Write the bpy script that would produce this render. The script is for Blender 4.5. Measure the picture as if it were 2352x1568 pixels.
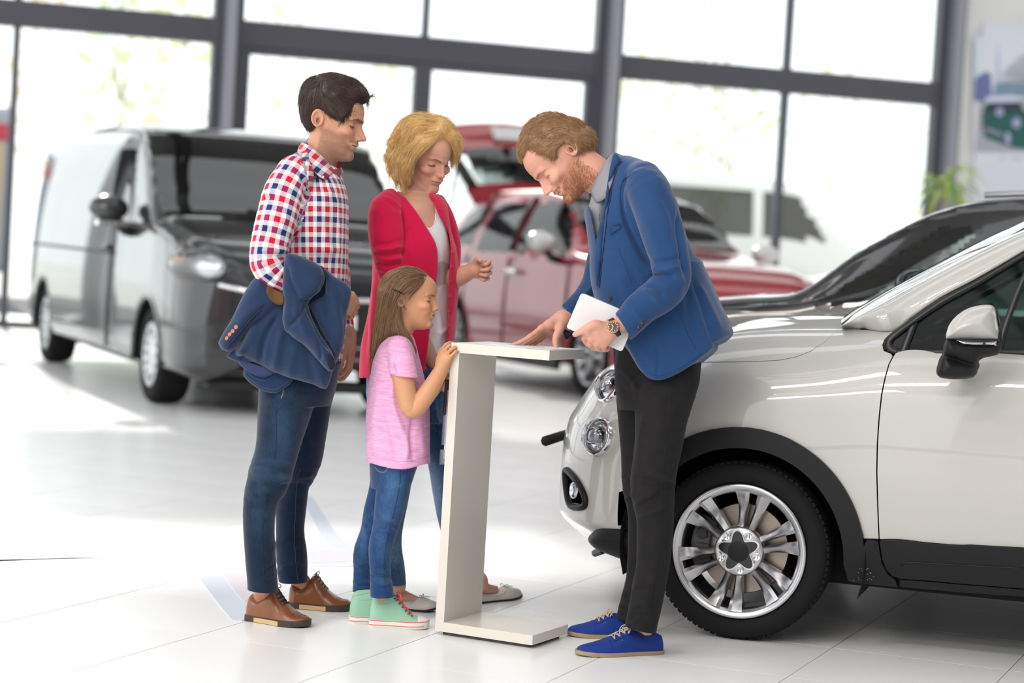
import bpy, bmesh, math, random
import numpy as np
from mathutils import Vector, Matrix, geometry
for o in list(bpy.data.objects): bpy.data.objects.remove(o)
C = bpy.context.scene.collection
SC = bpy.context.scene
PI = math.pi
# ------------------------------------------------------------------ camera
F = 4857.5; PITCH = .0448; ROLL = .0588; CH = 1.28
_fw = np.array([0, math.cos(PITCH), -math.sin(PITCH)]); _rt = np.array([1., 0, 0]); _up = np.cross(_rt, _fw)
RT = _rt*math.cos(ROLL)+_up*math.sin(ROLL); UP = -_rt*math.sin(ROLL)+_up*math.cos(ROLL); FW = _fw
CAM = np.array([0, 0, CH])
def at(px, py, D):                      # picture point at depth D (metres) -> point of the place
    return CAM+D*(FW+(px-1176)/F*RT+(784-py)/F*UP)
def flr(px, py, z=0.0):                 # picture point -> point on the level z
    d = FW+(px-1176)/F*RT+(784-py)/F*UP
    return CAM+(z-CH)/d[2]*d
def topx(P):
    d = np.asarray(P)-CAM; z = d@FW
    return 1176+F*(d@RT)/z, 784-F*(d@UP)/z
cd = bpy.data.cameras.new('camera'); cam = bpy.data.objects.new('camera', cd); C.objects.link(cam)
M4 = Matrix.Identity(4)
for i in range(3):
    M4[i][0] = RT[i]; M4[i][1] = UP[i]; M4[i][2] = -FW[i]; M4[i][3] = CAM[i]
cam.matrix_world = M4
cd.sensor_width = 36; cd.lens = F/2352*36; cd.clip_end = 500; cd.clip_start = .05
cd.dof.use_dof = True; cd.dof.focus_distance = 6.95; cd.dof.aperture_fstop = 2.0
SC.camera = cam
# ------------------------------------------------------------------ sky, sun, exposure
w = bpy.data.worlds.new('sky'); SC.world = w; w.use_nodes = True
wn = w.node_tree.nodes; bg = wn['Background']
bg.inputs[0].default_value = (.97, .985, 1, 1); bg.inputs[1].default_value = 2.0
sl = bpy.data.lights.new('sun', 'SUN'); sl.energy = 3.5; sl.angle = math.radians(1.2); sl.color = (1, .95, .86)
sun = bpy.data.objects.new('sun', sl); C.objects.link(sun)
SUN_TO = Vector((.30, -1, -.60)).normalized()
sun.rotation_euler = SUN_TO.to_track_quat('-Z', 'Y').to_euler()
LAMPS = []
for lx, ly in ((-6.5, 2.5), (-3.0, 1.5), (-6.0, -1.5), (-2.2, -2.0), (-5.5, -5.0), (-1.0, -5.5)):    # warm ceiling panels, out of the frame
    ld = bpy.data.lights.new('ceiling_lamp', 'AREA'); ld.shape = 'RECTANGLE'; ld.size = 2.4; ld.size_y = .6; ld.energy = 155; ld.color = (1, .93, .84)
    lo_ = bpy.data.objects.new('ceiling_lamp_light', ld); C.objects.link(lo_); lo_.location = (lx, ly, 6.35); lo_.rotation_euler = (math.radians(24), 0, 0); LAMPS.append(lo_)
SC.view_settings.view_transform = 'Standard'; SC.view_settings.look = 'None'
SC.view_settings.gamma = 1; SC.view_settings.use_curve_mapping = False
SC.view_settings.exposure = 0.0
cy = SC.cycles
cy.use_denoising = True
cy.max_bounces = 8; cy.diffuse_bounces = 3; cy.glossy_bounces = 3; cy.transmission_bounces = 6; cy.transparent_max_bounces = 12
cy.caustics_reflective = False; cy.caustics_refractive = False
cy.sample_clamp_indirect = 6
# ------------------------------------------------------------------ helpers
rng = np.random.default_rng(7)
def empty(name, label=None, cat=None, loc=(0, 0, 0), rz=0, group=None, kind=None):
    o = bpy.data.objects.new(name, None); C.objects.link(o); o.location = [float(x) for x in loc]; o.rotation_euler = (0, 0, rz)
    o.empty_display_size = .05
    return tag(o, label, cat, group, kind)
def tag(o, label=None, cat=None, group=None, kind=None):
    if label: o['label'] = label
    if cat: o['category'] = cat
    if group: o['group'] = group
    if kind: o['kind'] = kind
    return o
def wmat(o):                             # world matrix of an unevaluated object (empties only, two levels)
    m = Matrix.LocRotScale(o.location, o.rotation_euler, o.scale)
    return wmat(o.parent) @ o.matrix_parent_inverse @ m if o.parent else m
def link(name, me, mats, parent=None, world=True):
    for m in (mats if isinstance(mats, (list, tuple)) else [mats]): me.materials.append(m)
    o = bpy.data.objects.new(name, me); C.objects.link(o)
    if parent is not None:
        o.parent = parent
        if world: o.matrix_parent_inverse = wmat(parent).inverted()
    return o
def meshdata(name, V, Fs, smooth=True, normals=None, mi=None):
    me = bpy.data.meshes.new(name)
    V = np.asarray(V, np.float32).reshape(-1, 3)
    if isinstance(Fs, np.ndarray) and Fs.ndim == 2:
        k = Fs.shape[1]; nf = len(Fs)
        me.vertices.add(len(V)); me.vertices.foreach_set('co', V.ravel())
        me.loops.add(nf*k); me.loops.foreach_set('vertex_index', Fs.astype(np.int32).ravel())
        me.polygons.add(nf); me.polygons.foreach_set('loop_start', np.arange(0, nf*k, k, dtype=np.int32))
        me.update(calc_edges=True)
    else:
        me.from_pydata([tuple(map(float, v)) for v in V], [], [tuple(map(int, f)) for f in Fs]); me.update()
    me.polygons.foreach_set('use_smooth', np.full(len(me.polygons), smooth))
    if mi is not None: me.polygons.foreach_set('material_index', np.asarray(mi, np.int32))
    if normals is not None: me.normals_split_custom_set_from_vertices([tuple(map(float, n)) for n in normals])
    return me
def obj(name, V, Fs, mats, parent=None, smooth=True, world=True, **k):
    return link(name, meshdata(name, V, Fs, smooth, **k), mats, parent, world)
class MB:                                # collects simple solids into one mesh
    def __init__(s): s.v = []; s.f = []
    def add(s, V, Fs):
        b = len(s.v); s.v += [tuple(map(float, x)) for x in V]; s.f += [tuple(int(i)+b for i in f) for f in Fs]; return s
    def box(s, lo, hi, M=None, bev=0):
        x0, y0, z0 = lo; x1, y1, z1 = hi
        V = [(x0,y0,z0),(x1,y0,z0),(x1,y1,z0),(x0,y1,z0),(x0,y0,z1),(x1,y0,z1),(x1,y1,z1),(x0,y1,z1)]
        Fs = [(0,3,2,1),(4,5,6,7),(0,1,5,4),(1,2,6,5),(2,3,7,6),(3,0,4,7)]
        if bev:
            bm = bmesh.new(); vs = [bm.verts.new(v) for v in V]; [bm.faces.new([vs[i] for i in f]) for f in Fs]
            bmesh.ops.bevel(bm, geom=bm.edges[:], offset=bev, segments=2, affect='EDGES', profile=.6)
            bm.verts.index_update(); V = [v.co[:] for v in bm.verts]; Fs = [[v.index for v in f.verts] for f in bm.faces]; bm.free()
        if M is not None: V = [M @ Vector(v) for v in V]
        return s.add(V, Fs)
    def tube(s, pts, r, n=8, cap=True, flat=None):
        V, Fs = sweep(pts, r, n, cap, flat); return s.add(V, Fs)
    def lathe(s, prof, n=32, M=None, close=False):   # prof: (radius, height) about z
        V = []; m = len(prof)
        for j in range(n):
            a = 2*PI*j/n
            V += [(p[0]*math.cos(a), p[0]*math.sin(a), p[1]) for p in prof]
        Fs = []
        for j in range(n):
            k = (j+1) % n
            for i in range(m-1 if not close else m):
                i2 = (i+1) % m
                Fs.append((j*m+i, k*m+i, k*m+i2, j*m+i2))
        if M is not None: V = [M @ Vector(v) for v in V]
        return s.add(V, Fs)
    def prism(s, poly, h0, h1, M=None):              # polygon in xy, extruded h0..h1 along z
        n = len(poly); V = [(p[0], p[1], h0) for p in poly]+[(p[0], p[1], h1) for p in poly]
        Fs = [tuple(range(n))[::-1], tuple(range(n, 2*n))]+[(i, (i+1) % n, n+(i+1) % n, n+i) for i in range(n)]
        if M is not None: V = [M @ Vector(v) for v in V]
        return s.add(V, Fs)
    def obj(s, name, mats, parent=None, smooth=False, world=True):
        return obj(name, s.v, s.f, mats, parent, smooth, world)
def auto_smooth(o, deg=40):
    me = o.data; me.polygons.foreach_set('use_smooth', np.full(len(me.polygons), True)); me.set_sharp_from_angle(angle=math.radians(deg)); return o
def spline(P, n, closed=False):          # Catmull-Rom through the rows of P, n samples (any columns)
    P = np.asarray(P, float); m = len(P)
    if m == 2 and not closed: t = np.linspace(0, 1, n)[:, None]; return P[0]*(1-t)+P[1]*t
    seg = np.linalg.norm(np.diff(P[:, :min(3, P.shape[1])], axis=0), axis=1)+1e-9
    if closed:
        Q = np.vstack([P[-1], P, P[0], P[1]]); t = np.linspace(0, m, n, endpoint=False)
    else:
        Q = np.vstack([2*P[0]-P[1], P, 2*P[-1]-P[-2]])
        cum = np.concatenate([[0], np.cumsum(seg)]); t = np.interp(np.linspace(0, cum[-1], n), cum, np.arange(m))
    i = np.clip(np.floor(t).astype(int), 0, m-1 if closed else m-2); u = (t-i)[:, None]
    a, b, c, d = Q[i], Q[i+1], Q[i+2], Q[i+3]
    return .5*(2*b+(c-a)*u+(2*a-5*b+4*c-d)*u**2+(3*b-a-3*c+d)*u**3)
def frames(P, ref=None):
    P = np.asarray(P, float); T = np.gradient(P, axis=0); T /= np.linalg.norm(T, axis=1)[:, None]+1e-12
    a = np.array(ref if ref is not None else ([0, 0, 1.] if abs(T[0][2]) < .9 else [1., 0, 0]), float)
    N = []
    for t in T:
        a = a-t*(a@t); a = a/(np.linalg.norm(a)+1e-12); N.append(a)
    N = np.array(N); return T, N, np.cross(T, N)
def sweep(pts, r, n=8, cap=True, flat=None, ref=None):
    P = np.asarray(pts, float); m = len(P); r = np.broadcast_to(np.asarray(r, float), (m,)); T, N, B = frames(P, ref)
    fl = 1. if flat is None else flat
    a = np.linspace(0, 2*PI, n, endpoint=False)
    V = (P[:, None]+r[:, None, None]*(np.cos(a)[None, :, None]*N[:, None]*fl+np.sin(a)[None, :, None]*B[:, None])).reshape(-1, 3)
    Fs = [(i*n+j, i*n+(j+1) % n, (i+1)*n+(j+1) % n, (i+1)*n+j) for i in range(m-1) for j in range(n)]
    if cap: Fs += [tuple(range(n))[::-1], tuple(range((m-1)*n, m*n))]
    return V, Fs
def rotz(a): return Matrix.Rotation(a, 4, 'Z')
# ------------------------------------------------------------------ materials
MATS = {}
def mat(name, col=(.8, .8, .8), rough=.5, metal=0, coat=0, coat_rough=.03, spec=.5, emit=None, es=1, sheen=0, sss=0, alpha=None, bump=None, var=None, trans=0, ior=1.45):
    if name in MATS: return MATS[name]
    m = bpy.data.materials.new(name); m.use_nodes = True; MATS[name] = m
    nt = m.node_tree; b = nt.nodes['Principled BSDF']
    S = lambda k, v: b.inputs[k].__setattr__('default_value', v)
    S('Base Color', (*col, 1)); S('Roughness', rough); S('Metallic', metal); S('Coat Weight', coat); S('Coat Roughness', coat_rough)
    S('Specular IOR Level', spec); S('IOR', ior); S('Transmission Weight', trans)
    if emit: S('Emission Color', (*emit, 1)); S('Emission Strength', es)
    if sheen: S('Sheen Weight', sheen); S('Sheen Roughness', .5)
    if sss: S('Subsurface Weight', sss); S('Subsurface Radius', (.010, .004, .002)); S('Subsurface Scale', 1.0)
    if var:                               # (scale, amount, second colour)
        tc = nt.nodes.new('ShaderNodeTexCoord'); n = nt.nodes.new('ShaderNodeTexNoise'); n.inputs['Scale'].default_value = var[0]; n.inputs['Detail'].default_value = 6
        r = nt.nodes.new('ShaderNodeMapRange'); r.inputs[1].default_value = .35; r.inputs[2].default_value = .65; r.inputs[4].default_value = var[1]
        mx = nt.nodes.new('ShaderNodeMix'); mx.data_type = 'RGBA'; mx.inputs[6].default_value = (*col, 1); mx.inputs[7].default_value = (*var[2], 1)
        nt.links.new(tc.outputs['Object'], n.inputs['Vector']); nt.links.new(n.outputs[0], r.inputs[0]); nt.links.new(r.outputs[0], mx.inputs[0]); nt.links.new(mx.outputs[2], b.inputs['Base Color'])
    if bump:                              # (scale, strength, distance)
        tc = nt.nodes.new('ShaderNodeTexCoord'); n = nt.nodes.new('ShaderNodeTexNoise'); n.inputs['Scale'].default_value = bump[0]; n.inputs['Detail'].default_value = 4
        bp = nt.nodes.new('ShaderNodeBump'); bp.inputs['Strength'].default_value = bump[1]; bp.inputs['Distance'].default_value = bump[2] if len(bump) > 2 else .002
        nt.links.new(tc.outputs['Object'], n.inputs['Vector']); nt.links.new(n.outputs[0], bp.inputs['Height']); nt.links.new(bp.outputs[0], b.inputs['Normal'])
    return m
def bsdf(m): return m.node_tree.nodes['Principled BSDF']
def glass(name, tint=(.92, .97, .96), refl=1.0, dirt=0.0):   # thin pane: tinted see-through plus mirror reflection
    if name in MATS: return MATS[name]
    m = bpy.data.materials.new(name); m.use_nodes = True; MATS[name] = m; nt = m.node_tree; nt.nodes.clear()
    o = nt.nodes.new('ShaderNodeOutputMaterial'); t = nt.nodes.new('ShaderNodeBsdfTransparent'); g = nt.nodes.new('ShaderNodeBsdfGlossy')
    t.inputs[0].default_value = (*tint, 1); g.inputs['Roughness'].default_value = .02
    f = nt.nodes.new('ShaderNodeFresnel'); f.inputs[0].default_value = 1.5; mu = nt.nodes.new('ShaderNodeMath'); mu.operation = 'MULTIPLY_ADD'; mu.inputs[1].default_value = refl; mu.inputs[2].default_value = dirt
    mx = nt.nodes.new('ShaderNodeMixShader')
    nt.links.new(f.outputs[0], mu.inputs[0]); nt.links.new(mu.outputs[0], mx.inputs[0]); nt.links.new(t.outputs[0], mx.inputs[1]); nt.links.new(g.outputs[0], mx.inputs[2]); nt.links.new(mx.outputs[0], o.inputs[0])
    return m
def node(m, t, **k):
    n = m.node_tree.nodes.new(t)
    for a, b in k.items(): setattr(n, a, b)
    return n
# ================================================================== the setting
WO = np.array([-3.461, 25.332, 0]); WA = math.radians(18.4)
WE = np.array([math.cos(WA), math.sin(WA), 0]); WN = np.array([-math.sin(WA), math.cos(WA), 0])
WM = Matrix.Translation(WO) @ rotz(WA)                       # wall frame: x along, y outwards, z up
m_frame = mat('charcoal_frame', (.085, .085, .105), .38, coat=.1)
m_pane = glass('window_glass', (.97, .99, .985), .9)
m_white = mat('white_wall_paint', (.80, .80, .78), .6, var=(3, .5, (.76, .76, .75)))
# floor tiles
m_tile = mat('white_floor_tile', (.86, .86, .87), .24, spec=.5)
nt = m_tile.node_tree; b = bsdf(m_tile)
tc = node(m_tile, 'ShaderNodeTexCoord'); mp = node(m_tile, 'ShaderNodeMapping'); mp.inputs['Rotation'].default_value = (0, 0, math.radians(-22))
wv = node(m_tile, 'ShaderNodeTexWave'); wv.inputs['Scale'].default_value = 62; wv.bands_direction = 'Y'
bp = node(m_tile, 'ShaderNodeBump'); bp.inputs['Strength'].default_value = .10; bp.inputs['Distance'].default_value = .0008
nz = node(m_tile, 'ShaderNodeTexNoise'); nz.inputs['Scale'].default_value = .8; nz.inputs['Detail'].default_value = 2
mr = node(m_tile, 'ShaderNodeMapRange'); mr.inputs[3].default_value = .23; mr.inputs[4].default_value = .29
mx = node(m_tile, 'ShaderNodeMix', data_type='RGBA'); mx.inputs[6].default_value = (.84, .845, .86, 1); mx.inputs[7].default_value = (.90, .90, .90, 1)
L = nt.links.new
L(tc.outputs['Object'], mp.inputs[0]); L(mp.outputs[0], wv.inputs[0]); L(wv.outputs['Fac'], bp.inputs['Height']); L(bp.outputs[0], b.inputs['Normal'])
L(tc.outputs['Object'], nz.inputs[0]); L(nz.outputs[0], mr.inputs[0]); L(mr.outputs[0], b.inputs['Roughness']); L(nz.outputs[0], mx.inputs[0]); L(mx.outputs[2], b.inputs['Base Color'])
m_grout = mat('grey_grout', (.10, .10, .105), .9)
FT = math.radians(68); tx = np.array([math.sin(FT), -math.cos(FT)]); ty = np.array([math.cos(FT), math.sin(FT)])
PT = .585; O2 = tx*(-2.76)+ty*5.79
FM = Matrix.Translation((O2[0], O2[1], 0)) @ rotz(FT-PI/2)
floor = MB().box((-14, -10, -.30), (22, 34, -.006)).obj('floor', m_grout); tag(floor, kind='structure')
def tile_geo():
    g = .0016; h = PT/2-g; c = .0012
    V = [(-h, -h, -.006), (h, -h, -.006), (h, h, -.006), (-h, h, -.006), (-h, -h, 0), (h, -h, 0), (h, h, 0), (-h, h, 0)]
    Fs = [(0, 1, 5, 4), (1, 2, 6, 5), (2, 3, 7, 6), (3, 0, 4, 7), (4, 5, 6, 7)]
    return V, Fs
tV, tF = tile_geo()
tme = meshdata('floor_tile', tV, tF, False); tme.materials.append(m_tile)
cells = []
for i in range(-26, 40):
    for j in range(-20, 50):
        c = FM @ Vector(((i+.5)*PT, (j+.5)*PT, 0))
        if c.y > 27.6 or c.x < -11.5 or c.x > 15: continue
        d = np.array(c)-CAM; z = d@FW; px, py = topx(np.array(c))
        seen = z > 3 and -140 < px < 2500 and py < 1720
        cells.append((not seen, z if seen else 99, c))
cells.sort(key=lambda q: q[:2])
for k, (_, _, c) in enumerate(cells[:300]):
    o = bpy.data.objects.new('floor_tile', tme); C.objects.link(o); o.parent = floor
    o.matrix_basis = Matrix.Translation(c) @ rotz(FT-PI/2)
rest = MB()
for _, _, c in cells[300:]:
    M = Matrix.Translation(c) @ rotz(FT-PI/2); rest.add([M @ Vector(v) for v in tV], tF)
tag(rest.obj('floor_tile_field', m_tile, floor), kind='stuff')
# inlaid printed band on the floor (faint mauve band with pale blue edges)
m_band = mat('mauve_floor_print', (.74, .67, .75), .25); m_edge = mat('pale_blue_floor_print', (.66, .71, .82), .25)
band = empty('floor_marking', 'faint mauve band with pale blue edges printed on the white floor left of the couple', 'marking', flr(560, 1262))
def strip(name, pts, z, m):
    V = [flr(x, y) for x, y in pts]; V = [(v[0], v[1], z) for v in V]
    n = len(V); mb = MB().add(V+[(v[0], v[1], z-.0012) for v in V], [tuple(range(n))[::-1]]+[(i, n+i, n+(i+1) % n, (i+1) % n) for i in range(n)])
    o = mb.obj(name, m, band); o.data.update(); bm = bmesh.new(); bm.from_mesh(o.data); bmesh.ops.recalc_face_normals(bm, faces=bm.faces); bm.to_mesh(o.data); bm.free()
strip('outline', [(-60, 1290), (60, 1262), (175, 1239), (420, 1240), (560, 1247), (700, 1262), (800, 1266), (760, 1256), (735, 1225), (690, 1140), (716, 1140), (765, 1215), (790, 1244), (860, 1264), (860, 1292), (800, 1302), (690, 1300), (640, 1330), (600, 1380), (575, 1420), (556, 1426), (533, 1424), (500, 1385), (462, 1335), (432, 1292), (415, 1288), (200, 1287), (-60, 1287)], .0015, m_edge)
strip('band', [(20, 1282), (110, 1262), (205, 1245), (420, 1246), (540, 1251), (690, 1268), (860, 1270), (860, 1288), (690, 1294), (630, 1318), (585, 1366), (560, 1384), (540, 1360), (505, 1312), (470, 1288), (440, 1281), (300, 1281)], .0024, m_band)
# outside ground
tag(MB().box((-90, 25, -.5), (110, 160, -.05), WM.inverted() @ WM).obj('ground', mat('pale_forecourt_concrete', (.62, .61, .58), .85)), kind='structure')
# ---- window wall
CW = .36
cols = [-9.98, -5.15, -.32, 4.51, 9.34]
for k, s in enumerate(cols):
    mb = MB().box((s, -.10, 0), (s+.36, .10, 7.6), WM, .008)
    o = mb.obj('trim_%d' % (k+1), m_frame); tag(o, kind='structure')
    f = MB().box((s+.12, -.30, 0), (s+.24, -.10, 7.6), WM, .01).obj('front_rib', mat('light_grey_steel', (.33, .33, .38), .4), o)
def member(mb, x0, x1, z0, z1, d=.06): mb.box((x0, -d, z0), (x1, d, z1), WM, .006)
def window(n, s0, s1, mull, lowz, door=False):
    r = empty('window_%d' % n, None, None, WM @ Vector((s0, 0, 0)), WA, kind='structure')
    mb = MB(); member(mb, s0, s1, 3.47, 3.78, .09); mb.obj('transom_beam', m_frame, r)
    mb = MB(); member(mb, s0, s1, 0, lowz); mb.obj('bottom_rail', m_frame, r)
    mb = MB(); member(mb, s0, s1, 6.9, 7.15); mb.obj('top_rail', m_frame, r)
    lo = mull if not door else (2.18+s0-.04, 2.40+s0-.04)
    top = 3.47
    if door:
        mb = MB(); member(mb, s0, s1, 3.38, 3.47); mb.obj('door_head', m_frame, r); top = 3.38
        for a in (s0, s1-.10): mb = MB(); member(mb, a, a+.10, lowz, top); mb.obj('jamb', m_frame, r)
    mb = MB(); member(mb, lo[0], lo[1], lowz, top); mb.obj('mullion', m_frame, r)
    mb = MB(); member(mb, mull[0], mull[1], 3.78, 6.9); mb.obj('mullion', m_frame, r)
    j = .10 if door else 0
    for a, b_, z0, z1 in ((s0+j, lo[0], lowz, top), (lo[1], s1-j, lowz, top), (s0, mull[0], 3.78, 6.9), (mull[1], s1, 3.78, 6.9)):
        MB().box((a, -.006, z0), (b_, .006, z1), WM).obj('pane', m_pane, r)
    if door:
        for x in (lo[0]+.05, lo[1]-.09):
            MB().tube([WM @ Vector((x, -.13, .85)), WM @ Vector((x, -.13, 1.35))], .018, 8).obj('door_pull', mat('brushed_steel', (.6, .6, .6), .3, 1), r)
window(1, -9.62, -5.15, (-7.5, -7.42), .08)
window(2, -4.79, -.32, (-2.62, -2.54), .08)
window(3, .04, 4.51, (2.25, 2.33), .08, True)
window(4, 4.87, 9.34, (7.13, 7.22), .08)
tag(MB().box((-10, -.12, 7.15), (9.8, .12, 8.0), WM).obj('trim_9', m_frame), kind='structure')
# white wall on the right, running on from the glass
tag(MB().box((9.70, -.12, 0), (15, .12, 8.0), WM).obj('wall_back', m_white), kind='structure')
# ceiling with skylight strips and dark steel trusses
m_ceil = mat('grey_ceiling_sheet', (.45, .45, .45), .7); m_truss = mat('dark_steel_truss', (.10, .10, .11), .5)
ce = empty('ceiling', None, None, (0, 10, 8), kind='structure')
CM = rotz(WA)
for k, (y0, y1) in enumerate([(25.0, 22.5), (20.8, 17.0), (15.0, 11.0), (9.0, 5.0), (3.0, -1.5), (-3.5, -9)]):
    MB().box((-9, y1, 7.6), (17, y0, 7.75), CM).obj('ceiling_panel', m_ceil, ce)
for k in range(6):
    x = -6+4.83*k; mb = MB(); p = lambda xx, yy, z: CM @ Vector((xx, yy, z))
    mb.tube([p(x, -9, 7.5), p(x, 25.4, 7.5)], .07, 6); mb.tube([p(x, -9, 6.8), p(x, 25.4, 6.8)], .06, 6)
    for q in range(16): mb.tube([p(x, -9+2.15*q, 6.8), p(x, -9+2.15*q+1.07, 7.5)], .035, 5); mb.tube([p(x, -9+2.15*q+1.07, 7.5), p(x, -9+2.15*q+2.15, 6.8)], .035, 5)
    mb.obj('truss', m_truss, ce)
# right hand side wall (out of frame, seen in reflections)
tag(MB().box((19.4, -8, 0), (19.7, 24.9, 8.0), rotz(WA)).obj('wall_right', m_white), kind='structure')
# front of the hall behind the camera: solid wall with a row of windows, warm ceiling lamps
tag(MB().box((-9, -9.3, 0), (19.5, -9.0, 8.0), rotz(WA)).obj('wall_front', mat('warm_grey_wall', (.34, .33, .32), .8)), kind='structure')
for k, lo_ in enumerate(LAMPS):
    q = lo_.matrix_basis if False else Matrix.Translation(lo_.location) @ lo_.rotation_euler.to_matrix().to_4x4()
    mb = MB().box((-1.25, -.35, .02), (1.25, .35, .08), q, .01)
    for x in (-1, 1): mb.tube([q @ Vector((x, 0, .08)), q @ Vector((x, 0, 1.3))], .008, 5)
    mb.obj('lamp_panel', m_frame, ce)
# ---- poster on the white wall
post = empty('poster', 'large pale poster of a dark green car on the white wall right of the windows', 'poster', WM @ Vector((10.9, -.13, 3.5)), WA)
def wl(s, z, d=.0): return WM @ Vector((s, -.16-d, z))
sheet = MB().box((9.93, -.165, 2.05), (12.4, -.121, 4.62), WM).obj('sheet', mat('poster_paper', (.78, .80, .88), .5, emit=None), post)
def flat(name, pts, d, m):
    V = [wl(s, z, d) for s, z in pts]; V2 = [wl(s, z, 0) for s, z in pts]; n = len(pts)
    MB().add(V+V2, [tuple(range(n))]+[(i, (i+1) % n, n+(i+1) % n, n+i) for i in range(n)]).obj(name, m, post)
def wsz(px, py):
    d = FW+(px-1176)/F*RT+(784-py)/F*UP; P = CAM+((WO-.16*WN-CAM)@WN)/(d@WN)*d
    return float((P-WO)@WE), float(P[2])
pm = lambda n, c: mat('poster_'+n, c, .5)
P_ = lambda L: [wsz(x, y) for x, y in L]
flat('printed_sky', P_([(2238, 82), (2420, 82), (2420, 235), (2236, 232)]), .004, pm('sky', (.72, .78, .90)))
flat('printed_tower', P_([(2237, 232), (2239, 180), (2250, 172), (2262, 165), (2275, 168), (2279, 235)]), .006, pm('tower', (.16, .19, .40)))
flat('printed_spire', P_([(2287, 140), (2291, 95), (2296, 140), (2294, 190), (2288, 190)]), .006, pm('spire', (.55, .60, .78)))
flat('printed_trees', P_([(2280, 218), (2283, 175), (2300, 168), (2318, 150), (2340, 128), (2420, 115), (2420, 218)]), .005, pm('trees', (.42, .53, .58)))
flat('printed_hedge', P_([(2280, 220), (2285, 192), (2310, 185), (2345, 190), (2420, 185), (2420, 225)]), .007, pm('hedge', (.22, .33, .42)))
flat('printed_road', P_([(2234, 232), (2420, 225), (2420, 350), (2234, 350)]), .005, pm('road', (.80, .78, .84)))
flat('printed_car', P_([(2256, 262), (2262, 240), (2276, 232), (2340, 232), (2352, 255), (2420, 258), (2420, 345), (2330, 340), (2300, 330), (2262, 316), (2256, 295)]), .008, pm('car', (.025, .12, .105)))
flat('printed_roof', P_([(2260, 236), (2266, 222), (2325, 218), (2340, 234)]), .009, pm('roof', (.66, .68, .86)))
flat('printed_window', P_([(2264, 258), (2268, 238), (2338, 236), (2348, 256)]), .009, pm('window', (.05, .045, .075)))
flat('printed_bumper', P_([(2260, 290), (2302, 305), (2302, 316), (2260, 300)]), .009, pm('bumper', (.28, .27, .36)))
for cx, cy_, rx, ry in ((2295, 257, 9, 10), (2334, 282, 10, 12), (2314, 318, 7, 15)):
    flat('printed_lamp', P_([(cx+rx*math.cos(t), cy_+ry*math.sin(t)) for t in np.linspace(0, 2*PI, 14, endpoint=False)]), .010, pm('lamp', (.42, .43, .66)))
flat('printed_caption', P_([(2296, 360), (2308, 360), (2308, 365), (2296, 365)]), .006, pm('caption', (.55, .56, .64)))
flat('printed_caption', P_([(2322, 361), (2348, 362), (2348, 367), (2322, 366)]), .006, pm('caption', (.55, .56, .64)))
# ---- display stand
m_stand = mat('white_laminate', (.66, .625, .565), .28, bump=(40, .04, .001)); m_stand_face = mat('grey_white_laminate', (.78, .78, .77), .3)
SX, SY, SA = -.1964, 6.870, -.4612
stand = empty('display_stand', 'white C shaped display stand between the family and the man in blue blazer', 'stand', (SX, SY, 0), SA)
SM = Matrix.Translation((SX, SY, 0)) @ rotz(SA)
a_, b_, H_, t_, z0 = .3546, .2674, .957, .0313, .0125
a2_ = a_
MB().prism([(0, z0), (a_, z0), (a_, z0+t_), (t_, z0+t_), (0, z0)][:4], -b_, 0, SM @ Matrix.Rotation(PI/2, 4, 'X')).obj('base_panel', m_stand, stand)
MB().prism([(0, z0), (t_, z0+t_), (t_, H_-t_), (0, H_)], -b_, 0, SM @ Matrix.Rotation(PI/2, 4, 'X')).obj('upright_panel', m_stand, stand)
MB().prism([(0, H_), (t_, H_-t_), (a2_, H_-t_), (a2_, H_)], -b_, 0, SM @ Matrix.Rotation(PI/2, 4, 'X')).obj('top_panel', m_stand, stand)
MB().box((.02, .02, .0), (a_-.02, b_-.02, z0), SM).obj('plinth', mat('dark_plinth', (.07, .065, .07), .6), stand)
m_acr = glass('clear_acrylic', (.90, .90, .95), 1.2, .04)
MB().box((-.022, .012, .62), (-.019, b_-.02, .835), SM).box((-.019, .012, .62), (-.0, .015, .835), SM).obj('acrylic_pocket', m_acr, stand)
MB().box((-.026, .012, .555), (-.023, b_-.02, .605), SM).box((-.026, .012, .555), (0, b_-.02, .558), SM).box((-.023, .012, .558), (0, .015, .605), SM).obj('acrylic_tray', m_acr, stand)
lf = empty('leaflet', 'pale leaflet with a red foot in the acrylic holder behind the white stand', 'leaflet', SM @ Vector((-.010, .08, .56)), SA)
MB().box((-.014, .017, .575), (-.010, .21, .80), SM).obj('page', mat('leaflet_paper', (.72, .66, .74), .5), lf)
MB().box((-.0145, .0165, .5585), (-.0095, .21, .575), SM).obj('red_foot', mat('leaflet_red', (.35, .03, .05), .5), lf)
sh = empty('printed_sheet', 'white printed sheet lying on the stand top under the spread hand', 'paper', SM @ Vector((.2, .13, H_)), SA)
MB().box((.085, .045, H_+.0002), (.335, .215, H_+.0012), SM).obj('paper_sheet', mat('sheet_paper', (.82, .82, .85), .35), sh)
MB().box((.10, .185, H_+.0012), (.22, .205, H_+.0015), SM).box((.10, .14, H_+.0012), (.19, .17, H_+.0015), SM).obj('print_lines', mat('print_grey', (.45, .46, .52), .5), sh)
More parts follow.
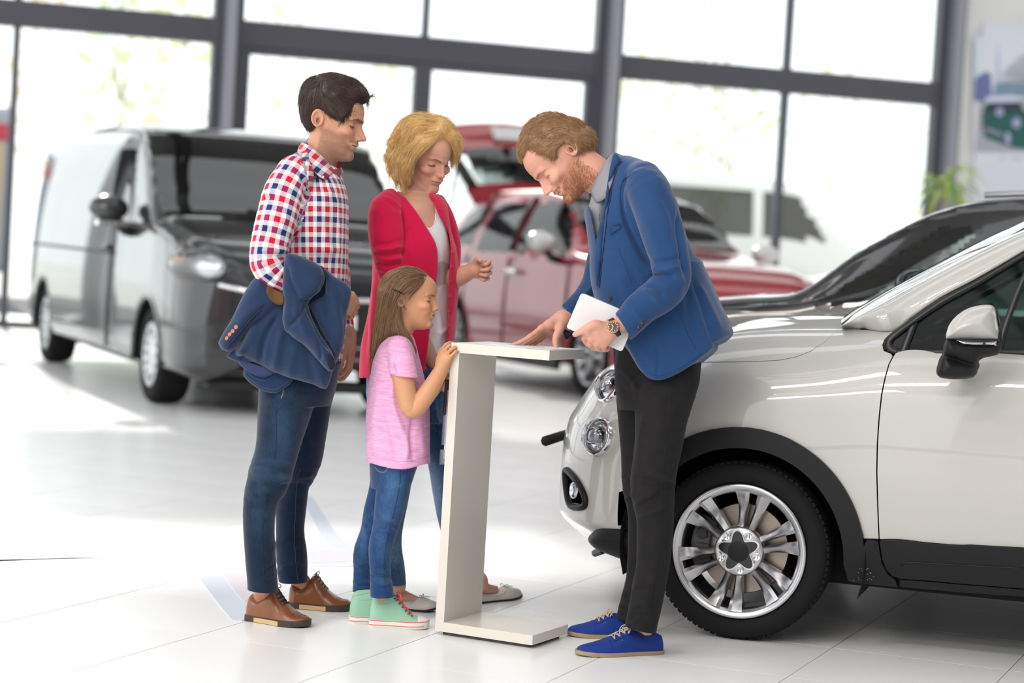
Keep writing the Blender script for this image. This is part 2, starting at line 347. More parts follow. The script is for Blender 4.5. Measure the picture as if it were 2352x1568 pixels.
# ================================================================== signed-distance modelling
def pchip(xs, ys, q):
    xs = np.asarray(xs, float); ys = np.asarray(ys, float); h = np.diff(xs); dl = np.diff(ys)/h; d = np.zeros(len(xs))
    for i in range(1, len(xs)-1):
        if dl[i-1]*dl[i] > 0: w1 = 2*h[i]+h[i-1]; w2 = h[i]+2*h[i-1]; d[i] = (w1+w2)/(w1/dl[i-1]+w2/dl[i])
    d[0] = dl[0]; d[-1] = dl[-1]
    q = np.clip(q, xs[0], xs[-1]); i = np.clip(np.searchsorted(xs, q)-1, 0, len(xs)-2); t = (q-xs[i])/h[i]
    return ys[i]*(1+2*t)*(1-t)**2+h[i]*d[i]*t*(1-t)**2+ys[i+1]*t*t*(3-2*t)+h[i]*d[i+1]*t*t*(t-1)
def smin(a, b, k):
    if k <= 0: return np.minimum(a, b)
    h = np.maximum(k-np.abs(a-b), 0)/k
    return np.minimum(a, b)-h*h*k*.25
def smax(a, b, k): return -smin(-a, -b, k)
def nets(f, xs, ys, zs):
    s = f < 0
    c = s[:-1, :-1, :-1].astype(np.int8)
    for a in (0, 1):
        for b in (0, 1):
            for d in (0, 1):
                if a+b+d: c = c+s[a:s.shape[0]-1+a, b:s.shape[1]-1+b, d:s.shape[2]-1+d]
    act = (c > 0) & (c < 8); I, J, K = np.nonzero(act); n = len(I)
    idx = np.full(act.shape, -1, np.int32); idx[I, J, K] = np.arange(n)
    cor = [(a, b, d) for a in (0, 1) for b in (0, 1) for d in (0, 1)]
    val = np.stack([f[I+a, J+b, K+d] for a, b, d in cor], 1)
    acc = np.zeros((n, 3)); cnt = np.zeros(n)
    for p in range(8):
        for q in range(p+1, 8):
            df = np.array(cor[q])-np.array(cor[p])
            if np.abs(df).sum() != 1: continue
            m = (val[:, p] < 0) != (val[:, q] < 0); t = val[m, p]/(val[m, p]-val[m, q])
            acc[m] += np.array(cor[p])+t[:, None]*df; cnt[m] += 1
    P = acc/cnt[:, None]+np.stack([I, J, K], 1)
    V = np.stack([np.interp(P[:, i], np.arange(len(g)), g) for i, g in enumerate((xs, ys, zs))], 1)
    Q = []
    for ax in range(3):
        sl0 = [slice(1, -1)]*3; sl1 = [slice(1, -1)]*3
        sl0[ax] = slice(0, -1); sl1[ax] = slice(1, None)
        a = s[tuple(sl0)]; b = s[tuple(sl1)]; ch = np.nonzero(a != b); fl = a[ch]
        ijk = [ch[i]+(0 if i == ax else 1) for i in range(3)]
        u, v = [(1, 2), (2, 0), (0, 1)][ax]
        def cell(du, dv):
            g = list(ijk); g[u] = g[u]-du; g[v] = g[v]-dv; return idx[g[0], g[1], g[2]]
        q = np.stack([cell(1, 1), cell(0, 1), cell(0, 0), cell(1, 0)], 1)
        q[~fl] = q[~fl][:, ::-1]; Q.append(q)
    Q = np.concatenate(Q); Q = Q[(Q >= 0).all(1)]
    return V, Q
class Vol:
    def __init__(s, lo, hi, h, zs=None):
        s.g = [np.arange(lo[i], hi[i]+h, h) for i in range(3)]; s.h = h
        if zs is not None:                 # list of (z upper limit, spacing)
            z = [lo[2]]
            while z[-1] < hi[2]:
                st = next((sp for a, b, sp in zs if a <= z[-1] < b), h); z.append(z[-1]+st)
            s.g[2] = np.array(z)
        s.f = np.full([len(g) for g in s.g], .2, np.float32)
    def sub(s, lo, hi):
        sl = tuple(slice(max(0, int(np.searchsorted(s.g[i], lo[i]))-1), int(np.searchsorted(s.g[i], hi[i]))+1) for i in range(3))
        X, Y, Z = [s.g[i][sl[i]].astype(np.float32) for i in range(3)]
        return sl, (X[:, None, None], Y[None, :, None], Z[None, None, :])
    def put(s, prim, k=0., op='add'):
        fn, lo, hi = prim; m = 2.2*k+3*s.h+.004
        sl, P = s.sub(np.asarray(lo)-m, np.asarray(hi)+m)
        v = s.f[sl]
        if v.size == 0: return s
        d = fn(*P)
        s.f[sl] = smin(v, d, k) if op == 'add' else smax(v, -d, k) if op == 'cut' else smax(v, d, k)
        return s
    def add(s, p, k=0.): return s.put(p, k)
    def cut(s, p, k=0.): return s.put(p, k, 'cut')
    def clip(s, fn, k=0.):                 # keep where fn<0, everywhere
        _, P = s.sub([-1e3]*3, [1e3]*3); s.f = smax(s.f, fn(*P).astype(np.float32), k); return s
    def mesh(s, smooth=1, big=False):
        for i in range(3):
            sl = [slice(None)]*3; sl[i] = 0; s.f[tuple(sl)] = .2; sl[i] = -1; s.f[tuple(sl)] = .2
        V, Q = nets(s.f, *s.g)
        if big:                            # drop stray specks
            E = edges_of(Q); lab = np.arange(len(V))
            while True:
                m = np.minimum(lab[E[:, 0]], lab[E[:, 1]]); l2 = lab.copy(); np.minimum.at(l2, E[:, 0], m); np.minimum.at(l2, E[:, 1], m); l2 = l2[l2]
                if (l2 == lab).all(): break
                lab = l2
            ok = np.bincount(lab, minlength=len(V))[lab] > 200; re_ = np.cumsum(ok)-1; Q = re_[Q[ok[Q[:, 0]]]]; V = V[ok]
        for _ in range(smooth): V = relax(V, Q, .5); V = relax(V, Q, -.45)
        return V, Q
def edges_of(Q):
    return np.concatenate([Q[:, [0, 1]], Q[:, [1, 2]], Q[:, [2, 3]], Q[:, [3, 0]]])
def relax(V, Q, w):
    E = edges_of(Q); a = np.zeros_like(V); c = np.bincount(E.ravel(), minlength=len(V))+1e-9
    for i in range(3): a[:, i] = np.bincount(E[:, 0], V[E[:, 1], i], len(V))+np.bincount(E[:, 1], V[E[:, 0], i], len(V))
    return V+w*(a/c[:, None]-V)
def vnormals(V, Q):
    n = np.cross(V[Q[:, 2]]-V[Q[:, 0]], V[Q[:, 3]]-V[Q[:, 1]]); N = np.zeros_like(V)
    for j in range(4):
        for i in range(3): N[:, i] += np.bincount(Q[:, j], n[:, i], len(V))
    return N/(np.linalg.norm(N, axis=1)[:, None]+1e-12)
def p_tube(P, r, e=1., n=14, ax=FW, cap=True):
    P = np.asarray(P, float); r = np.broadcast_to(np.asarray(r, float), (len(P),)); e = np.broadcast_to(np.asarray(e, float), (len(P),))
    S = spline(np.column_stack([P, r, e]), n) if len(P) > 2 or n > 2 else np.column_stack([P, r, e])
    A, rr, ee = S[:, :3], np.maximum(S[:, 3], 1e-4), S[:, 4]; m = (rr*np.maximum(ee, 1))[:, None]
    lo = (A-m).min(0); hi = (A+m).max(0); ax = np.asarray(ax, float)
    def fn(X, Y, Z):
        sh = np.broadcast_shapes(X.shape, Y.shape, Z.shape); out = np.full(sh, .15, np.float32); g = (X.ravel(), Y.ravel(), Z.ravel())
        for i in range(len(A)-1):
            a, b = A[i], A[i+1]; ba = b-a; R = max(m[i, 0], m[i+1, 0])+.045
            l = np.minimum(a, b)-R; h = np.maximum(a, b)+R
            sl = tuple(slice(int(np.searchsorted(g[q], l[q])), int(np.searchsorted(g[q], h[q]))) for q in range(3))
            if any(t.stop <= t.start for t in sl): continue
            x = X[sl[0]]-a[0]; y = Y[:, sl[1]]-a[1]; z = Z[:, :, sl[2]]-a[2]
            t = np.clip((x*ba[0]+y*ba[1]+z*ba[2])/(ba@ba+1e-12), 0, 1)
            qx, qy, qz = x-t*ba[0], y-t*ba[1], z-t*ba[2]; qv = qx*ax[0]+qy*ax[1]+qz*ax[2]; ev = ee[i]+t*(ee[i+1]-ee[i])
            d = np.sqrt(np.maximum(qx*qx+qy*qy+qz*qz+qv*qv*(1/ev**2-1), 0))-(rr[i]+t*(rr[i+1]-rr[i]))
            out[sl] = np.minimum(out[sl], d.astype(np.float32))
        return out
    return fn, lo, hi
def p_ell(c, r, R=None):
    c = np.asarray(c, float); r = np.asarray(r, float); R = np.eye(3) if R is None else np.asarray(R); m = np.sqrt(((R*r[:, None])**2).sum(0))
    def fn(X, Y, Z):
        x, y, z = X-c[0], Y-c[1], Z-c[2]; k0 = 0; k1 = 0
        for i in range(3):
            u = (x*R[i, 0]+y*R[i, 1]+z*R[i, 2])/r[i]; k0 = k0+u*u; k1 = k1+(u/r[i])**2
        k0 = np.sqrt(k0); return (k0*(k0-1)/(np.sqrt(k1)+1e-9)).astype(np.float32)
    return fn, c-m, c+m
def p_loft(o, R, S, hu, hv, cu=0, cv=0, n=2.2, lim=(None, None)):
    """sections along R[2] at S; half sizes hu along R[0], hv along R[1], centres cu, cv"""
    S = np.asarray(S, float); q = np.linspace(S[0], S[-1], 80); B = lambda a: pchip(S, np.broadcast_to(a, S.shape), q)
    HU, HV, CU, CV, NN = B(hu), B(hv), B(cu), B(cv), B(n); o = np.asarray(o, float); R = np.asarray(R)
    cor = [o+R[0]*(CU[i]+a*HU[i])+R[1]*(CV[i]+b*HV[i])+R[2]*q[i] for i in range(0, 80, 8) for a in (-1, 1) for b in (-1, 1)]
    cor += [o+R[0]*(CU[-1]+a*HU[-1])+R[1]*(CV[-1]+b*HV[-1])+R[2]*q[-1] for a in (-1, 1) for b in (-1, 1)]
    def fn(X, Y, Z):
        x, y, z = X-o[0], Y-o[1], Z-o[2]
        u = x*R[0, 0]+y*R[0, 1]+z*R[0, 2]; v = x*R[1, 0]+y*R[1, 1]+z*R[1, 2]; t = x*R[2, 0]+y*R[2, 1]+z*R[2, 2]
        g = np.clip((t-q[0])/(q[-1]-q[0])*79, 0, 79); i = np.minimum(g.astype(np.int32), 78); w_ = g-i
        I = lambda A: (A[i]*(1-w_)+A[i+1]*w_)
        a, b = I(HU), I(HV); du = np.abs(u-I(CU))/a; dv = np.abs(v-I(CV))/b; p = I(NN)
        r = (du**p+dv**p+1e-9)**(1/p)
        gr = np.sqrt((du/a)**2+(dv/b)**2)/(np.sqrt(du*du+dv*dv)+1e-9)
        d = (r-1)/gr
        return np.maximum(d, np.maximum(q[0]-t, t-q[-1])).astype(np.float32)
    return fn, np.min(cor, 0), np.max(cor, 0)
def p_box(c, R, h, rad=.003):
    c = np.asarray(c, float); R = np.asarray(R); h = np.asarray(h, float); m = np.abs(R*h[:, None]).sum(0)
    def fn(X, Y, Z):
        x, y, z = X-c[0], Y-c[1], Z-c[2]; o = 0; i_ = -9.
        for i in range(3):
            u = np.abs(x*R[i, 0]+y*R[i, 1]+z*R[i, 2])-h[i]+rad; o = o+np.maximum(u, 0)**2; i_ = np.maximum(i_, u)
        return (np.sqrt(o)+np.minimum(i_, 0)-rad).astype(np.float32)
    return fn, c-m, c+m
class Fig:
    """a figure authored from picture points at its own depth"""
    def __init__(s, D): s.D = D
    def P(s, x, y, dz=0): return at(x, y, s.D+dz)
    def r(s, px, dz=0): return px*(s.D+dz)/F
    def pts(s, L): return np.array([s.P(*tuple(q[:3])) for q in L])
    def tube(s, rows, n=14):               # rows (px, py, dz, radius px, depth ratio)
        P = np.array([s.P(q[0], q[1], q[2]) for q in rows]); return p_tube(P, [s.r(q[3], q[2]) for q in rows], [q[4] if len(q) > 4 else 1 for q in rows], n)
    def rows(s, L, n=14):                  # rows (py, left px, right px, dz, depth ratio)
        return s.tube([((q[1]+q[2])/2, q[0], q[3], (q[2]-q[1])/2, q[4]) for q in L], n)
    def loft(s, L, n=2.2, turn=0, **k):    # the same rows, as flat sections stacked along the picture's up, turned about it
        a = math.radians(turn); ca, sa = math.cos(a), math.sin(a)
        o = s.P((L[-1][1]+L[-1][2])/2, L[-1][0], 0); R = np.array([RT*ca+FW*sa, FW*ca-RT*sa, UP]); T = []
        for y, a, b, dz, hd in L[::-1]:
            A = s.P(a, y, dz)-o; B = s.P(b, y, dz)-o; w_ = ((B-A)@RT)/2; m_ = (A+B)/2; T.append((m_@UP, math.sqrt(max(w_*w_-(hd*sa)**2, (.6*w_)**2))/ca if turn else w_, hd, m_@R[0], m_@R[1]))
        T = np.array(T); return p_loft(o, R, T[:, 0], T[:, 1], T[:, 2], T[:, 3], T[:, 4], n, **k)
    def bbox(s, x0, y0, x1, y1, d0, d1):
        A = np.array([s.P(x, y, d) for x in (x0, x1) for y in (y0, y1) for d in (d0, d1)]); return A.min(0), A.max(0)
def folds(V, N, strokes, far=.15):
    """push vertices along their normals: strokes (picture polyline, height m, width px); stronger on the side of the strokes"""
    x, y = topx(V); fc = np.clip(-(N@FW)*1.5+.35, far, 1); D = np.zeros(len(V))
    for pl, amp, wd in strokes:
        pl = np.asarray(spline(np.asarray(pl, float), 4*len(pl)) if len(pl) > 2 else pl, float); best = np.full(len(V), 1e9); tt = np.zeros(len(V))
        m = (x > pl[:, 0].min()-3*wd) & (x < pl[:, 0].max()+3*wd) & (y > pl[:, 1].min()-3*wd) & (y < pl[:, 1].max()+3*wd)
        if not m.any(): continue
        X, Y = x[m], y[m]; bb = np.full(len(X), 1e9); bt = np.zeros(len(X))
        for i in range(len(pl)-1):
            a, b = pl[i], pl[i+1]; d = b-a; t = np.clip(((X-a[0])*d[0]+(Y-a[1])*d[1])/(d@d+1e-9), 0, 1)
            q = (X-a[0]-t*d[0])**2+(Y-a[1]-t*d[1])**2; u = q < bb; bb[u] = q[u]; bt[u] = ((i+t)/(len(pl)-1))[u]
        D[m] += amp*np.exp(-bb/wd**2)*np.clip(np.minimum(bt, 1-bt)*5+.25, 0, 1)
    return V+N*(1.7*D*fc)[:, None]
def wrinkle(V, N, amp, scale, seed=0, stretch=(1, 1, 1)):
    """soft irregular cloth waves"""
    r = np.random.default_rng(seed); D = np.zeros(len(V))
    for _ in range(7):
        k = r.normal(size=3)*np.asarray(stretch); k = k/np.linalg.norm(k)*scale*r.uniform(.6, 1.6); D += np.sin(V@k+r.uniform(0, 6.28)+1.3*np.sin(V@(r.normal(size=3)*scale*.4)))
    return V+N*(amp*D/2.6)[:, None]
def tubecoord(V, spine, r, ref=FW):
    """along / around / relative distance of vertices about a bent axis"""
    S = spline(np.asarray(spine, float), 24); T, Nn, Bn = frames(S, ref); cum = np.concatenate([[0], np.cumsum(np.linalg.norm(np.diff(S, axis=0), axis=1))])
    rr = np.interp(np.linspace(0, 1, 24), np.linspace(0, 1, len(r)), r)
    d2 = ((V[:, None]-S[None])**2).sum(2); m = d2.min(1); w_ = np.exp(-(d2-m[:, None])/(2*.028**2)); w_ /= w_.sum(1)[:, None]
    c, t, nn, bb = w_@S, w_@T, w_@Nn, w_@Bn; q = V-c; pr = ((V[:, None]-S[None])*T[None]).sum(2); al = (w_*(cum[None]+pr*.0)).sum(1)+(q*t).sum(1)*.6
    return al, np.arctan2(-(q*bb).sum(1), -(q*nn).sum(1)), np.sqrt(m)/(w_@rr)
def set_uv(me, uv_v, Q=None):              # per-vertex uv
    l = me.uv_layers.new(name='UVMap'); vi = np.empty(len(me.loops), np.int32); me.loops.foreach_get('vertex_index', vi); l.data.foreach_set('uv', uv_v[vi].astype(np.float32).ravel())
def set_uv_loop(me, uv_l):
    l = me.uv_layers.new(name='UVMap'); l.data.foreach_set('uv', uv_l.astype(np.float32).ravel())
def set_att(me, name, a):
    t = me.attributes.new(name, 'FLOAT', 'POINT'); t.data.foreach_set('value', np.asarray(a, np.float32))
def blobs(V): return V
def poly_sd(poly, X, Y):
    d = np.full(X.shape, 1e9); ins = np.zeros(X.shape, bool); n = len(poly)
    for i in range(n):
        a, b = poly[i], poly[(i+1) % n]; e = b-a; wx, wy = X-a[0], Y-a[1]; t = np.clip((wx*e[0]+wy*e[1])/(e@e+1e-12), 0, 1)
        d = np.minimum(d, (wx-t*e[0])**2+(wy-t*e[1])**2)
        c = (a[1] <= Y) != (b[1] <= Y)
        with np.errstate(divide='ignore', invalid='ignore'): ins ^= c & (X < a[0]+(Y-a[1])*e[0]/(e[1] if e[1] else 1e-12))
    return np.where(ins, -1, 1)*np.sqrt(d)
def p_poly(fg, poly, dz, t, grad=(0, 0), smooth=3, bow=0, zs=1., flat=False):
    """a puffed cloth panel: outline in picture points, centre depth dz (+grad per picture point from the outline's middle), half thickness t"""
    P = np.asarray(poly, float); mid = P.mean(0); D = fg.D+dz
    if smooth: P = spline(P, len(P)*smooth, True)
    sc = D/F; P2 = np.stack([(P[:, 0]-1176)*sc, (784-P[:, 1])*sc], 1)
    lo2, hi2 = P2.min(0)-.06, P2.max(0)+.06; st = .003; gx = np.arange(lo2[0], hi2[0], st); gy = np.arange(lo2[1], hi2[1], st)
    T = poly_sd(P2, *np.meshgrid(gx, gy, indexing='ij')); m2 = np.array([(mid[0]-1176)*sc, (784-mid[1])*sc]); half = (hi2-lo2)/2-.06
    g = np.array([grad[0], -grad[1]])/sc
    cs = [at(*q, fg.D+dz+e+grad[0]*(q[0]-mid[0])+grad[1]*(q[1]-mid[1])) for q in P[::max(1, len(P)//24)] for e in (-t*zs-abs(bow), t*zs+abs(bow))]
    def fn(X, Y, Z):
        x, y, z = X-CAM[0], Y-CAM[1], Z-CAM[2]; dp = x*FW[0]+y*FW[1]+z*FW[2]; k = D/dp
        u = (x*RT[0]+y*RT[1]+z*RT[2])*k; v = (x*UP[0]+y*UP[1]+z*UP[2])*k
        a = np.clip((u-gx[0])/st, 0, len(gx)-1.01); b = np.clip((v-gy[0])/st, 0, len(gy)-1.01); i, j = a.astype(np.int32), b.astype(np.int32); a, b = a-i, b-j
        d2 = (T[i, j]*(1-a)+T[i+1, j]*a)*(1-b)+(T[i, j+1]*(1-a)+T[i+1, j+1]*a)*b
        zc = dp-D-g[0]*(u-m2[0])-g[1]*(v-m2[1])+bow*(1-np.clip(((u-m2[0])/half[0])**2, 0, 1.5))
        if flat: return np.maximum(d2, np.abs(zc)-t).astype(np.float32)
        return (np.sqrt(np.maximum(d2+t, 0)**2+(zc/zs)**2)-t).astype(np.float32)
    return fn, np.min(cs, 0), np.max(cs, 0)
# ================================================================== heads, hands, hair, shoes
class Head:
    """axes from yaw (towards the camera), nod (down), tilt; origin between the eyes' centres"""
    def __init__(s, c, face=1, yaw=0, nod=0, tilt=0, sc=1., **o):
        y, n, t = math.radians(yaw), math.radians(nod), math.radians(tilt)
        h = RT*face*math.cos(y)-FW*math.sin(y); f = h*math.cos(n)-UP*math.sin(n); u = h*math.sin(n)+UP*math.cos(n); l = np.cross(u, f)
        if t: l, u = l*math.cos(t)+u*math.sin(t), u*math.cos(t)-l*math.sin(t)
        s.c = np.asarray(c, float); s.f, s.l, s.u, s.s = f, l, u, sc
        s.o = dict(jaw=1., nose=1., brow=1., lip=1., chin=1., cheek=1., round=0., ear=1., wide=1., lid=1., smile=0., fat=0.); s.o.update(o)
    def W(s, x, y, z): return s.c+s.s*(s.f*x+s.l*y+s.u*z)
    def loc(s, V):
        d = (np.asarray(V)-s.c)/s.s; return d@s.f, d@s.l, d@s.u
    def prim(s):
        o = s.o; j = o['jaw']; rd = o['round']; ch = o['chin']
        z = np.array([-.120, -.113, -.104, -.092, -.080, -.066, -.050, -.034, -.016, 0, .016, .036, .058, .080, .098, .112, .118])
        Fx = np.array([.052, .070*ch, .079*ch, .0815*ch, .0785, .082, .0825, .082, .080, .0795, .0855, .0875+rd*.006, .083+rd*.006, .070+rd*.004, .048, .018, -.01])
        Bx = np.array([.020, .004, -.008, -.020, -.030, -.044, -.062, -.078, -.090, -.098, -.103, -.106, -.106, -.098, -.084, -.062, -.050])
        Wy = np.array([.012, .022*j, .031*j, .041*j, .0475*j, .0535*j, .0575, .0615, .066, .069, .0705, .0735, .0755, .072, .060, .037, .014])*o['wide']
        q = np.linspace(z[0], z[-1], 160); FX, BX, WY = pchip(z, Fx, q), pchip(z, Bx, q), pchip(z, Wy, q); CX = np.interp(q, [-.12, -.09, -.05, 0, .12], [.035, .02, -.005, -.018, -.03])
        ns, lp, br = o['nose'], o['lip'], o['brow']; c, f, l, u, S = s.c, s.f, s.l, s.u, s.s
        def ell(x, y, zz, a, b):
            k0 = 0; k1 = 0
            for v, p, r in zip((x, y, zz), a, b): t = (v-p)/r; k0 = k0+t*t; k1 = k1+(t/r)**2
            k0 = np.sqrt(k0); return k0*(k0-1)/(np.sqrt(k1)+1e-6)
        def cap(x, y, zz, a, b, ra, rb):
            ba = np.array(b)-np.array(a); X, Y, Z = x-a[0], y-a[1], zz-a[2]; t = np.clip((X*ba[0]+Y*ba[1]+Z*ba[2])/(ba@ba), 0, 1)
            return np.sqrt((X-t*ba[0])**2+(Y-t*ba[1])**2+(Z-t*ba[2])**2)-(ra+t*(rb-ra))
        def fn(Xw, Yw, Zw):
            dx, dy, dz = (Xw-c[0])/S, (Yw-c[1])/S, (Zw-c[2])/S
            x = dx*f[0]+dy*f[1]+dz*f[2]; y = np.abs(dx*l[0]+dy*l[1]+dz*l[2]); zz = dx*u[0]+dy*u[1]+dz*u[2]
            g = np.clip((zz-q[0])/(q[-1]-q[0])*159, 0, 159); i = np.minimum(g.astype(np.int32), 158); w_ = g-i
            I = lambda A: A[i]*(1-w_)+A[i+1]*w_
            fx, bx, wy, cx = I(FX), I(BX), I(WY), I(CX)
            fr = x > cx; du = np.abs(x-cx)/np.where(fr, fx-cx, cx-bx); dv = y/wy
            # faces are squarer in front than an ellipse
            p = np.where(fr, 1.86+.22*np.clip((-.03-zz)/.04, 0, 1)+.2*np.clip((zz-.03)/.03, 0, 1), 2.05); r = (du**p+dv**p+1e-9)**(1/p)
            d = (r-1)*np.minimum(wy, np.where(fr, fx-cx, cx-bx))*.95
            d = np.maximum(d, np.maximum(q[0]-zz, zz-q[-1]))
            d = smin(d, ell(x, y, zz, (.050, .042*o['wide'], -.026), (.022*o['cheek'], .021, .017)), .018)       # cheek
            d = smin(d, cap(x, y, zz, (.0800, .010, .017), (.058, .043, .020), .0075*br, .006*br), .012)           # brow
            d = smax(d, -ell(x, y, zz, (.087, .0335, -.001), (.0265, .0180, .0130)), .014)                         # socket
            d = smin(d, ell(x, y, zz, (.0535, .0320, -.001), (.0155, .0155, .0125)), .005)                        # lids
            d = smax(d, -cap(x, y, zz, (.0700, .0200, -.0062), (.0520, .0475, -.0056), .0010, .0010), .0022)       # lash line
            d = smin(d, cap(x, y, zz, (.070, 0, .000), (.080, 0, -.031), .0115, .0135*ns), .008)                     # nose root
            d = smin(d, cap(x, y, zz, (.079, 0, .006), (.079+.0235*ns, 0, -.030), .0062, .0078*ns), .010)         # nose ridge
            d = smin(d, ell(x, y, zz, (.079+.0225*ns, 0, -.0335), (.0105*ns, .0085, .0085)), .005)
            d = smin(d, ell(x, y, zz, (.079+.0115*ns, .0115*ns, -.0365), (.0105*ns, .0065*ns, .0070)), .006)      # wings
            d = smax(d, -ell(x, y, zz, (.079+.0125*ns, .0068, -.0440), (.0062, .0030, .0030)), .003)
            sm = o['smile']; mz = -.0625+sm*np.clip(y-.004, 0, 1)**1.5*2.0
            d = smin(d, ell(x, y, zz, (.0780, 0, -.056), (.0135, .0215, .0085)), .012)                            # muzzle
            d = smin(d, ell(x, y, zz+0*mz-(mz+.0625)*.8, (.0805, .0, -.0580), (.0085, .0215, .0050*lp)), .006)
            d = smin(d, ell(x, y, zz-(mz+.0625)*.8, (.0788, .0, -.0690), (.0085, .0185, .0060*lp)), .006)
            d = smax(d, -(np.sqrt((zz-mz)**2+(np.maximum(y-.0225, 0))**2+np.maximum(.0835-x-y*y*16, 0)**2)-.0006), .0026)                          # mouth
            if sm > .5: d = smin(d, ell(x, y, zz, (.056, .034, -.046), (.013, .011, .012)), .016)
            d = smin(d, ell(x, y, zz, (.0740*ch, 0, -.0985), (.0105, .019, .0125)), .014)                         # chin
            e = o['ear']
            if e:
                ex = x+.038; ez = zz+.010; xr = ex*.97+ez*.22; zr = ez*.97-ex*.22
                out = .0715*o['wide']+.35*np.maximum(-xr, -.01)
                ear = ell(xr, y, zr, (-.004, 0, 0), (.0185*e, 1e3, .0310*e)); ear = np.sqrt((xr+.004)**2/(.0185*e)**2+zr**2/(.031*e)**2)
                low = np.where(zr < 0, 1+.35*np.clip(-zr/.03, 0, 1), 1.); rr_ = ear*low
                sl = np.abs(y-out)-.0035; de = np.maximum((rr_-1)*.020, sl)
                de = np.where(de > -.02, de, de)
                rim = np.sqrt(((rr_-.86)*.022)**2+(y-out-.003)**2)-.0042
                de = smin(de, rim, .004); de = smax(de, -ell(xr, y, zr, (-.000, .0755*o['wide'], -.004), (.0080, .0065, .0115)), .004)
                d = smin(d, de, .006)
            return (d*S).astype(np.float32)
        R = .135*S; lo = c-R; hi = c+R; return fn, lo, hi
    def masks(s, me, V, beard=0, lipc=1, browth=.0042, browz=.0185, lash=1.):
        x, y, z = s.loc(V); ya = np.abs(y); o = s.o
        sm = o['smile']; mz = -.0625+sm*np.clip(ya-.004, 0, 1)**1.5*2
        lipw = np.clip(1-(ya/.0235)**2, 0, 1); up = .0068*lipw*o['lip']; dn = .0105*lipw*o['lip']
        lip = np.clip((z-(mz-dn))/.0018, 0, 1)*np.clip(((mz+up)-z)/.0018, 0, 1)*(x > .06)*(ya < .0235)
        cz = browz+.0045*np.clip((ya-.012)/.02, 0, 1)-.008*np.clip((ya-.034)/.015, 0, 1)**2
        th = browth*np.clip((ya-.010)/.006, 0, 1)*np.clip((.052-ya)/.022, 0.05, 1)
        brow = np.clip(1.3-np.abs(z-cz)/np.maximum(th, 1e-5)*.8, 0, 1)*(x > .035)*(ya > .009)*(ya < .052)
        ll = np.abs(z+.0064)/(.0025*lash); eye = np.clip(1.4-ll, 0, 1)*(x > .040)*(ya > .0190)*(ya < .0480)
        mouth = np.clip(1.4-np.abs(z-mz)/.0012, 0, 1)*(ya < .0235)*(x > .06)
        bd = np.zeros(len(V))
        if beard:
            sideb = np.clip((z+.105)/.0, 0, 1) if False else 0
            jawl = np.clip((-.024-z+.30*np.clip(.045-x, -.1, .1)*1.1)/.012, 0, 1)*np.clip((x+.030)/.010, 0, 1)*np.clip((z+.150)/.02, 0, 1)
            cheek = np.clip((ya-.030+(-.062-z)*.9)/.010, 0, 1)
            must = np.clip((-.044-z)/.004, 0, 1)*np.clip((z+.0565)/.003, 0, 1)*(ya < .033)
            chin = np.clip((-.0745-z)/.005, 0, 1)
            bd = np.maximum(jawl*cheek, np.maximum(must*(x > .05), chin*(x > -.02)))*(1-lip)
            bd *= np.clip((z+.16)/.03, 0, 1)
        inn = np.clip(1-np.sqrt((x-.0915)**2+(ya-.0068)**2+(z+.0435)**2)/.0045, 0, 1)
        set_att(me, 'lip', lip*lipc); set_att(me, 'dark', np.clip(np.maximum(np.maximum(brow*.85, eye), np.maximum(mouth*.8, inn)), 0, 1)); set_att(me, 'beard', bd)
        bl = np.exp(-((x-.06)**2+(ya-.045)**2+(z+.03)**2)/.025**2)+np.exp(-((x-.102)**2+ya**2+(z+.032)**2)/.014**2)+.8*np.exp(-((x+.04)**2+(z+.008)**2)/.035**2)*(ya > .07)
        set_att(me, 'blush', np.clip(bl, 0, 1))
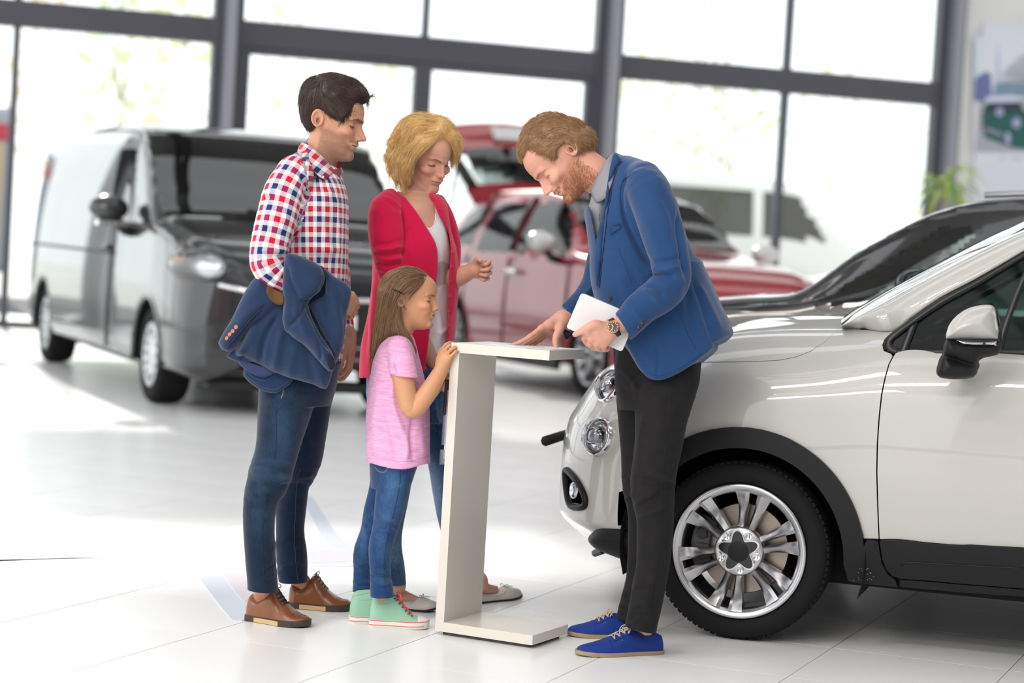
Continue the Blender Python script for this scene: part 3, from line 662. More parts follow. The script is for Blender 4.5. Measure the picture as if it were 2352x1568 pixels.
def skin_mat(name, col, lip=(.45, .15, .13), dark=(.03, .02, .015), beard=(.1, .06, .04), beardw=.6, blush=(.62, .26, .2)):
    m = mat(name, col, .47, spec=.4, sss=.12, bump=(900, .06, .0006)); nt = m.node_tree; b = bsdf(m); prev = None
    def att(n, amt=1.):
        a = nt.nodes.new('ShaderNodeAttribute'); a.attribute_name = n; u = nt.nodes.new('ShaderNodeMath'); u.operation = 'MULTIPLY'; u.inputs[1].default_value = amt; u.use_clamp = True
        nt.links.new(a.outputs['Fac'], u.inputs[0]); return u.outputs[0]
    tc = nt.nodes.new('ShaderNodeTexCoord'); nz = nt.nodes.new('ShaderNodeTexNoise'); nz.inputs['Scale'].default_value = 60; nz.inputs['Detail'].default_value = 4
    nt.links.new(tc.outputs['Object'], nz.inputs[0])
    n2 = nt.nodes.new('ShaderNodeTexNoise'); n2.inputs['Scale'].default_value = 900; n2.inputs['Detail'].default_value = 1; nt.links.new(tc.outputs['Object'], n2.inputs[0])
    mr = nt.nodes.new('ShaderNodeMapRange'); mr.inputs[1].default_value = .40; mr.inputs[2].default_value = .62; mr.inputs[3].default_value = .35; mr.inputs[4].default_value = 1.; nt.links.new(n2.outputs[0], mr.inputs[0])
    def mixin(fac, c, base):
        x = nt.nodes.new('ShaderNodeMix'); x.data_type = 'RGBA'; x.inputs[7].default_value = (*c, 1)
        if isinstance(base, tuple): x.inputs[6].default_value = (*base, 1)
        else: nt.links.new(base, x.inputs[6])
        nt.links.new(fac, x.inputs[0]); return x.outputs[2]
    q = nt.nodes.new('ShaderNodeMapRange'); q.inputs[1].default_value = .3; q.inputs[2].default_value = .7; q.inputs[4].default_value = .35; nt.links.new(nz.outputs[0], q.inputs[0])
    c = mixin(q.outputs[0], tuple(np.array(col)*np.array([.93, .84, .80])), col)
    c = mixin(att('blush', .42), blush, c)
    bw = nt.nodes.new('ShaderNodeMath'); bw.operation = 'MULTIPLY'; nt.links.new(att('beard', beardw), bw.inputs[0]); nt.links.new(mr.outputs[0], bw.inputs[1])
    c = mixin(bw.outputs[0], beard, c); c = mixin(att('lip', .75), lip, c); c = mixin(att('dark', .92), dark, c)
    nt.links.new(c, b.inputs['Base Color']); return m
def hand(vol, fg, wrist, knuck, tips, thumb, rw=.026, rf=.0082, k=.006):
    """wrist point; four knuckle points; four fingers [mid, end..]; thumb chain: all figure picture points (px, py, dz)"""
    W_ = fg.P(*wrist); K = [fg.P(*q) for q in knuck]
    for i, q in enumerate(K): vol.add(p_tube([W_+(q-W_)*.02, W_+(q-W_)*.55, q], [rw*.80, rw*.66, rf*1.12], 1, 6), .014)
    for a, b in zip(K[:-1], K[1:]): vol.add(p_tube([W_*.35+a*.65, W_*.35+b*.65], [rw*.50, rw*.50], 1, 2), .012); vol.add(p_tube([a, b], [rf*.95]*2, 1, 2), .010)
    sz = [.95, 1.05, 1.0, .86]
    for i, t in enumerate(tips):
        P = [K[i]]+[fg.P(*q) for q in t]; n = len(P); rr = np.linspace(rf*1.10, rf*.80, n)*sz[i]
        vol.add(p_tube(P, rr, 1, 2+2*n), .004)
        for q, r_ in zip(P[1:-1], rr[1:-1]): vol.add(p_ell(q, [r_*1.10]*3), .003)
    P = [fg.P(*q) for q in thumb]; n = len(P)
    vol.add(p_tube([W_*.5+P[0]*.5]+P, [rw*.62]+list(np.linspace(rf*1.75, rf*.95, n)), 1, 10), .010)
def foot(B, heel, toe, fr, r=.030):           # from the ankle down into the shoe
    heel, toe = np.asarray(heel), np.asarray(toe); d = toe-heel; k = np.array([0, 0, 1.])
    B.add(p_tube([fr, heel+d*.20+k*.085, heel+d*.26+k*.050, heel+d*.55+k*.034, heel+d*.78+k*.026], [r*1.0, r*.95, r*.88, r*.62, r*.45], 1, 12), .008)
def nails(fg_parent, name, spots, m):
    mb = MB()
    for c, fwd, nor, r in spots:
        fwd = fwd/np.linalg.norm(fwd); nor = nor-fwd*(nor@fwd); nor /= np.linalg.norm(nor); sd = np.cross(fwd, nor); n = 10
        ring = [c+fwd*r*1.25*math.cos(t)+sd*r*.85*math.sin(t)-nor*r*.25*math.sin(t)**2 for t in np.linspace(0, 2*PI, n, endpoint=False)]
        mb.add([c+nor*r*.22]+ring, [(0, 1+i, 1+(i+1) % n) for i in range(n)])
    return mb.obj(name, m, fg_parent, smooth=True)
# ---- hair: a soft volume, and strands combed along guide strokes over it
def hair_mat(name, c1, c2, rough=.38):
    m = mat(name, c1, rough, spec=.5); nt = m.node_tree; b = bsdf(m)
    a = nt.nodes.new('ShaderNodeAttribute'); a.attribute_name = 'shade'; x = nt.nodes.new('ShaderNodeMix'); x.data_type = 'RGBA'; x.inputs[6].default_value = (*c1, 1); x.inputs[7].default_value = (*c2, 1)
    nt.links.new(a.outputs['Fac'], x.inputs[0]); nt.links.new(x.outputs[2], b.inputs['Base Color']); return m
def strands(name, V, N, guides, count, length, mt, parent, lift=.15, rad=.0005, wob=.12, seg=9, seed=1, keep=None, curl=0., droop=0., fall=.55):
    r = np.random.default_rng(seed); x, y = topx(V)
    if keep is not None: m = keep; V, N, x, y = V[m], N[m], x[m], y[m]
    G = []; GD = []
    for g in guides:
        g = spline(np.asarray(g, float), 5*len(g)) if len(g) > 2 else np.asarray(g, float); G.append((g[:-1]+g[1:])/2); d = np.diff(g, axis=0); GD.append(d/np.linalg.norm(d, axis=1)[:, None])
    G = np.concatenate(G); GD = np.concatenate(GD)
    from mathutils import kdtree
    kd = kdtree.KDTree(len(V))
    for i, v in enumerate(V): kd.insert(v, i)
    kd.balance()
    I = r.integers(0, len(V), count); pos = V[I]+0; Q = [pos+0]
    Lr = length*r.uniform(.55, 1.15, count)/seg; sh = np.clip(r.normal(.5, .28, count), 0, 1); ph = r.uniform(0, 6.28, count); up = N[I]+0; tw = r.normal(0, wob, (count, 3))
    ti = I+0
    for k in range(seg):
        if k: ti = np.array([kd.find(p)[1] for p in pos])
        n = N[ti]; px, py = topx(pos); w_ = 1/((px[:, None]-G[None, :, 0])**2+(py[:, None]-G[None, :, 1])**2+30)**2
        d2 = (w_[:, :, None]*GD[None]).sum(1); d2 /= np.linalg.norm(d2, axis=1)[:, None]+1e-9
        d = d2[:, :1]*RT-d2[:, 1:]*UP; d = d-n*(d*n).sum(1)[:, None]; ln = np.linalg.norm(d, axis=1)[:, None]; d /= ln+1e-6
        if k: bad = (ln[:, 0] < .45) | ((d*dp).sum(1) < .3); d[bad] = dp[bad]*(1-fall)-UP*fall
        dp = d+0
        d = d+n*(lift*(1-k/seg)-.10*k/seg)+tw-UP*droop*k/seg
        if curl: sd_ = np.cross(d, n); d = d+curl*(np.sin(k*1.1+ph)[:, None]*sd_+np.cos(k*1.1+ph)[:, None]*n)
        d /= np.linalg.norm(d, axis=1)[:, None]; pos = pos+d*Lr[:, None]
        off = ((pos-V[ti])*n).sum(1); low = off < .0008; pos[low] += n[low]*(.0012-off[low])[:, None]; Q.append(pos+0)
    P = np.stack(Q, 1); cu = bpy.data.hair_curves.new(name); cu.add_curves([seg+1]*count)
    cu.attributes['position'].data.foreach_set('vector', P.astype(np.float32).ravel())
    ra = cu.attributes.get('radius') or cu.attributes.new('radius', 'FLOAT', 'POINT')
    ra.data.foreach_set('value', (rad*np.tile(np.linspace(1, .35, seg+1), (count, 1))).astype(np.float32).ravel())
    at_ = cu.attributes.new('shade', 'FLOAT', 'CURVE'); at_.data.foreach_set('value', sh.astype(np.float32))
    cu.materials.append(mt); o = bpy.data.objects.new(name, cu); C.objects.link(o); o.parent = parent
    o.matrix_parent_inverse = wmat(parent).inverted() if parent.type == 'EMPTY' else Matrix.Identity(4)
    return o
# ---- shoes: heel point, toe point on the floor
def shoe(name, heel, toe, Wd, st, parent, M_, z=0.0):
    """st: top profile [(x/L, height)], width [(x/L, half width / Wd)], sole thickness; returns the shoe object"""
    heel = np.asarray(heel, float); toe = np.asarray(toe, float); d = toe-heel; d[2] = 0; Lg = np.linalg.norm(d); d /= Lg; s = np.array([-d[1], d[0], 0]); k = np.array([0, 0, 1.])
    xs = np.concatenate([[0, .006, .02, .05], np.linspace(.09, .90, 26), [.94, .965, .985, .996, 1.]])
    T = np.array(st['top']); Wt = np.array(st['wid']); top = pchip(T[:, 0], T[:, 1], xs); wid = pchip(Wt[:, 0], Wt[:, 1], xs)*Wd; bend = st.get('bend', 0)
    spr = pchip([0, .6, .85, 1], np.array([0, 0, .3, 1])*st.get('spring', .006), xs); so = st['sole']
    def W3(x, y, h): return heel+d*(x*Lg)+s*(y+bend*math.sin(PI*x))+k*(h+z)
    n = 22; V = []
    for x, t, w_, e in zip(xs, top, wid, spr):
        for a in np.linspace(0, PI, n):
            c, sn = math.cos(a), math.sin(a); p = .72; yy = w_*np.sign(c)*abs(c)**p*(1-.10*sn); hh = so*.7+e+(t-so*.7)*sn**(.62 if x < .55 else .8)
            V.append(W3(x, yy, hh))
    m = len(xs); Fq = [(i*n+j, (i+1)*n+j, (i+1)*n+j+1, i*n+j+1) for i in range(m-1) for j in range(n-1)]
    Fq += [tuple(range(n)), tuple(range((m-1)*n, m*n))[::-1], ]
    up = obj(name, V, Fq, M_['upper'], parent); bm = bmesh.new(); bm.from_mesh(up.data); bmesh.ops.recalc_face_normals(bm, faces=bm.faces); bm.to_mesh(up.data); bm.free()
    out = [(x, w_*1.06+.0015, e) for x, w_, e in zip(xs, wid, spr)]
    loop = [(max(-.012, x*1.02-.010), y, e) for x, y, e in out]+[(max(-.012, x*1.02-.010), -y, e) for x, y, e in out[::-1]]
    rows = [(.0, .96), (.002, 1.0), (so-.0015, 1.0), (so, .97)]; q = len(loop); V = []
    for h, f_ in rows: V += [W3(.5+(x-.5)*(f_*.02+.98), y*f_, h+e) for x, y, e in loop]
    Fq = [(r_*q+i, r_*q+(i+1) % q, (r_+1)*q+(i+1) % q, (r_+1)*q+i) for r_ in range(3) for i in range(q)]+[tuple(range(q))[::-1], tuple(range(3*q, 4*q))]
    sl_ = obj('sole', V, Fq, M_['sole'], up, world=False); bm = bmesh.new(); bm.from_mesh(sl_.data); bmesh.ops.recalc_face_normals(bm, faces=bm.faces); bm.to_mesh(sl_.data); bm.free(); auto_smooth(sl_, 40)
    def surf(x, a):                        # point on the upper: a = angle from one side (0) over the top (pi/2)
        t, w_, e = np.interp(x, xs, top), np.interp(x, xs, wid), np.interp(x, xs, spr); c, sn = math.cos(a), math.sin(a)
        return W3(x, w_*np.sign(c)*abs(c)**.72*(1-.10*sn), so*.7+e+(t-so*.7)*sn**(.62 if x < .55 else .8))
    return up, surf, W3, (d, s, Lg)
def child_tube(name, parent, paths, r, m, n=6, flat=None):
    mb = MB()
    for p in paths: mb.tube(spline(np.array(p), 4*len(p)) if len(p) > 2 else p, r, n, True, flat)
    return mb.obj(name, m, parent, smooth=True, world=parent.type == 'EMPTY')
def seam(name, V, N, pts, r, m, parent, off=.0004, n=None):
    P = [onsurf(V, N, x, y, off)[0] for x, y in spline(np.array(pts, float), n or 4*len(pts))]; P = np.array(P)
    if len(P) > 4: P[1:-1] = (P[:-2]+2*P[1:-1]+P[2:])/4
    return child_tube(name, parent, [P], r, m, 5)
# ================================================================== the man in the checked shirt
fg = Fig(7.05)
def plaid(name, per=.066):
    m = mat(name, (.8, .8, .8), .75, spec=.2, sheen=.15, bump=(55, .12, .003)); nt = m.node_tree; b = bsdf(m)
    uv = node(m, 'ShaderNodeUVMap'); uv.uv_map = 'UVMap'; sx = node(m, 'ShaderNodeSeparateXYZ'); nt.links.new(uv.outputs[0], sx.inputs[0]); cols = []
    for k in (0, 1):
        d = node(m, 'ShaderNodeMath', operation='DIVIDE'); d.inputs[1].default_value = per; f = node(m, 'ShaderNodeMath', operation='FRACT'); r = node(m, 'ShaderNodeValToRGB'); r.color_ramp.interpolation = 'CONSTANT'
        e = r.color_ramp.elements; e[0].position = 0; e[0].color = (.55, .004, .035, 1); e[1].position = .27; e[1].color = (.82, .80, .82, 1)
        for p, c in ((.5, (.012, .022, .13, 1)), (.77, (.82, .80, .82, 1))): q = e.new(p); q.color = c
        nt.links.new(sx.outputs[k], d.inputs[0]); nt.links.new(d.outputs[0], f.inputs[0]); nt.links.new(f.outputs[0], r.inputs[0]); cols.append(r)
    x = node(m, 'ShaderNodeMix', data_type='RGBA'); x.inputs[0].default_value = .5; nt.links.new(cols[0].outputs[0], x.inputs[6]); nt.links.new(cols[1].outputs[0], x.inputs[7]); nt.links.new(x.outputs[2], b.inputs['Base Color']); return m
m_plaid = plaid('red_navy_check_cotton')
def denim(name, c, fade, scale=1.):
    m = mat(name, c, .8, spec=.2, sheen=.2, bump=(420, .25, .0008)); nt = m.node_tree; b = bsdf(m)
    a = node(m, 'ShaderNodeAttribute', attribute_name='fade'); tc = node(m, 'ShaderNodeTexCoord'); n = node(m, 'ShaderNodeTexNoise'); n.inputs['Scale'].default_value = 26; n.inputs['Detail'].default_value = 8
    mp = node(m, 'ShaderNodeMapping'); mp.inputs['Scale'].default_value = (6, 6, 1.2); n2 = node(m, 'ShaderNodeTexNoise'); n2.inputs['Scale'].default_value = 60; n2.inputs['Detail'].default_value = 3
    nt.links.new(tc.outputs['Object'], n.inputs[0]); nt.links.new(tc.outputs['Object'], mp.inputs[0]); nt.links.new(mp.outputs[0], n2.inputs[0])
    ad = node(m, 'ShaderNodeMath', operation='MULTIPLY_ADD'); ad.inputs[1].default_value = .45; s1 = node(m, 'ShaderNodeMath', operation='MULTIPLY_ADD'); s1.inputs[1].default_value = .5; s1.inputs[2].default_value = -.47
    nt.links.new(n.outputs[0], ad.inputs[0]); nt.links.new(s1.outputs[0], ad.inputs[2]); nt.links.new(n2.outputs[0], s1.inputs[0])
    s2 = node(m, 'ShaderNodeMath', operation='ADD'); s2.use_clamp = True; nt.links.new(ad.outputs[0], s2.inputs[0]); nt.links.new(a.outputs['Fac'], s2.inputs[1])
    x = node(m, 'ShaderNodeMix', data_type='RGBA'); x.inputs[6].default_value = (*c, 1); x.inputs[7].default_value = (*fade, 1); nt.links.new(s2.outputs[0], x.inputs[0]); nt.links.new(x.outputs[2], b.inputs['Base Color']); return m
def fade_att(me, V, spots):
    x, y = topx(V); f = np.zeros(len(V))
    for cx, cy_, rx, ry, a in spots: f += a*np.exp(-((x-cx)/rx)**2-((y-cy_)/ry)**2)
    set_att(me, 'fade', f)
man = empty('person', 'dark haired bearded man in a checked shirt and dark jeans, jacket over his arm', 'person', flr(660, 1420))
hd = Head(fg.P(769, 279, 0), 1, 4, 14, 0, 1.04, jaw=1.06, brow=1.15, nose=1.02, lip=.8, smile=.25, chin=1.0)
lo, hi = fg.bbox(560, 150, 850, 1450, -.36, .36)
zh = fg.P(0, 400, 0)[2]; zq = [(-9, .02, .004), (.02, .14, .004), (.14, .86, .009), (.86, 1.16, .0028), (1.16, 1.43, .008), (1.43, 2.2, .0023)]
B = Vol(lo, hi, .0027, zq)
B.add(hd.prim())
B.add(fg.tube([(748, 290, 0, 36, 1.0), (742, 340, 0, 35, 1.05), (728, 395, 0, 36, 1.0), (720, 440, 0, 44, 1.3)], 10), .014)
B.add(fg.rows([(455, 660, 775, 0, 1.5), (520, 652, 786, 0, 1.7), (650, 656, 784, 0, 1.5), (760, 640, 784, 0, 1.45), (850, 625, 778, 0, 1.3)], 10), .03)
B.add(fg.tube([(662, 415, -.17, 30), (622, 590, -.25, 26), (690, 660, -.22, 23), (770, 690, -.13, 20)], 16), .02)      # right arm under the jacket
B.add(fg.tube([(705, 420, .17, 32), (740, 600, .25, 27), (793, 745, .22, 19), (797, 770, .20, 17)], 12), .02)         # left arm
B.add(fg.tube([(655, 900, -.09, 44), (632, 1060, -.13, 36), (604, 1140, -.145, 28), (597, 1210, -.155, 27), (600, 1300, -.150, 24), (602, 1345, -.14, 21)], 14), .02); foot(B, flr(572, 1421), flr(709, 1441), fg.P(602, 1345, -.14), .030)
B.add(fg.tube([(705, 900, .09, 44), (688, 1050, .125, 34), (668, 1140, .145, 28), (667, 1230, .15, 26), (674, 1300, .18, 23), (679, 1322, .20, 21)], 14), .02); foot(B, flr(664, 1392), flr(807, 1402), fg.P(679, 1322, .20), .030)
hand(B, fg, (798, 768, .20), [(801, 812, .165), (807, 820, .185), (805, 826, .21), (798, 828, .23)],
     [[(800, 838, .155), (786, 858, .16), (777, 861, .165)], [(803, 848, .18), (788, 868, .185), (777, 871, .185)], [(799, 850, .21), (786, 867, .205), (778, 868, .2)], [(793, 848, .235), (784, 862, .225), (778, 864, .22)]],
     [(788, 805, .15), (783, 829, .15), (779, 846, .155)], .030, .0088)
hand(B, fg, (772, 690, -.13), [(808, 676, -.12), (811, 690, -.11), (809, 704, -.10), (803, 716, -.09)],
     [[(818, 690, -.09), (812, 700, -.06), (802, 700, -.06)], [(820, 703, -.08), (812, 711, -.05), (802, 710, -.05)], [(816, 716, -.07), (808, 721, -.045), (799, 719, -.05)], [(809, 726, -.06), (801, 730, -.04), (795, 727, -.045)]],
     [(800, 676, -.15), (813, 684, -.13), (820, 694, -.11)], .028, .0086)
V, Q = B.mesh(big=True); m_skin1 = skin_mat('warm_tan_skin', (.54, .285, .185), (.50, .20, .17), (.022, .014, .012), (.055, .036, .028), .62)
me = meshdata('body', V, Q); hd.masks(me, V, 1, .6, .0058, .0150); body = link('body', me, m_skin1, man)
# shirt ------------------------------------------------------------
S = Vol(*fg.bbox(555, 310, 830, 900, -.40, .34), .0038)
S.add(fg.loft([(374, 690, 752, 0, .045), (388, 682, 777, 0, .068), (408, 674, 786, .0, .10), (430, 655, 793, 0, .150), (480, 648, 800, 0, .205), (540, 648, 801, 0, .195), (600, 645, 799, 0, .185), (660, 640, 797, 0, .18), (740, 634, 795, 0, .18), (830, 620, 785, 0, .175)], 2.3), .02)
S.add(fg.tube([(706, 362, -.05, 17, 1.5), (690, 372, -.10, 24, 1.2), (676, 393, -.155, 36, 1.0)], 8), .025); S.add(fg.tube([(712, 360, .05, 17, 1.5), (700, 372, .10, 24, 1.2), (700, 393, .155, 36, 1.0)], 8), .025)
ra = [(676, 402, -.165, 44, 1.05), (650, 445, -.20, 47, 1.0), (636, 500, -.225, 48, 1.0), (625, 545, -.24, 46, 1.0), (615, 590, -.25, 43), (617, 615, -.25, 40), (640, 635, -.245, 37), (690, 655, -.22, 34), (745, 680, -.16, 30)]
S.add(fg.tube(ra, 22), .018)
la = [(712, 405, .165, 42), (742, 500, .235, 42), (765, 610, .25, 38), (785, 700, .235, 25), (794, 745, .215, 20), (796, 766, .205, 19)]
S.add(fg.tube(la, 16), .018)
V, Q = S.mesh(); N = vnormals(V, Q)
st = [([(650, 586), (630, 590), (605, 584)], -.006, 5), ([(655, 575), (632, 572), (600, 558)], .006, 7), ([(652, 592), (628, 604), (592, 606)], .006, 7), ([(656, 598), (630, 622), (604, 632)], .005, 6), ([(658, 600), (646, 626), (632, 645)], .005, 6), ([(650, 582), (628, 578), (596, 574)], .003, 4),
      ([(707, 464), (702, 425), (688, 385)], -.007, 6), ([(708, 470), (690, 520), (670, 560)], -.005, 5), ([(712, 470), (740, 520), (760, 590)], .005, 9), ([(708, 450), (735, 455), (765, 440)], .004, 8), ([(606, 448), (625, 437), (645, 440)], .004, 6), ([(605, 458), (622, 452), (640, 458)], -.003, 4),
      ([(690, 350), (705, 380), (708, 410)], -.003, 4), ([(715, 560), (745, 575), (780, 572)], .004, 9), ([(690, 600), (720, 590), (760, 610)], -.003, 7), ([(612, 480), (640, 505), (668, 500)], .003, 8), ([(600, 520), (630, 540), (660, 532)], -.003, 7), ([(789, 745), (795, 748), (801, 744)], .002, 3), ([(770, 430), (776, 520), (778, 640)], .003, 3)]
V = folds(V, N, st); V = wrinkle(V, N, .0016, 24, 3)
me = meshdata('shirt', V, Q); vi = Q
rs, rang, rd = tubecoord(V, fg.pts(ra), [fg.r(q[3]) for q in ra]); ls, lang, ld = tubecoord(V, fg.pts(la), [fg.r(q[3]) for q in la])
ax = fg.P(722, 540, 0); d = V-ax; tv = d@UP; ang = np.arctan2(-(d@RT), -(d@FW)*.62); tu = -ang*.155
x, y = topx(V); near = (d@FW) < .02
isr = (rd < 1.36) & ((x < 709-(y-430)**2*.004*(y < 430)-np.clip(y-455, 0, 200)*.30) | (y > 560)) & near; isl = (ld < 1.15) & (d@FW > .12) & (y > 480)
fr = isr[Q].sum(1) >= 2; fl_ = isl[Q].sum(1) >= 2; cls = np.where(fr, 1, np.where(fl_, 2, 0))
UVs = np.stack([np.stack([tu, tv], 1), np.stack([rang*.062+.011, rs+.02], 1), np.stack([lang*.055, ls], 1)])
set_uv_loop(me, UVs[np.repeat(cls, 4), Q.ravel()])
shirt = link('checked_shirt', me, m_plaid, man)
# collar, placket, buttons
def strip_mesh(name, A, Bq, m, parent, t=.0022, n=20, uvrot=.6, seg=5, world=True, puff=0.0):
    A, Bq = spline(fg.pts(A), n), spline(fg.pts(Bq), n); G = np.array([A*(1-k)+Bq*k for k in np.linspace(0, 1, seg)]); c = G.reshape(-1, 3)
    nn = np.cross(np.gradient(G, axis=1), np.gradient(G, axis=0)); nn /= np.linalg.norm(nn, axis=2)[:, :, None]+1e-9
    sg = np.sign((nn@FW).mean()); nn = -nn*sg
    G = G+nn*(puff*np.sin(np.linspace(0, PI, seg))[:, None, None])
    V = np.concatenate([(G+nn*t).reshape(-1, 3), (G-nn*t).reshape(-1, 3)]); o_ = seg*n
    Fq = [(i*n+j, i*n+j+1, (i+1)*n+j+1, (i+1)*n+j) for i in range(seg-1) for j in range(n-1)]; Fq += [tuple(v+o_ for v in f[::-1]) for f in Fq]
    per = [j for j in range(n)]+[i*n+n-1 for i in range(1, seg)]+[(seg-1)*n+j for j in range(n-2, -1, -1)]+[i*n for i in range(seg-2, 0, -1)]
    Fq += [(per[i], per[i]+o_, per[(i+1) % len(per)]+o_, per[(i+1) % len(per)]) for i in range(len(per))]
    me = meshdata(name, V, Fq); d = V-V.mean(0); u, v = d@RT, d@UP; set_uv(me, np.stack([u*math.cos(uvrot)-v*math.sin(uvrot), u*math.sin(uvrot)+v*math.cos(uvrot)], 1))
    o = link(name, me, m, parent, world); bm = bmesh.new(); bm.from_mesh(me); bmesh.ops.recalc_face_normals(bm, faces=bm.faces); bm.to_mesh(me); bm.free(); return o
co = strip_mesh('collar', [(696, 327, .0), (700, 329, -.045), (716, 339, -.068), (738, 358, -.074), (757, 379, -.062), (765, 389, -.040)], [(684, 350, .0), (692, 362, -.095), (706, 378, -.128), (724, 396, -.138), (743, 411, -.130), (755, 407, -.100)], m_plaid, shirt, world=False, puff=.004)
strip_mesh('collar', [(696, 327, .0), (705, 329, .04), (725, 338, .064), (750, 352, .066), (770, 368, .05), (778, 375, .03)], [(684, 350, .0), (700, 358, .085), (730, 368, .10), (765, 380, .09), (783, 392, .07), (788, 396, .04)], m_plaid, shirt, world=False)
m_maroon = mat('maroon_placket', (.22, .05, .06), .8); m_btn = mat('pearl_button', (.80, .76, .72), .3)
strip_mesh('placket_lining', [(762, 392, -.060), (768, 412, -.075), (772, 440, -.095)], [(779, 386, -.02), (781, 402, -.035), (778, 438, -.085)], m_maroon, shirt, world=False)
def button(name, c, nor, r, m, parent, world=False):
    nor = np.asarray(nor)/np.linalg.norm(nor); M = Matrix.Translation(c) @ Vector(nor).to_track_quat('Z', 'Y').to_matrix().to_4x4()
    mb = MB().lathe([(0, 0.0), (r, 0.0), (r, .0012), (r*.86, .0019), (r*.66, .0014), (0, .0014)], 14, M)
    for k in range(4): a = k*PI/2+.6; mb.lathe([(0, .0017), (r*.11, .0016)], 6, M @ Matrix.Translation((math.cos(a)*r*.3, math.sin(a)*r*.3, 0)))
    return mb.obj(name, m, parent, smooth=False, world=world)
def onsurf(V, N, px, py, off=.0005):       # the camera-side surface point of a mesh at a picture point
    x, y = topx(V); d = (x-px)**2+(y-py)**2; c = np.where((N@FW) < 0)[0]; c = c[d[c] < 60]
    if len(c) == 0: c = np.argsort(d)[:40]
    z = V[c]@FW; k = c[np.argsort(z+d[c]*2e-4)[0]]; n = N[c][z < z.min()+.02].mean(0); n /= np.linalg.norm(n); return V[k]+n*off, n
Nn = vnormals(V, Q)
for px, py in ((765, 449), (787, 520), (792, 580), (793, 636)):
    c, n = onsurf(V, Nn, px, py, .0); button('shirt_button', c, n, .0055, m_btn, shirt)
button('shirt_button', fg.P(742, 406, -.138), -FW, .004, m_btn, shirt)
seam('armhole_seam', V, Nn, [(692, 368), (703, 395), (708, 430), (706, 458), (698, 488), (687, 520), (677, 550), (664, 575)], .0019, mat('seam_slate', (.30, .30, .42), .85), shirt, .0)
# jeans --------------------------------------------------------------
J = Vol(*fg.bbox(540, 820, 810, 1380, -.32, .32), .0042)
J.add(fg.loft([(800, 622, 790, 0, .165), (850, 608, 780, 0, .172), (890, 597, 772, 0, .178), (930, 600, 758, 0, .17)], 2.3))
nl = [(885, 596, 726, -.09, 1.15), (920, 594, 720, -.09, 1.15), (975, 591, 704, -.105, 1.12), (1040, 584, 684, -.125, 1.1), (1078, 573, 673, -.135, 1.08), (1106, 567, 664, -.14, 1.05), (1135, 561, 645, -.145, 1.1), (1170, 559, 634, -.15, 1.15), (1210, 559, 631, -.155, 1.15), (1257, 560, 632, -.16, 1.12), (1295, 562, 635, -.165, 1.1), (1345, 568, 638, -.165, 1.1), (1362, 568, 639, -.165, 1.1)]
J.add(fg.rows(nl, 26), .012)
fl2 = [(885, 640, 772, .09, 1.15), (920, 640, 762, .09, 1.15), (995, 640, 750, .105, 1.1), (1050, 640, 740, .125, 1.1), (1086, 638, 725, .135, 1.08), (1110, 634, 712, .14, 1.05), (1153, 632, 706, .145, 1.1), (1217, 632, 700, .15, 1.15), (1257, 634, 703, .155, 1.15), (1300, 636, 705, .16, 1.1), (1333, 640, 706, .16, 1.1), (1348, 641, 706, .16, 1.1)]
J.add(fg.rows(fl2, 26), .012)
Pn = fg.P(604, 1357, -.16); Pf = fg.P(672, 1337, .16)
nr = UP*.995+RT*.10; J.clip(lambda X, Y, Z: np.where((X-CAM[0])*FW[0]+(Y-CAM[1])*FW[1]+(Z-CAM[2])*FW[2] < fg.D, -((X-Pn[0])*nr[0]+(Y-Pn[1])*nr[1]+(Z-Pn[2])*nr[2]), -((X-Pf[0])*UP[0]+(Y-Pf[1])*UP[1]+(Z-Pf[2])*UP[2])))
tp = fg.P(700, 832, 0); J.clip(lambda X, Y, Z: (X-tp[0])*UP[0]+(Y-tp[1])*UP[1]+(Z-tp[2])*UP[2])
V, Q = J.mesh(); N = vnormals(V, Q)
st = [([(573, 1078), (610, 1090), (650, 1102), (668, 1100)], .006, 7), ([(576, 1066), (615, 1072), (664, 1088)], -.004, 5), ([(566, 1098), (600, 1112), (640, 1118), (660, 1108)], -.004, 5), ([(590, 1128), (620, 1124), (646, 1112)], .004, 6), ([(600, 1060), (635, 1062), (674, 1072)], .003, 6),
      ([(608, 930), (650, 915), (716, 905)], .003, 9), ([(615, 905), (660, 925), (712, 940)], -.003, 8), ([(620, 1290), (628, 1262), (636, 1240)], .003, 6), ([(612, 1312), (626, 1300), (637, 1298)], -.004, 5), ([(598, 1335), (618, 1322), (636, 1316)], .003, 5),
      ([(640, 1130), (636, 1200), (634, 1260)], .0, 4), ([(665, 1100), (690, 1094), (720, 1090)], .004, 6), ([(660, 1115), (690, 1112), (708, 1118)], -.003, 5), ([(650, 1250), (668, 1240), (700, 1236)], -.002, 6), ([(644, 1310), (660, 1300), (704, 1290)], .003, 5), ([(560, 1180), (590, 1185), (625, 1175)], .002, 9)]
V = folds(V, N, st, .3); V = wrinkle(V, N, .0018, 20, 5, (1, 1, .6))
me = meshdata('jeans', V, Q); m_den1 = denim('dark_blue_denim', (.0035, .0125, .034), (.035, .085, .165))
fade_att(me, V, [(650, 1000, 26, 90, .45), (600, 1080, 40, 40, .35), (600, 1190, 26, 60, .28), (700, 960, 30, 60, .1), (650, 1095, 12, 8, .35), (690, 1180, 20, 60, .1)])
jeans = link('jeans', me, m_den1, man); Nn = vnormals(V, Q)
m_th = mat('tan_thread', (.42, .22, .06), .7); m_thd = mat('navy_seam', (.012, .02, .05), .8)
seam('pocket_stitch', V, Nn, [(649, 895), (648, 905), (645, 915)], .0013, m_th, jeans)
seam('side_seam', V, Nn, [(632, 915), (634, 1000), (628, 1070), (618, 1130), (606, 1200), (604, 1280), (612, 1350)], .0008, m_thd, jeans)
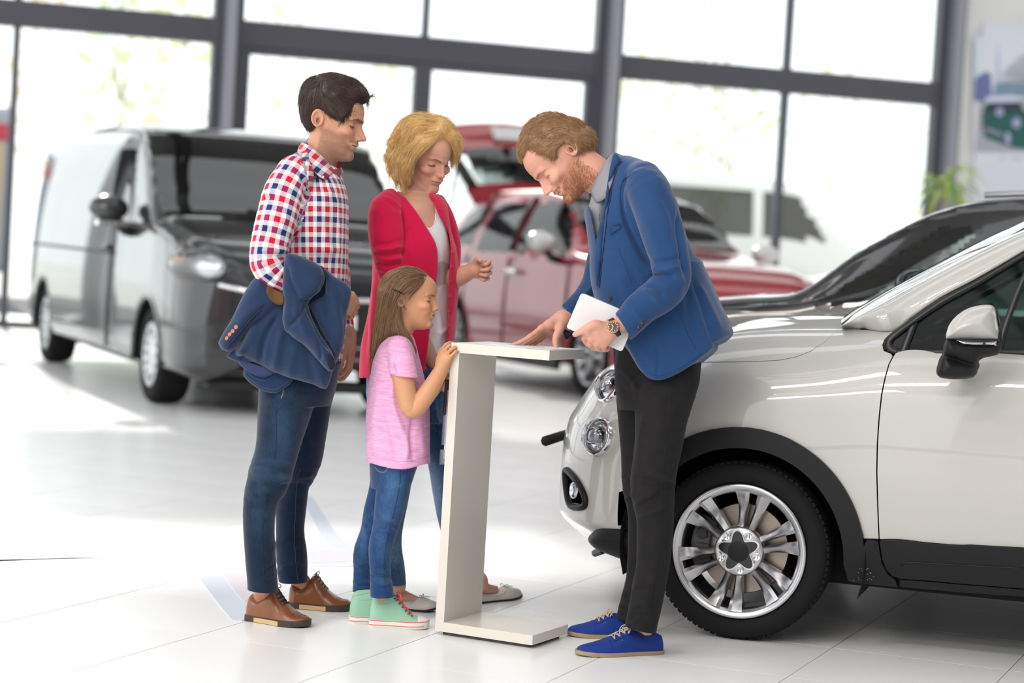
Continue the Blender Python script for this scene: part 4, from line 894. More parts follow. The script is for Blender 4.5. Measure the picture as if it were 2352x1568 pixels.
seam('inner_seam', V, Nn, [(690, 1075), (683, 1110), (680, 1180), (678, 1250), (686, 1332)], .0009, mat('brown_thread', (.10, .05, .035), .8), jeans)
# shoes ----------------------------------------------------------------
m_lea = mat('cognac_leather', (.23, .072, .022), .30, coat=.25, coat_rough=.2, var=(18, .6, (.15, .045, .015)), bump=(160, .08, .001)); m_sd = mat('dark_brown_sole', (.05, .032, .025), .6); m_sl = mat('tan_sole_inlay', (.55, .39, .19), .55); m_lace = mat('dark_brown_lace', (.035, .022, .016), .7)
ox = dict(top=[(0, .068), (.04, .086), (.10, .080), (.18, .074), (.27, .084), (.37, .113), (.42, .113), (.50, .092), (.60, .068), (.72, .049), (.84, .036), (.93, .032), (.98, .022), (1, .014)], wid=[(0, .35), (.02, .62), (.10, .80), (.30, .80), (.45, .88), (.68, 1.0), (.82, .88), (.92, .66), (.98, .38), (1, .12)], sole=.020, spring=.007)
def oxford(heel, toe):
    up, sf, W3, (d, s, Lg) = shoe('oxford_shoe', heel, toe, .050, ox, man, dict(upper=m_lea, sole=m_sd))
    n = 14; xs = np.linspace(.20, .62, n)   # pale wedge let into the sole on both sides
    for sg in (-1, 1):
        mb = MB(); T = np.array(ox['wid']); wv = pchip(T[:, 0], T[:, 1], xs)*.050*1.06+.0016; A = [W3(x*1.02-.01, sg*(w_+.0012), .0015) for x, w_ in zip(xs, wv)]; Bq = [W3(x*1.02-.01, sg*(w_+.0012), .0165) for x, w_ in zip(xs, wv)]; Cq = [W3(x*1.02-.01, sg*(w_-.004), .0165) for x, w_ in zip(xs, wv)]
        mb.add(A+Bq+Cq, [(i, i+1, n+i+1, n+i)[::-sg] for i in range(n-1)]+[(n+i, n+i+1, 2*n+i+1, 2*n+i)[::-sg] for i in range(n-1)])
        mb.obj('sole_inlay', m_sl, up, world=False)
    rows = np.linspace(.60, .40, 6); P = []
    for i, x in enumerate(rows): P.append([sf(x, PI/2-.38)+np.array([0, 0, .001]), sf(x, PI/2)+np.array([0, 0, .0035]), sf(x, PI/2+.38)+np.array([0, 0, .001])])
    for i in range(5): P.append([sf(rows[i], PI/2-.36)+np.array([0, 0, .002]), sf((rows[i]+rows[i+1])/2, PI/2)+np.array([0, 0, .0045]), sf(rows[i+1], PI/2+.36)+np.array([0, 0, .002])])
    top = sf(.40, PI/2)+np.array([0, 0, .004])
    for sg in (-1, 1):
        P.append([top, top+s*sg*.016+d*.006+np.array([0, 0, .010]), top+s*sg*.028+d*.008, top+s*sg*.018+d*.004-np.array([0, 0, .004]), top])
        P.append([top, top+s*sg*.020-d*.004, sf(.44, PI/2+sg*.9)+s*sg*.006, sf(.50, PI/2+sg*1.15)+s*sg*.003])
    child_tube('shoelace', up, P, .0013, m_lace)
    lines = [[sf(x, a) for x, a in ((x0, PI/2-.55), (x0+.035, PI/2-.9), (x0+.075, PI/2-1.25))] for x0 in (.40, .425, .45, .475, .50)]
    lines += [[sf(x0+.0, PI/2-1.25), sf(x0+.05, PI/2-.5), sf(x0+.055, PI/2), sf(x0+.05, PI/2+.5), sf(x0, PI/2+1.25)] for x0 in (.72, .745, .77, .795, .82, .845, .87)]
    child_tube('stitched_line', up, lines, .0007, m_sd)
    child_tube('collar_edge', up, [[sf(x, a) for x, a in ((.02, PI/2), (.06, PI/2-.75), (.16, PI/2-.85), (.27, PI/2-.75), (.37, PI/2-.5))], [sf(x, a) for x, a in ((.02, PI/2), (.06, PI/2+.75), (.16, PI/2+.85), (.27, PI/2+.75), (.37, PI/2+.5))]], .0018, m_lea)
    return up
h, t = flr(572, 1421), flr(709, 1441); oxford(h, t)
h, t = flr(664, 1392), flr(807, 1402); oxford(h, t)
# hair ----------------------------------------------------------------
m_hair1 = hair_mat('dark_brown_hair', (.016, .009, .007), (.085, .050, .036))
H = Vol(*fg.bbox(675, 155, 860, 330, -.13, .13), .003)
for px, py, dz, rx, ry, rz in ((748, 222, 0, 56, 50, .083), (765, 205, 0, 62, 33, .074), (800, 214, -.005, 40, 26, .064), (722, 246, 0, 34, 48, .074), (724, 280, 0, 20, 28, .058), (822, 222, -.01, 22, 15, .048), (768, 246, -.032, 34, 42, .050), (768, 246, .032, 34, 42, .050), (797, 240, -.02, 24, 24, .05), (797, 240, .02, 24, 24, .05)):
    H.add(p_ell(fg.P(px, py, dz), (fg.r(rx), rz, fg.r(ry)), (RT, FW, UP)), .02)
H.add(fg.tube([(776, 225, -.052, 22), (790, 252, -.057, 15), (784, 272, -.060, 9)], 8), .012)
H.add(fg.tube([(776, 225, .052, 22), (790, 252, .057, 15), (784, 272, .060, 9)], 8), .012)
H.cut(fg.tube([(734, 294, -.09, 16), (736, 276, -.09, 13)], 4), .008); H.cut(fg.tube([(734, 294, .09, 16), (736, 276, .09, 13)], 4), .008)
H.cut(fg.tube([(848, 266, 0, 20, 2.6), (815, 281, 0, 21, 3), (790, 303, 0, 22, 3.6), (765, 318, 0, 24, 3.6)], 6), .010)
Vh, Qh = H.mesh(); Nh = vnormals(Vh, Qh); Vh = wrinkle(Vh, Nh, .0015, 90, 2)
me = meshdata('hair', Vh, Qh); set_att(me, 'shade', np.full(len(Vh), .25)); hair = link('hair', me, m_hair1, man)
G1 = [[(730, 190), (700, 215), (690, 250), (700, 290)], [(745, 185), (720, 225), (712, 270), (705, 305)], [(745, 178), (780, 172), (820, 188), (848, 225)], [(740, 185), (775, 190), (810, 205), (840, 238)], [(740, 200), (770, 215), (800, 235), (812, 250)], [(735, 205), (755, 230), (775, 250), (785, 272)], [(728, 205), (735, 235), (735, 255)], [(812, 246), (830, 246), (846, 232)], [(722, 250), (716, 280), (710, 305)]]
strands('hair_strands', Vh, Nh, G1, 5200, .045, m_hair1, hair, lift=.10, rad=.00042, wob=.10, seed=4, fall=.12)
# ================================================================== the girl in the pink shirt
fg = Fig(7.0)
girl = empty('person', 'young girl in a pink T-shirt and mint high-top sneakers holding the white stand', 'person', flr(890, 1440))
hd = Head(fg.P(949, 686, 0), 1, 3, 4, 0, .84, jaw=.95, round=.9, chin=.97, nose=.74, lip=.85, brow=.7, cheek=1.1, ear=1.0, smile=.9)
lo, hi = fg.bbox(790, 600, 1065, 1450, -.26, .26); Z = lambda y: fg.P(950, y, 0)[2]
B = Vol(lo, hi, .0025, [(-9, Z(970), .008), (Z(970), Z(770), .003), (Z(770), Z(755), .004), (Z(755), 9, .0021)])
B.add(hd.prim())
B.add(fg.tube([(938, 705, 0, 26), (928, 745, 0, 24, 1.05), (915, 785, 0, 28, 1.3), (908, 820, 0, 36, 1.9)], 10), .016)
B.add(fg.rows([(820, 872, 948, 0, 1.9), (900, 868, 958, 0, 1.55), (1000, 862, 960, 0, 1.4), (1080, 862, 945, 0, 1.4)], 8), .03)
arm = [(918, 815, -.13, 24), (922, 850, -.145, 25), (930, 890, -.15, 24.5), (939, 930, -.155, 22), (946, 942, -.155, 19.5), (960, 932, -.155, 21), (982, 902, -.15, 21.5), (1003, 868, -.135, 18.5), (1016, 842, -.125, 15.5), (1020, 826, -.12, 16)]
B.add(fg.tube(arm, 26), .008)
B.add(fg.tube([(925, 815, .12, 24), (945, 900, .13, 20), (985, 905, .10, 16), (1020, 860, .02, 13)], 14), .012)
hand(B, fg, (1017, 834, -.12), [(1014, 805, -.095), (1019, 808, -.115), (1025, 814, -.13), (1031, 823, -.138)],
     [[(1024, 792, -.098), (1033, 787.5, -.095), (1041, 789, -.085)], [(1030, 796, -.118), (1040, 792, -.115), (1048, 795, -.105)], [(1036, 803, -.134), (1045, 798, -.132), (1052, 801, -.124)], [(1040, 814, -.142), (1047, 807, -.142), (1053, 808, -.134)]],
     [(1016, 820, -.085), (1026, 812, -.065), (1036, 808, -.055)], .0205, .0064)
B.add(fg.tube([(880, 1090, .055, 24), (868, 1170, .065, 22), (848, 1230, .072, 17), (834, 1290, .08, 16), (831, 1345, .085, 15)], 12), .015); foot(B, flr(803, 1429), flr(940, 1431), fg.P(831, 1345, .085), .019)
B.add(fg.tube([(905, 1090, -.045, 28), (894, 1170, -.052, 24), (880, 1230, -.054, 18), (873, 1290, -.055, 16), (876, 1345, -.055, 15)], 12), .015); foot(B, flr(848, 1437), flr(984, 1443), fg.P(876, 1345, -.055), .019)
V, Q = B.mesh(big=True); m_skin2 = skin_mat('honey_skin', (.60, .31, .17), (.60, .25, .20), (.10, .055, .03), (.4, .2, .1), 0, (.68, .30, .2))
me = meshdata('body', V, Q); hd.masks(me, V, 0, .5, .0026, .0150, .9); link('body', me, m_skin2, girl); Vb, Nb = V, vnormals(V, Q)
nails(girl, 'fingernails', [(fg.P(1040, 788, -.092)+UP*.0045-FW*.003, RT-UP*.2, UP-FW*.6, .0036)], mat('nail', (.62, .36, .28), .3))
# T-shirt
m_pink = mat('pink_slub_jersey', (.76, .34, .60), .85, spec=.15, sheen=.2); nt = m_pink.node_tree; b = bsdf(m_pink)
tc = node(m_pink, 'ShaderNodeTexCoord'); mp = node(m_pink, 'ShaderNodeMapping'); mp.inputs['Scale'].default_value = (25, 25, 420); n_ = node(m_pink, 'ShaderNodeTexNoise'); n_.inputs['Scale'].default_value = 1; n_.inputs['Detail'].default_value = 4
x_ = node(m_pink, 'ShaderNodeMix', data_type='RGBA'); x_.inputs[6].default_value = (.70, .29, .54, 1); x_.inputs[7].default_value = (.84, .47, .68, 1); r_ = node(m_pink, 'ShaderNodeMapRange'); r_.inputs[1].default_value = .35; r_.inputs[2].default_value = .65
for a, c in ((tc.outputs['Object'], mp.inputs[0]), (mp.outputs[0], n_.inputs[0]), (n_.outputs[0], r_.inputs[0]), (r_.outputs[0], x_.inputs[0]), (x_.outputs[2], b.inputs['Base Color'])): nt.links.new(a, c)
S = Vol(*fg.bbox(825, 740, 1005, 1085, -.25, .25), .0032)
S.add(fg.loft([(762, 893, 938, 0, .05), (775, 880, 948, 0, .085), (795, 867, 955, 0, .125), (825, 857, 963, 0, .138), (870, 849, 974, 0, .135), (930, 843, 984, 0, .128), (990, 839, 986.5, 0, .13), (1030, 839, 987, 0, .135), (1074, 843, 989, 0, .14)], 2.2))
S2 = Vol(*fg.bbox(825, 740, 1005, 1085, -.25, .25), .0032)
S2.add(fg.tube([(914, 800, -.115, 28), (922, 830, -.142, 30), (929, 872, -.152, 31)], 10)); S2.add(fg.tube([(918, 800, .115, 28), (932, 840, .140, 29), (938, 872, .145, 30)], 8))
a0 = fg.P(929, 864, -.15); ad = -UP*.98+RT*-.10; ad /= np.linalg.norm(ad)
S2.clip(lambda X, Y, Z: (X-a0[0])*ad[0]+(Y-a0[1])*ad[1]+(Z-a0[2])*ad[2])
S.f = smin(S.f, S2.f, .014)
hb = fg.P(916, 1066, 0); hn = UP*.99
S.clip(lambda X, Y, Z: -((X-hb[0])*UP[0]+(Y-hb[1])*UP[1]+(Z-hb[2])*UP[2])-.012*np.sin(((X-hb[0])*RT[0]+(Z-hb[2])*RT[2])*26+1.2)*.6)
V, Q = S.mesh(); N = vnormals(V, Q)
st = [([(898, 835), (905, 850), (900, 870)], -.005, 5), ([(905, 872), (900, 910), (912, 960), (930, 1000)], .006, 8), ([(890, 860), (885, 930), (900, 1000), (915, 1060)], -.003, 8), ([(950, 960), (945, 1010), (950, 1060)], -.005, 6), ([(962, 950), (966, 1000), (972, 1055)], .004, 8), ([(870, 900), (862, 980), (868, 1050)], .004, 10), ([(955, 870), (962, 900), (968, 930)], .004, 6),
      ([(930, 1000), (935, 1030), (930, 1060)], .004, 7), ([(912, 800), (905, 825), (898, 838)], -.002, 4), ([(853, 960), (880, 980), (915, 975)], .003, 9), ([(980, 930), (960, 960), (950, 1000)], .003, 7)]
V = folds(V, N, st); V = wrinkle(V, N, .0020, 26, 8, (1, 1, .4))
me = meshdata('t_shirt', V, Q); tee = link('t_shirt', me, m_pink, girl); Nn = vnormals(V, Q)
m_pinkd = mat('pink_hem_stitch', (.62, .26, .47), .85)
seam('hem_stitch', V, Nn, [(846, 1045), (870, 1050), (900, 1056), (935, 1060), (960, 1055), (984, 1049)], .0009, m_pinkd, tee, .0)
seam('side_seam', V, Nn, [(938, 972), (941, 1000), (942, 1030), (941, 1055)], .0008, m_pinkd, tee, .0)
seam('sleeve_seam', V, Nn, [(925, 790), (945, 800), (957, 830), (962, 858)], .0009, m_pinkd, tee, 0.)
# jeans
J = Vol(*fg.bbox(800, 1030, 1000, 1375, -.2, .2), .0034)
J.add(fg.loft([(1030, 850, 975, 0, .11), (1060, 849, 962, 0, .115), (1095, 850, 950, 0, .115), (1120, 853, 942, 0, .10)], 2.2))
J.add(fg.rows([(1075, 857, 955, -.045, 1.1), (1113, 863, 943, -.05, 1.1), (1167, 861, 930, -.052, 1.1), (1198, 857, 921, -.053, 1.05), (1221, 854, 912, -.054, 1.1), (1262, 846, 900, -.055, 1.15), (1300, 848, 898, -.055, 1.1), (1335, 850, 899, -.055, 1.1), (1372, 851, 904, -.055, 1.1)], 22), .008)
J.add(fg.rows([(1072, 848, 930, .05, 1.1), (1113, 849, 915, .055, 1.1), (1176, 835, 895, .065, 1.1), (1221, 826, 878, .072, 1.1), (1266, 812, 862, .078, 1.15), (1311, 812, 856, .082, 1.1), (1362, 809, 853, .085, 1.1)], 18), .008)
tp = fg.P(900, 1042, 0); J.clip(lambda X, Y, Z: (X-tp[0])*UP[0]+(Y-tp[1])*UP[1]+(Z-tp[2])*UP[2])
bt = fg.P(880, 1366, 0); J.clip(lambda X, Y, Z: -((X-bt[0])*UP[0]+(Y-bt[1])*UP[1]+(Z-bt[2])*UP[2]))
V, Q = J.mesh(); N = vnormals(V, Q)
st = [([(858, 1180), (885, 1192), (918, 1200)], .003, 4), ([(856, 1196), (885, 1206), (914, 1210)], -.003, 4), ([(855, 1214), (880, 1220), (910, 1216)], .003, 4), ([(850, 1310), (870, 1316), (897, 1308)], .0035, 4), ([(850, 1322), (875, 1328), (900, 1324)], -.003, 4), ([(851, 1338), (875, 1342), (902, 1338)], .0035, 4), ([(852, 1352), (880, 1356), (903, 1350)], .003, 4), ([(812, 1335), (830, 1338), (850, 1334)], .004, 4), ([(812, 1350), (830, 1352), (850, 1350)], .003, 4), ([(815, 1290), (832, 1296), (848, 1290)], .003, 5), ([(868, 1110), (890, 1120), (935, 1112)], .003, 7), ([(835, 1200), (842, 1225), (850, 1240)], .003, 5)]
V = folds(V, N, st, .3); V = wrinkle(V, N, .0013, 30, 6)
me = meshdata('jeans', V, Q); m_den2 = denim('mid_blue_denim', (.010, .045, .135), (.10, .22, .42)); fade_att(me, V, [(905, 1120, 22, 50, .45), (888, 1185, 22, 24, .25), (878, 1250, 16, 40, .25), (835, 1240, 14, 50, .3), (880, 1330, 20, 18, .1)])
jn = link('jeans', me, m_den2, girl); Nn = vnormals(V, Q)
seam('pocket_stitch', V, Nn, [(856, 1072), (866, 1082), (880, 1084), (892, 1074)], .0010, m_th, jn); seam('pocket_stitch', V, Nn, [(925, 1073), (924, 1080)], .0011, m_th, jn)
seam('side_seam', V, Nn, [(922, 1090), (915, 1140), (905, 1180), (893, 1230), (884, 1290), (886, 1350)], .0008, m_thd, jn)
# sneakers
m_mint = mat('mint_canvas', (.29, .53, .38), .85, var=(14, .5, (.36, .58, .43)), bump=(300, .2, .001)); m_rub = mat('off_white_rubber', (.74, .70, .66), .5); m_red = mat('coral_lace', (.74, .12, .13), .7); m_eye = mat('dark_eyelet', (.08, .07, .08), .3, .8)
sn = dict(top=[(0, .060), (.04, .098), (.12, .108), (.30, .112), (.38, .110), (.46, .094), (.56, .072), (.66, .052), (.76, .040), (.88, .036), (.95, .030), (.985, .022), (1, .014)], wid=[(0, .42), (.03, .66), (.10, .78), (.30, .80), (.45, .86), (.70, 1.0), (.85, .90), (.94, .68), (.985, .40), (1, .14)], sole=.026, spring=.006)
def sneaker(heel, toe, lace=True):
    up, sf, W3, (d, s, Lg) = shoe('high_top_sneaker', heel, toe, .038, sn, girl, dict(upper=m_mint, sole=m_rub)); T = np.array(sn['wid']); xs = np.linspace(0, 1, 40); wv = pchip(T[:, 0], T[:, 1], xs)*.038*1.06+.0015; sp = pchip([0, .6, .85, 1], np.array([0, 0, .3, 1])*.006, xs)
    for h, e in ((.0245, 1.0), (.010, .90)):
        q = [W3(.5+(max(-.012, x*1.02-.010)-.5)*1.003, y+.0004, h+z) for x, y, z in zip(xs, wv, sp)]; q2 = [W3(.5+(max(-.012, x*1.02-.010)-.5)*1.003, -y-.0004, h+z) for x, y, z in zip(xs, wv, sp)]
        n_ = int(40*e); child_tube('foxing_stripe', up, [q[:n_], q2[:n_]], .0011, m_red, 5)
    mb = MB(); X = np.linspace(.80, 1., 12); A = np.linspace(0, PI, 17); V = [sf(x, a)+np.array([0, 0, .0012])+d*.001 for x in X for a in A]
    cap = obj('toe_cap', V, [(i*17+j, (i+1)*17+j, (i+1)*17+j+1, i*17+j+1) for i in range(11) for j in range(16)], m_rub, up, world=False)
    child_tube('collar_edge', up, [[sf(x, PI/2+sg*a)+np.array([0, 0, .001]) for x, a in ((.02, .05), (.06, .6), (.16, .62), (.28, .58), (.37, .4))] for sg in (-1, 1)], .0016, m_mint)
    tg = [[sf(x, a)+np.array([0, 0, o]) for a, o in ((PI/2-.30, .004), (PI/2, .006), (PI/2+.30, .004))] for x in (.52, .46, .41, .375)]; tg.append([p+np.array([0, 0, .012])-d*.004 for p in tg[-1]]); V = [p for r_ in tg for p in r_]+[p-np.array([0, 0, .003]) for r_ in tg for p in r_]
    Fq = [(i*3+j, i*3+j+1, i*3+j+4, i*3+j+3) for i in range(4) for j in range(2)]; Fq += [tuple(v+15 for v in f[::-1]) for f in Fq]+[(12, 13, 28, 27), (13, 14, 29, 28)]
    obj('tongue', V, Fq, m_mint, up, world=False)
    child_tube('ankle_seam', up, [[sf(x, PI/2+sg*a) for x, a in ((.38, .42), (.46, .55), (.56, .62), (.66, .72), (.74, .82))] for sg in (-1, 1)]+[[sf(x, PI/2+sg*a) for x, a in ((.05, .85), (.16, 1.02), (.30, 1.0), (.40, .8))] for sg in (-1, 1)], .0007, mat('mint_stitch', (.22, .50, .34), .8))
    P = []; rows = np.linspace(.70, .43, 6)
    for i, x in enumerate(rows): P.append([sf(x, PI/2-.50)+np.array([0, 0, .001]), sf(x, PI/2)+np.array([0, 0, .004]), sf(x, PI/2+.50)+np.array([0, 0, .001])])
    for i in range(5):
        for sg in (-1, 1): P.append([sf(rows[i], PI/2+sg*.48)+np.array([0, 0, .002]), sf((rows[i]+rows[i+1])/2, PI/2)+np.array([0, 0, .0055]), sf(rows[i+1], PI/2-sg*.48)+np.array([0, 0, .002])])
    t_ = sf(.44, PI/2)+np.array([0, 0, .006]); u_ = np.array([0, 0, 1.])
    for sg in (-1, 1):
        P.append([t_, t_+s*sg*.012+u_*.010, t_+s*sg*.030+u_*.006+d*.010, t_+s*sg*.030-u_*.012+d*.014, t_+s*sg*.010+d*.006-u_*.002, t_])
        P.append([t_, t_+s*sg*.016+d*.012, sf(.58, PI/2+sg*.7)+s*sg*.004, sf(.64, PI/2+sg*.9)+s*sg*.003+u_*.001])
    child_tube('shoelace', up, P, .0021, m_red, 6)
    mb = MB()
    for x in list(rows)+[.40]:
        for sg in (-1, 1):
            c = sf(x, PI/2+sg*.58); nr = c-sf(x, PI/2)*.6-W3(x, 0, .0)*.4; nr = nr/np.linalg.norm(nr); mb.lathe([(.0012, .0012), (.0032, .0016), (.0036, .0003)], 10, Matrix.Translation(c) @ Vector(nr).to_track_quat('Z', 'Y').to_matrix().to_4x4())
    mb.obj('eyelets', m_eye, up, smooth=True, world=False)
    return up
sneaker(flr(848, 1437), flr(984, 1443)); sneaker(flr(803, 1429), flr(940, 1431))
# hair
m_hair2 = hair_mat('light_brown_hair', (.085, .042, .020), (.36, .21, .115), .32)
H = Vol(*fg.bbox(835, 600, 1010, 830, -.15, .14), .0028)
H.add(p_ell(fg.P(936, 662, 0), (fg.r(58), .077, fg.r(50)), (RT, FW, UP)))
H.add(p_ell(fg.P(905, 672, 0), (fg.r(33), .068, fg.r(46)), (RT, FW, UP)), .02)
H.add(p_poly(fg, [(880, 660), (920, 660), (922, 700), (926, 735), (940, 765), (948, 792), (930, 784), (905, 775), (880, 785), (862, 808), (853, 814), (854, 780), (862, 725), (870, 680)], -.045, .024, zs=1.2), .02)
H.add(p_poly(fg, [(880, 660), (925, 660), (925, 700), (920, 745), (915, 790), (862, 812), (853, 812), (854, 780), (862, 725), (870, 680)], .035, .03, zs=1.4), .02)
H.cut(fg.tube([(1000, 664, 0, 26, 3.2), (972, 684, 0, 29, 3), (955, 708, 0, 30, 3), (962, 740, 0, 32, 3)], 10), .010)
for sg in (-1, 1): H.cut(fg.tube([(932, 692, sg*.088, 21, 1.8), (934, 708, sg*.088, 21, 1.8)], 3), .006)
Vh, Qh = H.mesh(); Nh = vnormals(Vh, Qh)
me = meshdata('hair', Vh, Qh); set_att(me, 'shade', np.full(len(Vh), .3)); hr = link('hair', me, m_hair2, girl)
G2 = [[(960, 618), (930, 630), (905, 660), (890, 720), (872, 800)], [(975, 632), (945, 650), (915, 680), (900, 730), (885, 780)], [(984, 638), (955, 660), (925, 678), (905, 710)], [(930, 615), (895, 635), (875, 680), (862, 750), (855, 812)], [(975, 650), (950, 668), (928, 681), (908, 700)], [(945, 668), (922, 690), (905, 722)], [(915, 690), (912, 730), (925, 770), (944, 792)], [(905, 700), (900, 740), (905, 775)]]
strands('hair_strands', Vh, Nh, G2, 5200, .11, m_hair2, hr, lift=.03, rad=.00042, wob=.035, seed=5, seg=12, droop=.3, keep=~((topx(Vh)[0] > 912) & (topx(Vh)[1] > 664) & (topx(Vh)[1] < 745)))
child_tube('hair_clip', hr, [[fg.P(901, 663, -.082), fg.P(914, 668, -.083), fg.P(927, 674, -.079)], [fg.P(902, 664.5, -.083), fg.P(914, 669.5, -.0845), fg.P(926, 675, -.080)]], .0009, mat('dark_hair_clip', (.03, .02, .02), .3, .6))
# ================================================================== the blonde woman
fg = Fig(7.45)
wom = empty('person', 'blonde woman in a crimson cardigan over a white top, standing behind the girl', 'person', flr(1030, 1400))
hd = Head(fg.P(986, 361, 0), 1, 47, 27, 3, .96, jaw=.93, nose=.84, lip=1.0, brow=.65, cheek=1.1, chin=.97, ear=0, smile=-.12)
lo, hi = fg.bbox(820, 245, 1140, 1420, -.36, .36); Z = lambda y: fg.P(980, y, 0)[2]
B = Vol(lo, hi, .0028, [(-9, Z(900), .008), (Z(900), Z(575), .0032), (Z(575), Z(450), .005), (Z(450), 9, .0022)])
B.add(hd.prim())
B.add(fg.tube([(958, 376, .035, 32, 1.1), (954, 420, .035, 29, 1.1), (955, 452, .02, 33, 1.2), (955, 490, 0, 46, 1.5)], 12), .014)
tor = [(446, 925, 1000, .02, .060), (460, 900, 1015, .01, .085), (485, 880, 1022, 0, .10), (530, 868, 1028, -.01, .115), (580, 872, 1035, -.01, .11), (640, 872, 1036, 0, .10), (710, 866, 1034, 0, .10), (780, 858, 1032, 0, .115), (860, 848, 1030, 0, .12), (920, 850, 1028, 0, .12)]
B.add(fg.loft([(y, a+6, b-6, d-.002, h-.008) for y, a, b, d, h in tor], 2.2, turn=30), .022)
# arms: right one down behind the girl to the stand, left one bent with a loose fist
B.add(fg.tube([(885, 478, -.10, 27), (900, 560, -.12, 25), (910, 640, -.10, 24), (935, 720, -.11, 25), (968, 790, -.10, 24), (1000, 845, -.08, 17), (1012, 862, -.08, 16)], 18), .012)
B.add(fg.tube([(1002, 490, .09, 24), (1022, 565, .08, 25), (1026, 638, .04, 24), (1050, 637, -.01, 23), (1080, 623, -.04, 18), (1090, 619, -.05, 17)], 18), .012)
hand(B, fg, (1010, 862, -.08), [(1030, 870, -.05), (1028, 880, -.07), (1024, 888, -.085), (1018, 893, -.095)],
     [[(1042, 878, -.05), (1048, 888, -.05)], [(1040, 890, -.07), (1044, 900, -.07)], [(1034, 897, -.085), (1037, 906, -.085)], [(1026, 900, -.095), (1028, 908, -.095)]],
     [(1026, 862, -.06), (1036, 858, -.05), (1044, 860, -.045)], .023, .0075)
hand(B, fg, (1089, 619, -0.045), [(1110, 603, -0.050), (1117, 613, -0.045), (1118, 625, -0.040), (1114, 636, -0.032)],
     [[(1124, 600, -0.075), (1118, 606, -0.095), (1110, 607, -0.090)], [(1127, 612, -0.072), (1119, 619, -0.092), (1106, 620, -0.088)], [(1126, 626, -0.065), (1116, 632, -0.085), (1104, 630, -0.080)], [(1121, 639, -0.055), (1112, 643, -0.070), (1103, 640, -0.065)]],
     [(1092, 605, -0.065), (1097, 595, -0.085), (1104, 598, -0.102)], .025, .0076)
# legs
B.add(fg.tube([(900, 930, -.05, 42), (908, 1040, -.055, 38), (905, 1130, -.06, 30), (898, 1200, -.075, 25), (894, 1260, -.092, 23), (904, 1310, -.11, 19), (914, 1345, -.12, 17.5)], 16), .015); foot(B, flr(884, 1391), flr(1002, 1405), fg.P(914, 1345, -.12), .026)
B.add(fg.tube([(990, 930, .05, 42), (1018, 1020, .08, 38), (1034, 1130, .11, 32), (1052, 1230, .145, 27), (1084, 1310, .18, 20), (1094, 1335, .19, 17.5)], 16), .015); foot(B, flr(1078, 1385), flr(1190, 1371), fg.P(1094, 1335, .19), .026)
V, Q = B.mesh(big=True); m_skin3 = skin_mat('rosy_skin', (.62, .335, .245), (.56, .20, .20), (.06, .03, .022), (.4, .2, .1), 0, (.66, .26, .21))
me = meshdata('body', V, Q); hd.masks(me, V, 0, .8, .0030, .0165, 1.25); link('body', me, m_skin3, wom)
# white top and cardigan
m_wtop = mat('white_jersey_top', (.80, .79, .81), .85, spec=.15, bump=(60, .2, .003))
T = Vol(*fg.bbox(820, 425, 1080, 900, -.24, .24), .0040)
T.add(fg.loft([(y, a+3, b-3, d-.002, h-.003) for y, a, b, d, h in tor], 2.2, turn=30))
T.cut(p_poly(fg, [(890, 380), (924, 444), (945, 474), (966, 502), (980, 520), (988, 524), (995, 516), (1000, 497), (998, 470), (994, 440), (1010, 380)], -.14, .16, flat=True), .002)
T.cut(fg.tube([(955, 440, .0, 34, 1.4), (957, 470, -.02, 30, 1.5)], 3), .006)
V, Q = T.mesh(); N = vnormals(V, Q)
V = folds(V, N, [([(1010, 560), (1016, 620), (1010, 680)], .003, 8), ([(1000, 700), (1010, 740), (1006, 790)], .003, 7), ([(995, 760), (1010, 765), (1026, 755)], .003, 6)]); V = wrinkle(V, N, .0018, 30, 2)
me = meshdata('white_top', V, Q); top = link('white_top', me, m_wtop, wom); Nn = vnormals(V, Q)
seam('neckline_band', V, Nn, [(930, 456), (948, 480), (968, 506), (986, 527), (1000, 512), (1001, 490)], .0022, m_wtop, top, -.0006)
x, y = topx(V); set_att(me, 'print', np.clip((y-(599+np.abs(x-1016)*.5))/4+.5, 0, 1)*np.clip(((659-(x-1000)*.3)-y)/4+.5, 0, 1)*((Nn@FW) < 0))
ta_ = node(m_wtop, 'ShaderNodeAttribute', attribute_name='print'); tx_ = node(m_wtop, 'ShaderNodeMix', data_type='RGBA'); tx_.inputs[6].default_value = (.80, .79, .81, 1); tx_.inputs[7].default_value = (.50, .49, .51, 1)
m_wtop.node_tree.links.new(ta_.outputs['Fac'], tx_.inputs[0]); m_wtop.node_tree.links.new(tx_.outputs[2], bsdf(m_wtop).inputs['Base Color'])
m_card = mat('crimson_knit', (.62, .008, .065), .8, spec=.12, sheen=.25, bump=(350, .25, .0009))
S = Vol(*fg.bbox(815, 420, 1085, 890, -.30, .27), .0038)
card = [(440, 915, 988, .02, .055), (450, 893, 1010, .015, .085), (464, 876, 1024, .01, .105), (490, 866, 1029, 0, .12), (530, 860, 1034, -.005, .132), (575, 860, 1046, -.01, .145), (620, 858, 1051, -.005, .140), (660, 856, 1051, 0, .135), (707, 850, 1048, 0, .135), (745, 842, 1046, 0, .145), (790, 834, 1043, 0, .15), (830, 830, 1040, 0, .155), (872, 828, 1038, 0, .16)]
S.add(fg.loft(card, 2.2, turn=30))
S2 = Vol(*fg.bbox(815, 420, 1085, 890, -.30, .27), .0038)
sa = [(897, 462, -.08, 30), (884, 485, -.115, 37), (886, 530, -.125, 41), (892, 575, -.135, 40), (900, 610, -.13, 39), (912, 645, -.115, 37), (925, 680, -.115, 33)]
S2.add(fg.tube(sa, 16)); S2.add(fg.tube([(1003, 468, .09, 24), (1018, 505, .085, 28), (1030, 565, .08, 29), (1028, 620, .06, 29), (1042, 637, .025, 27)], 12))
S.f = smin(S.f, S2.f, .012)
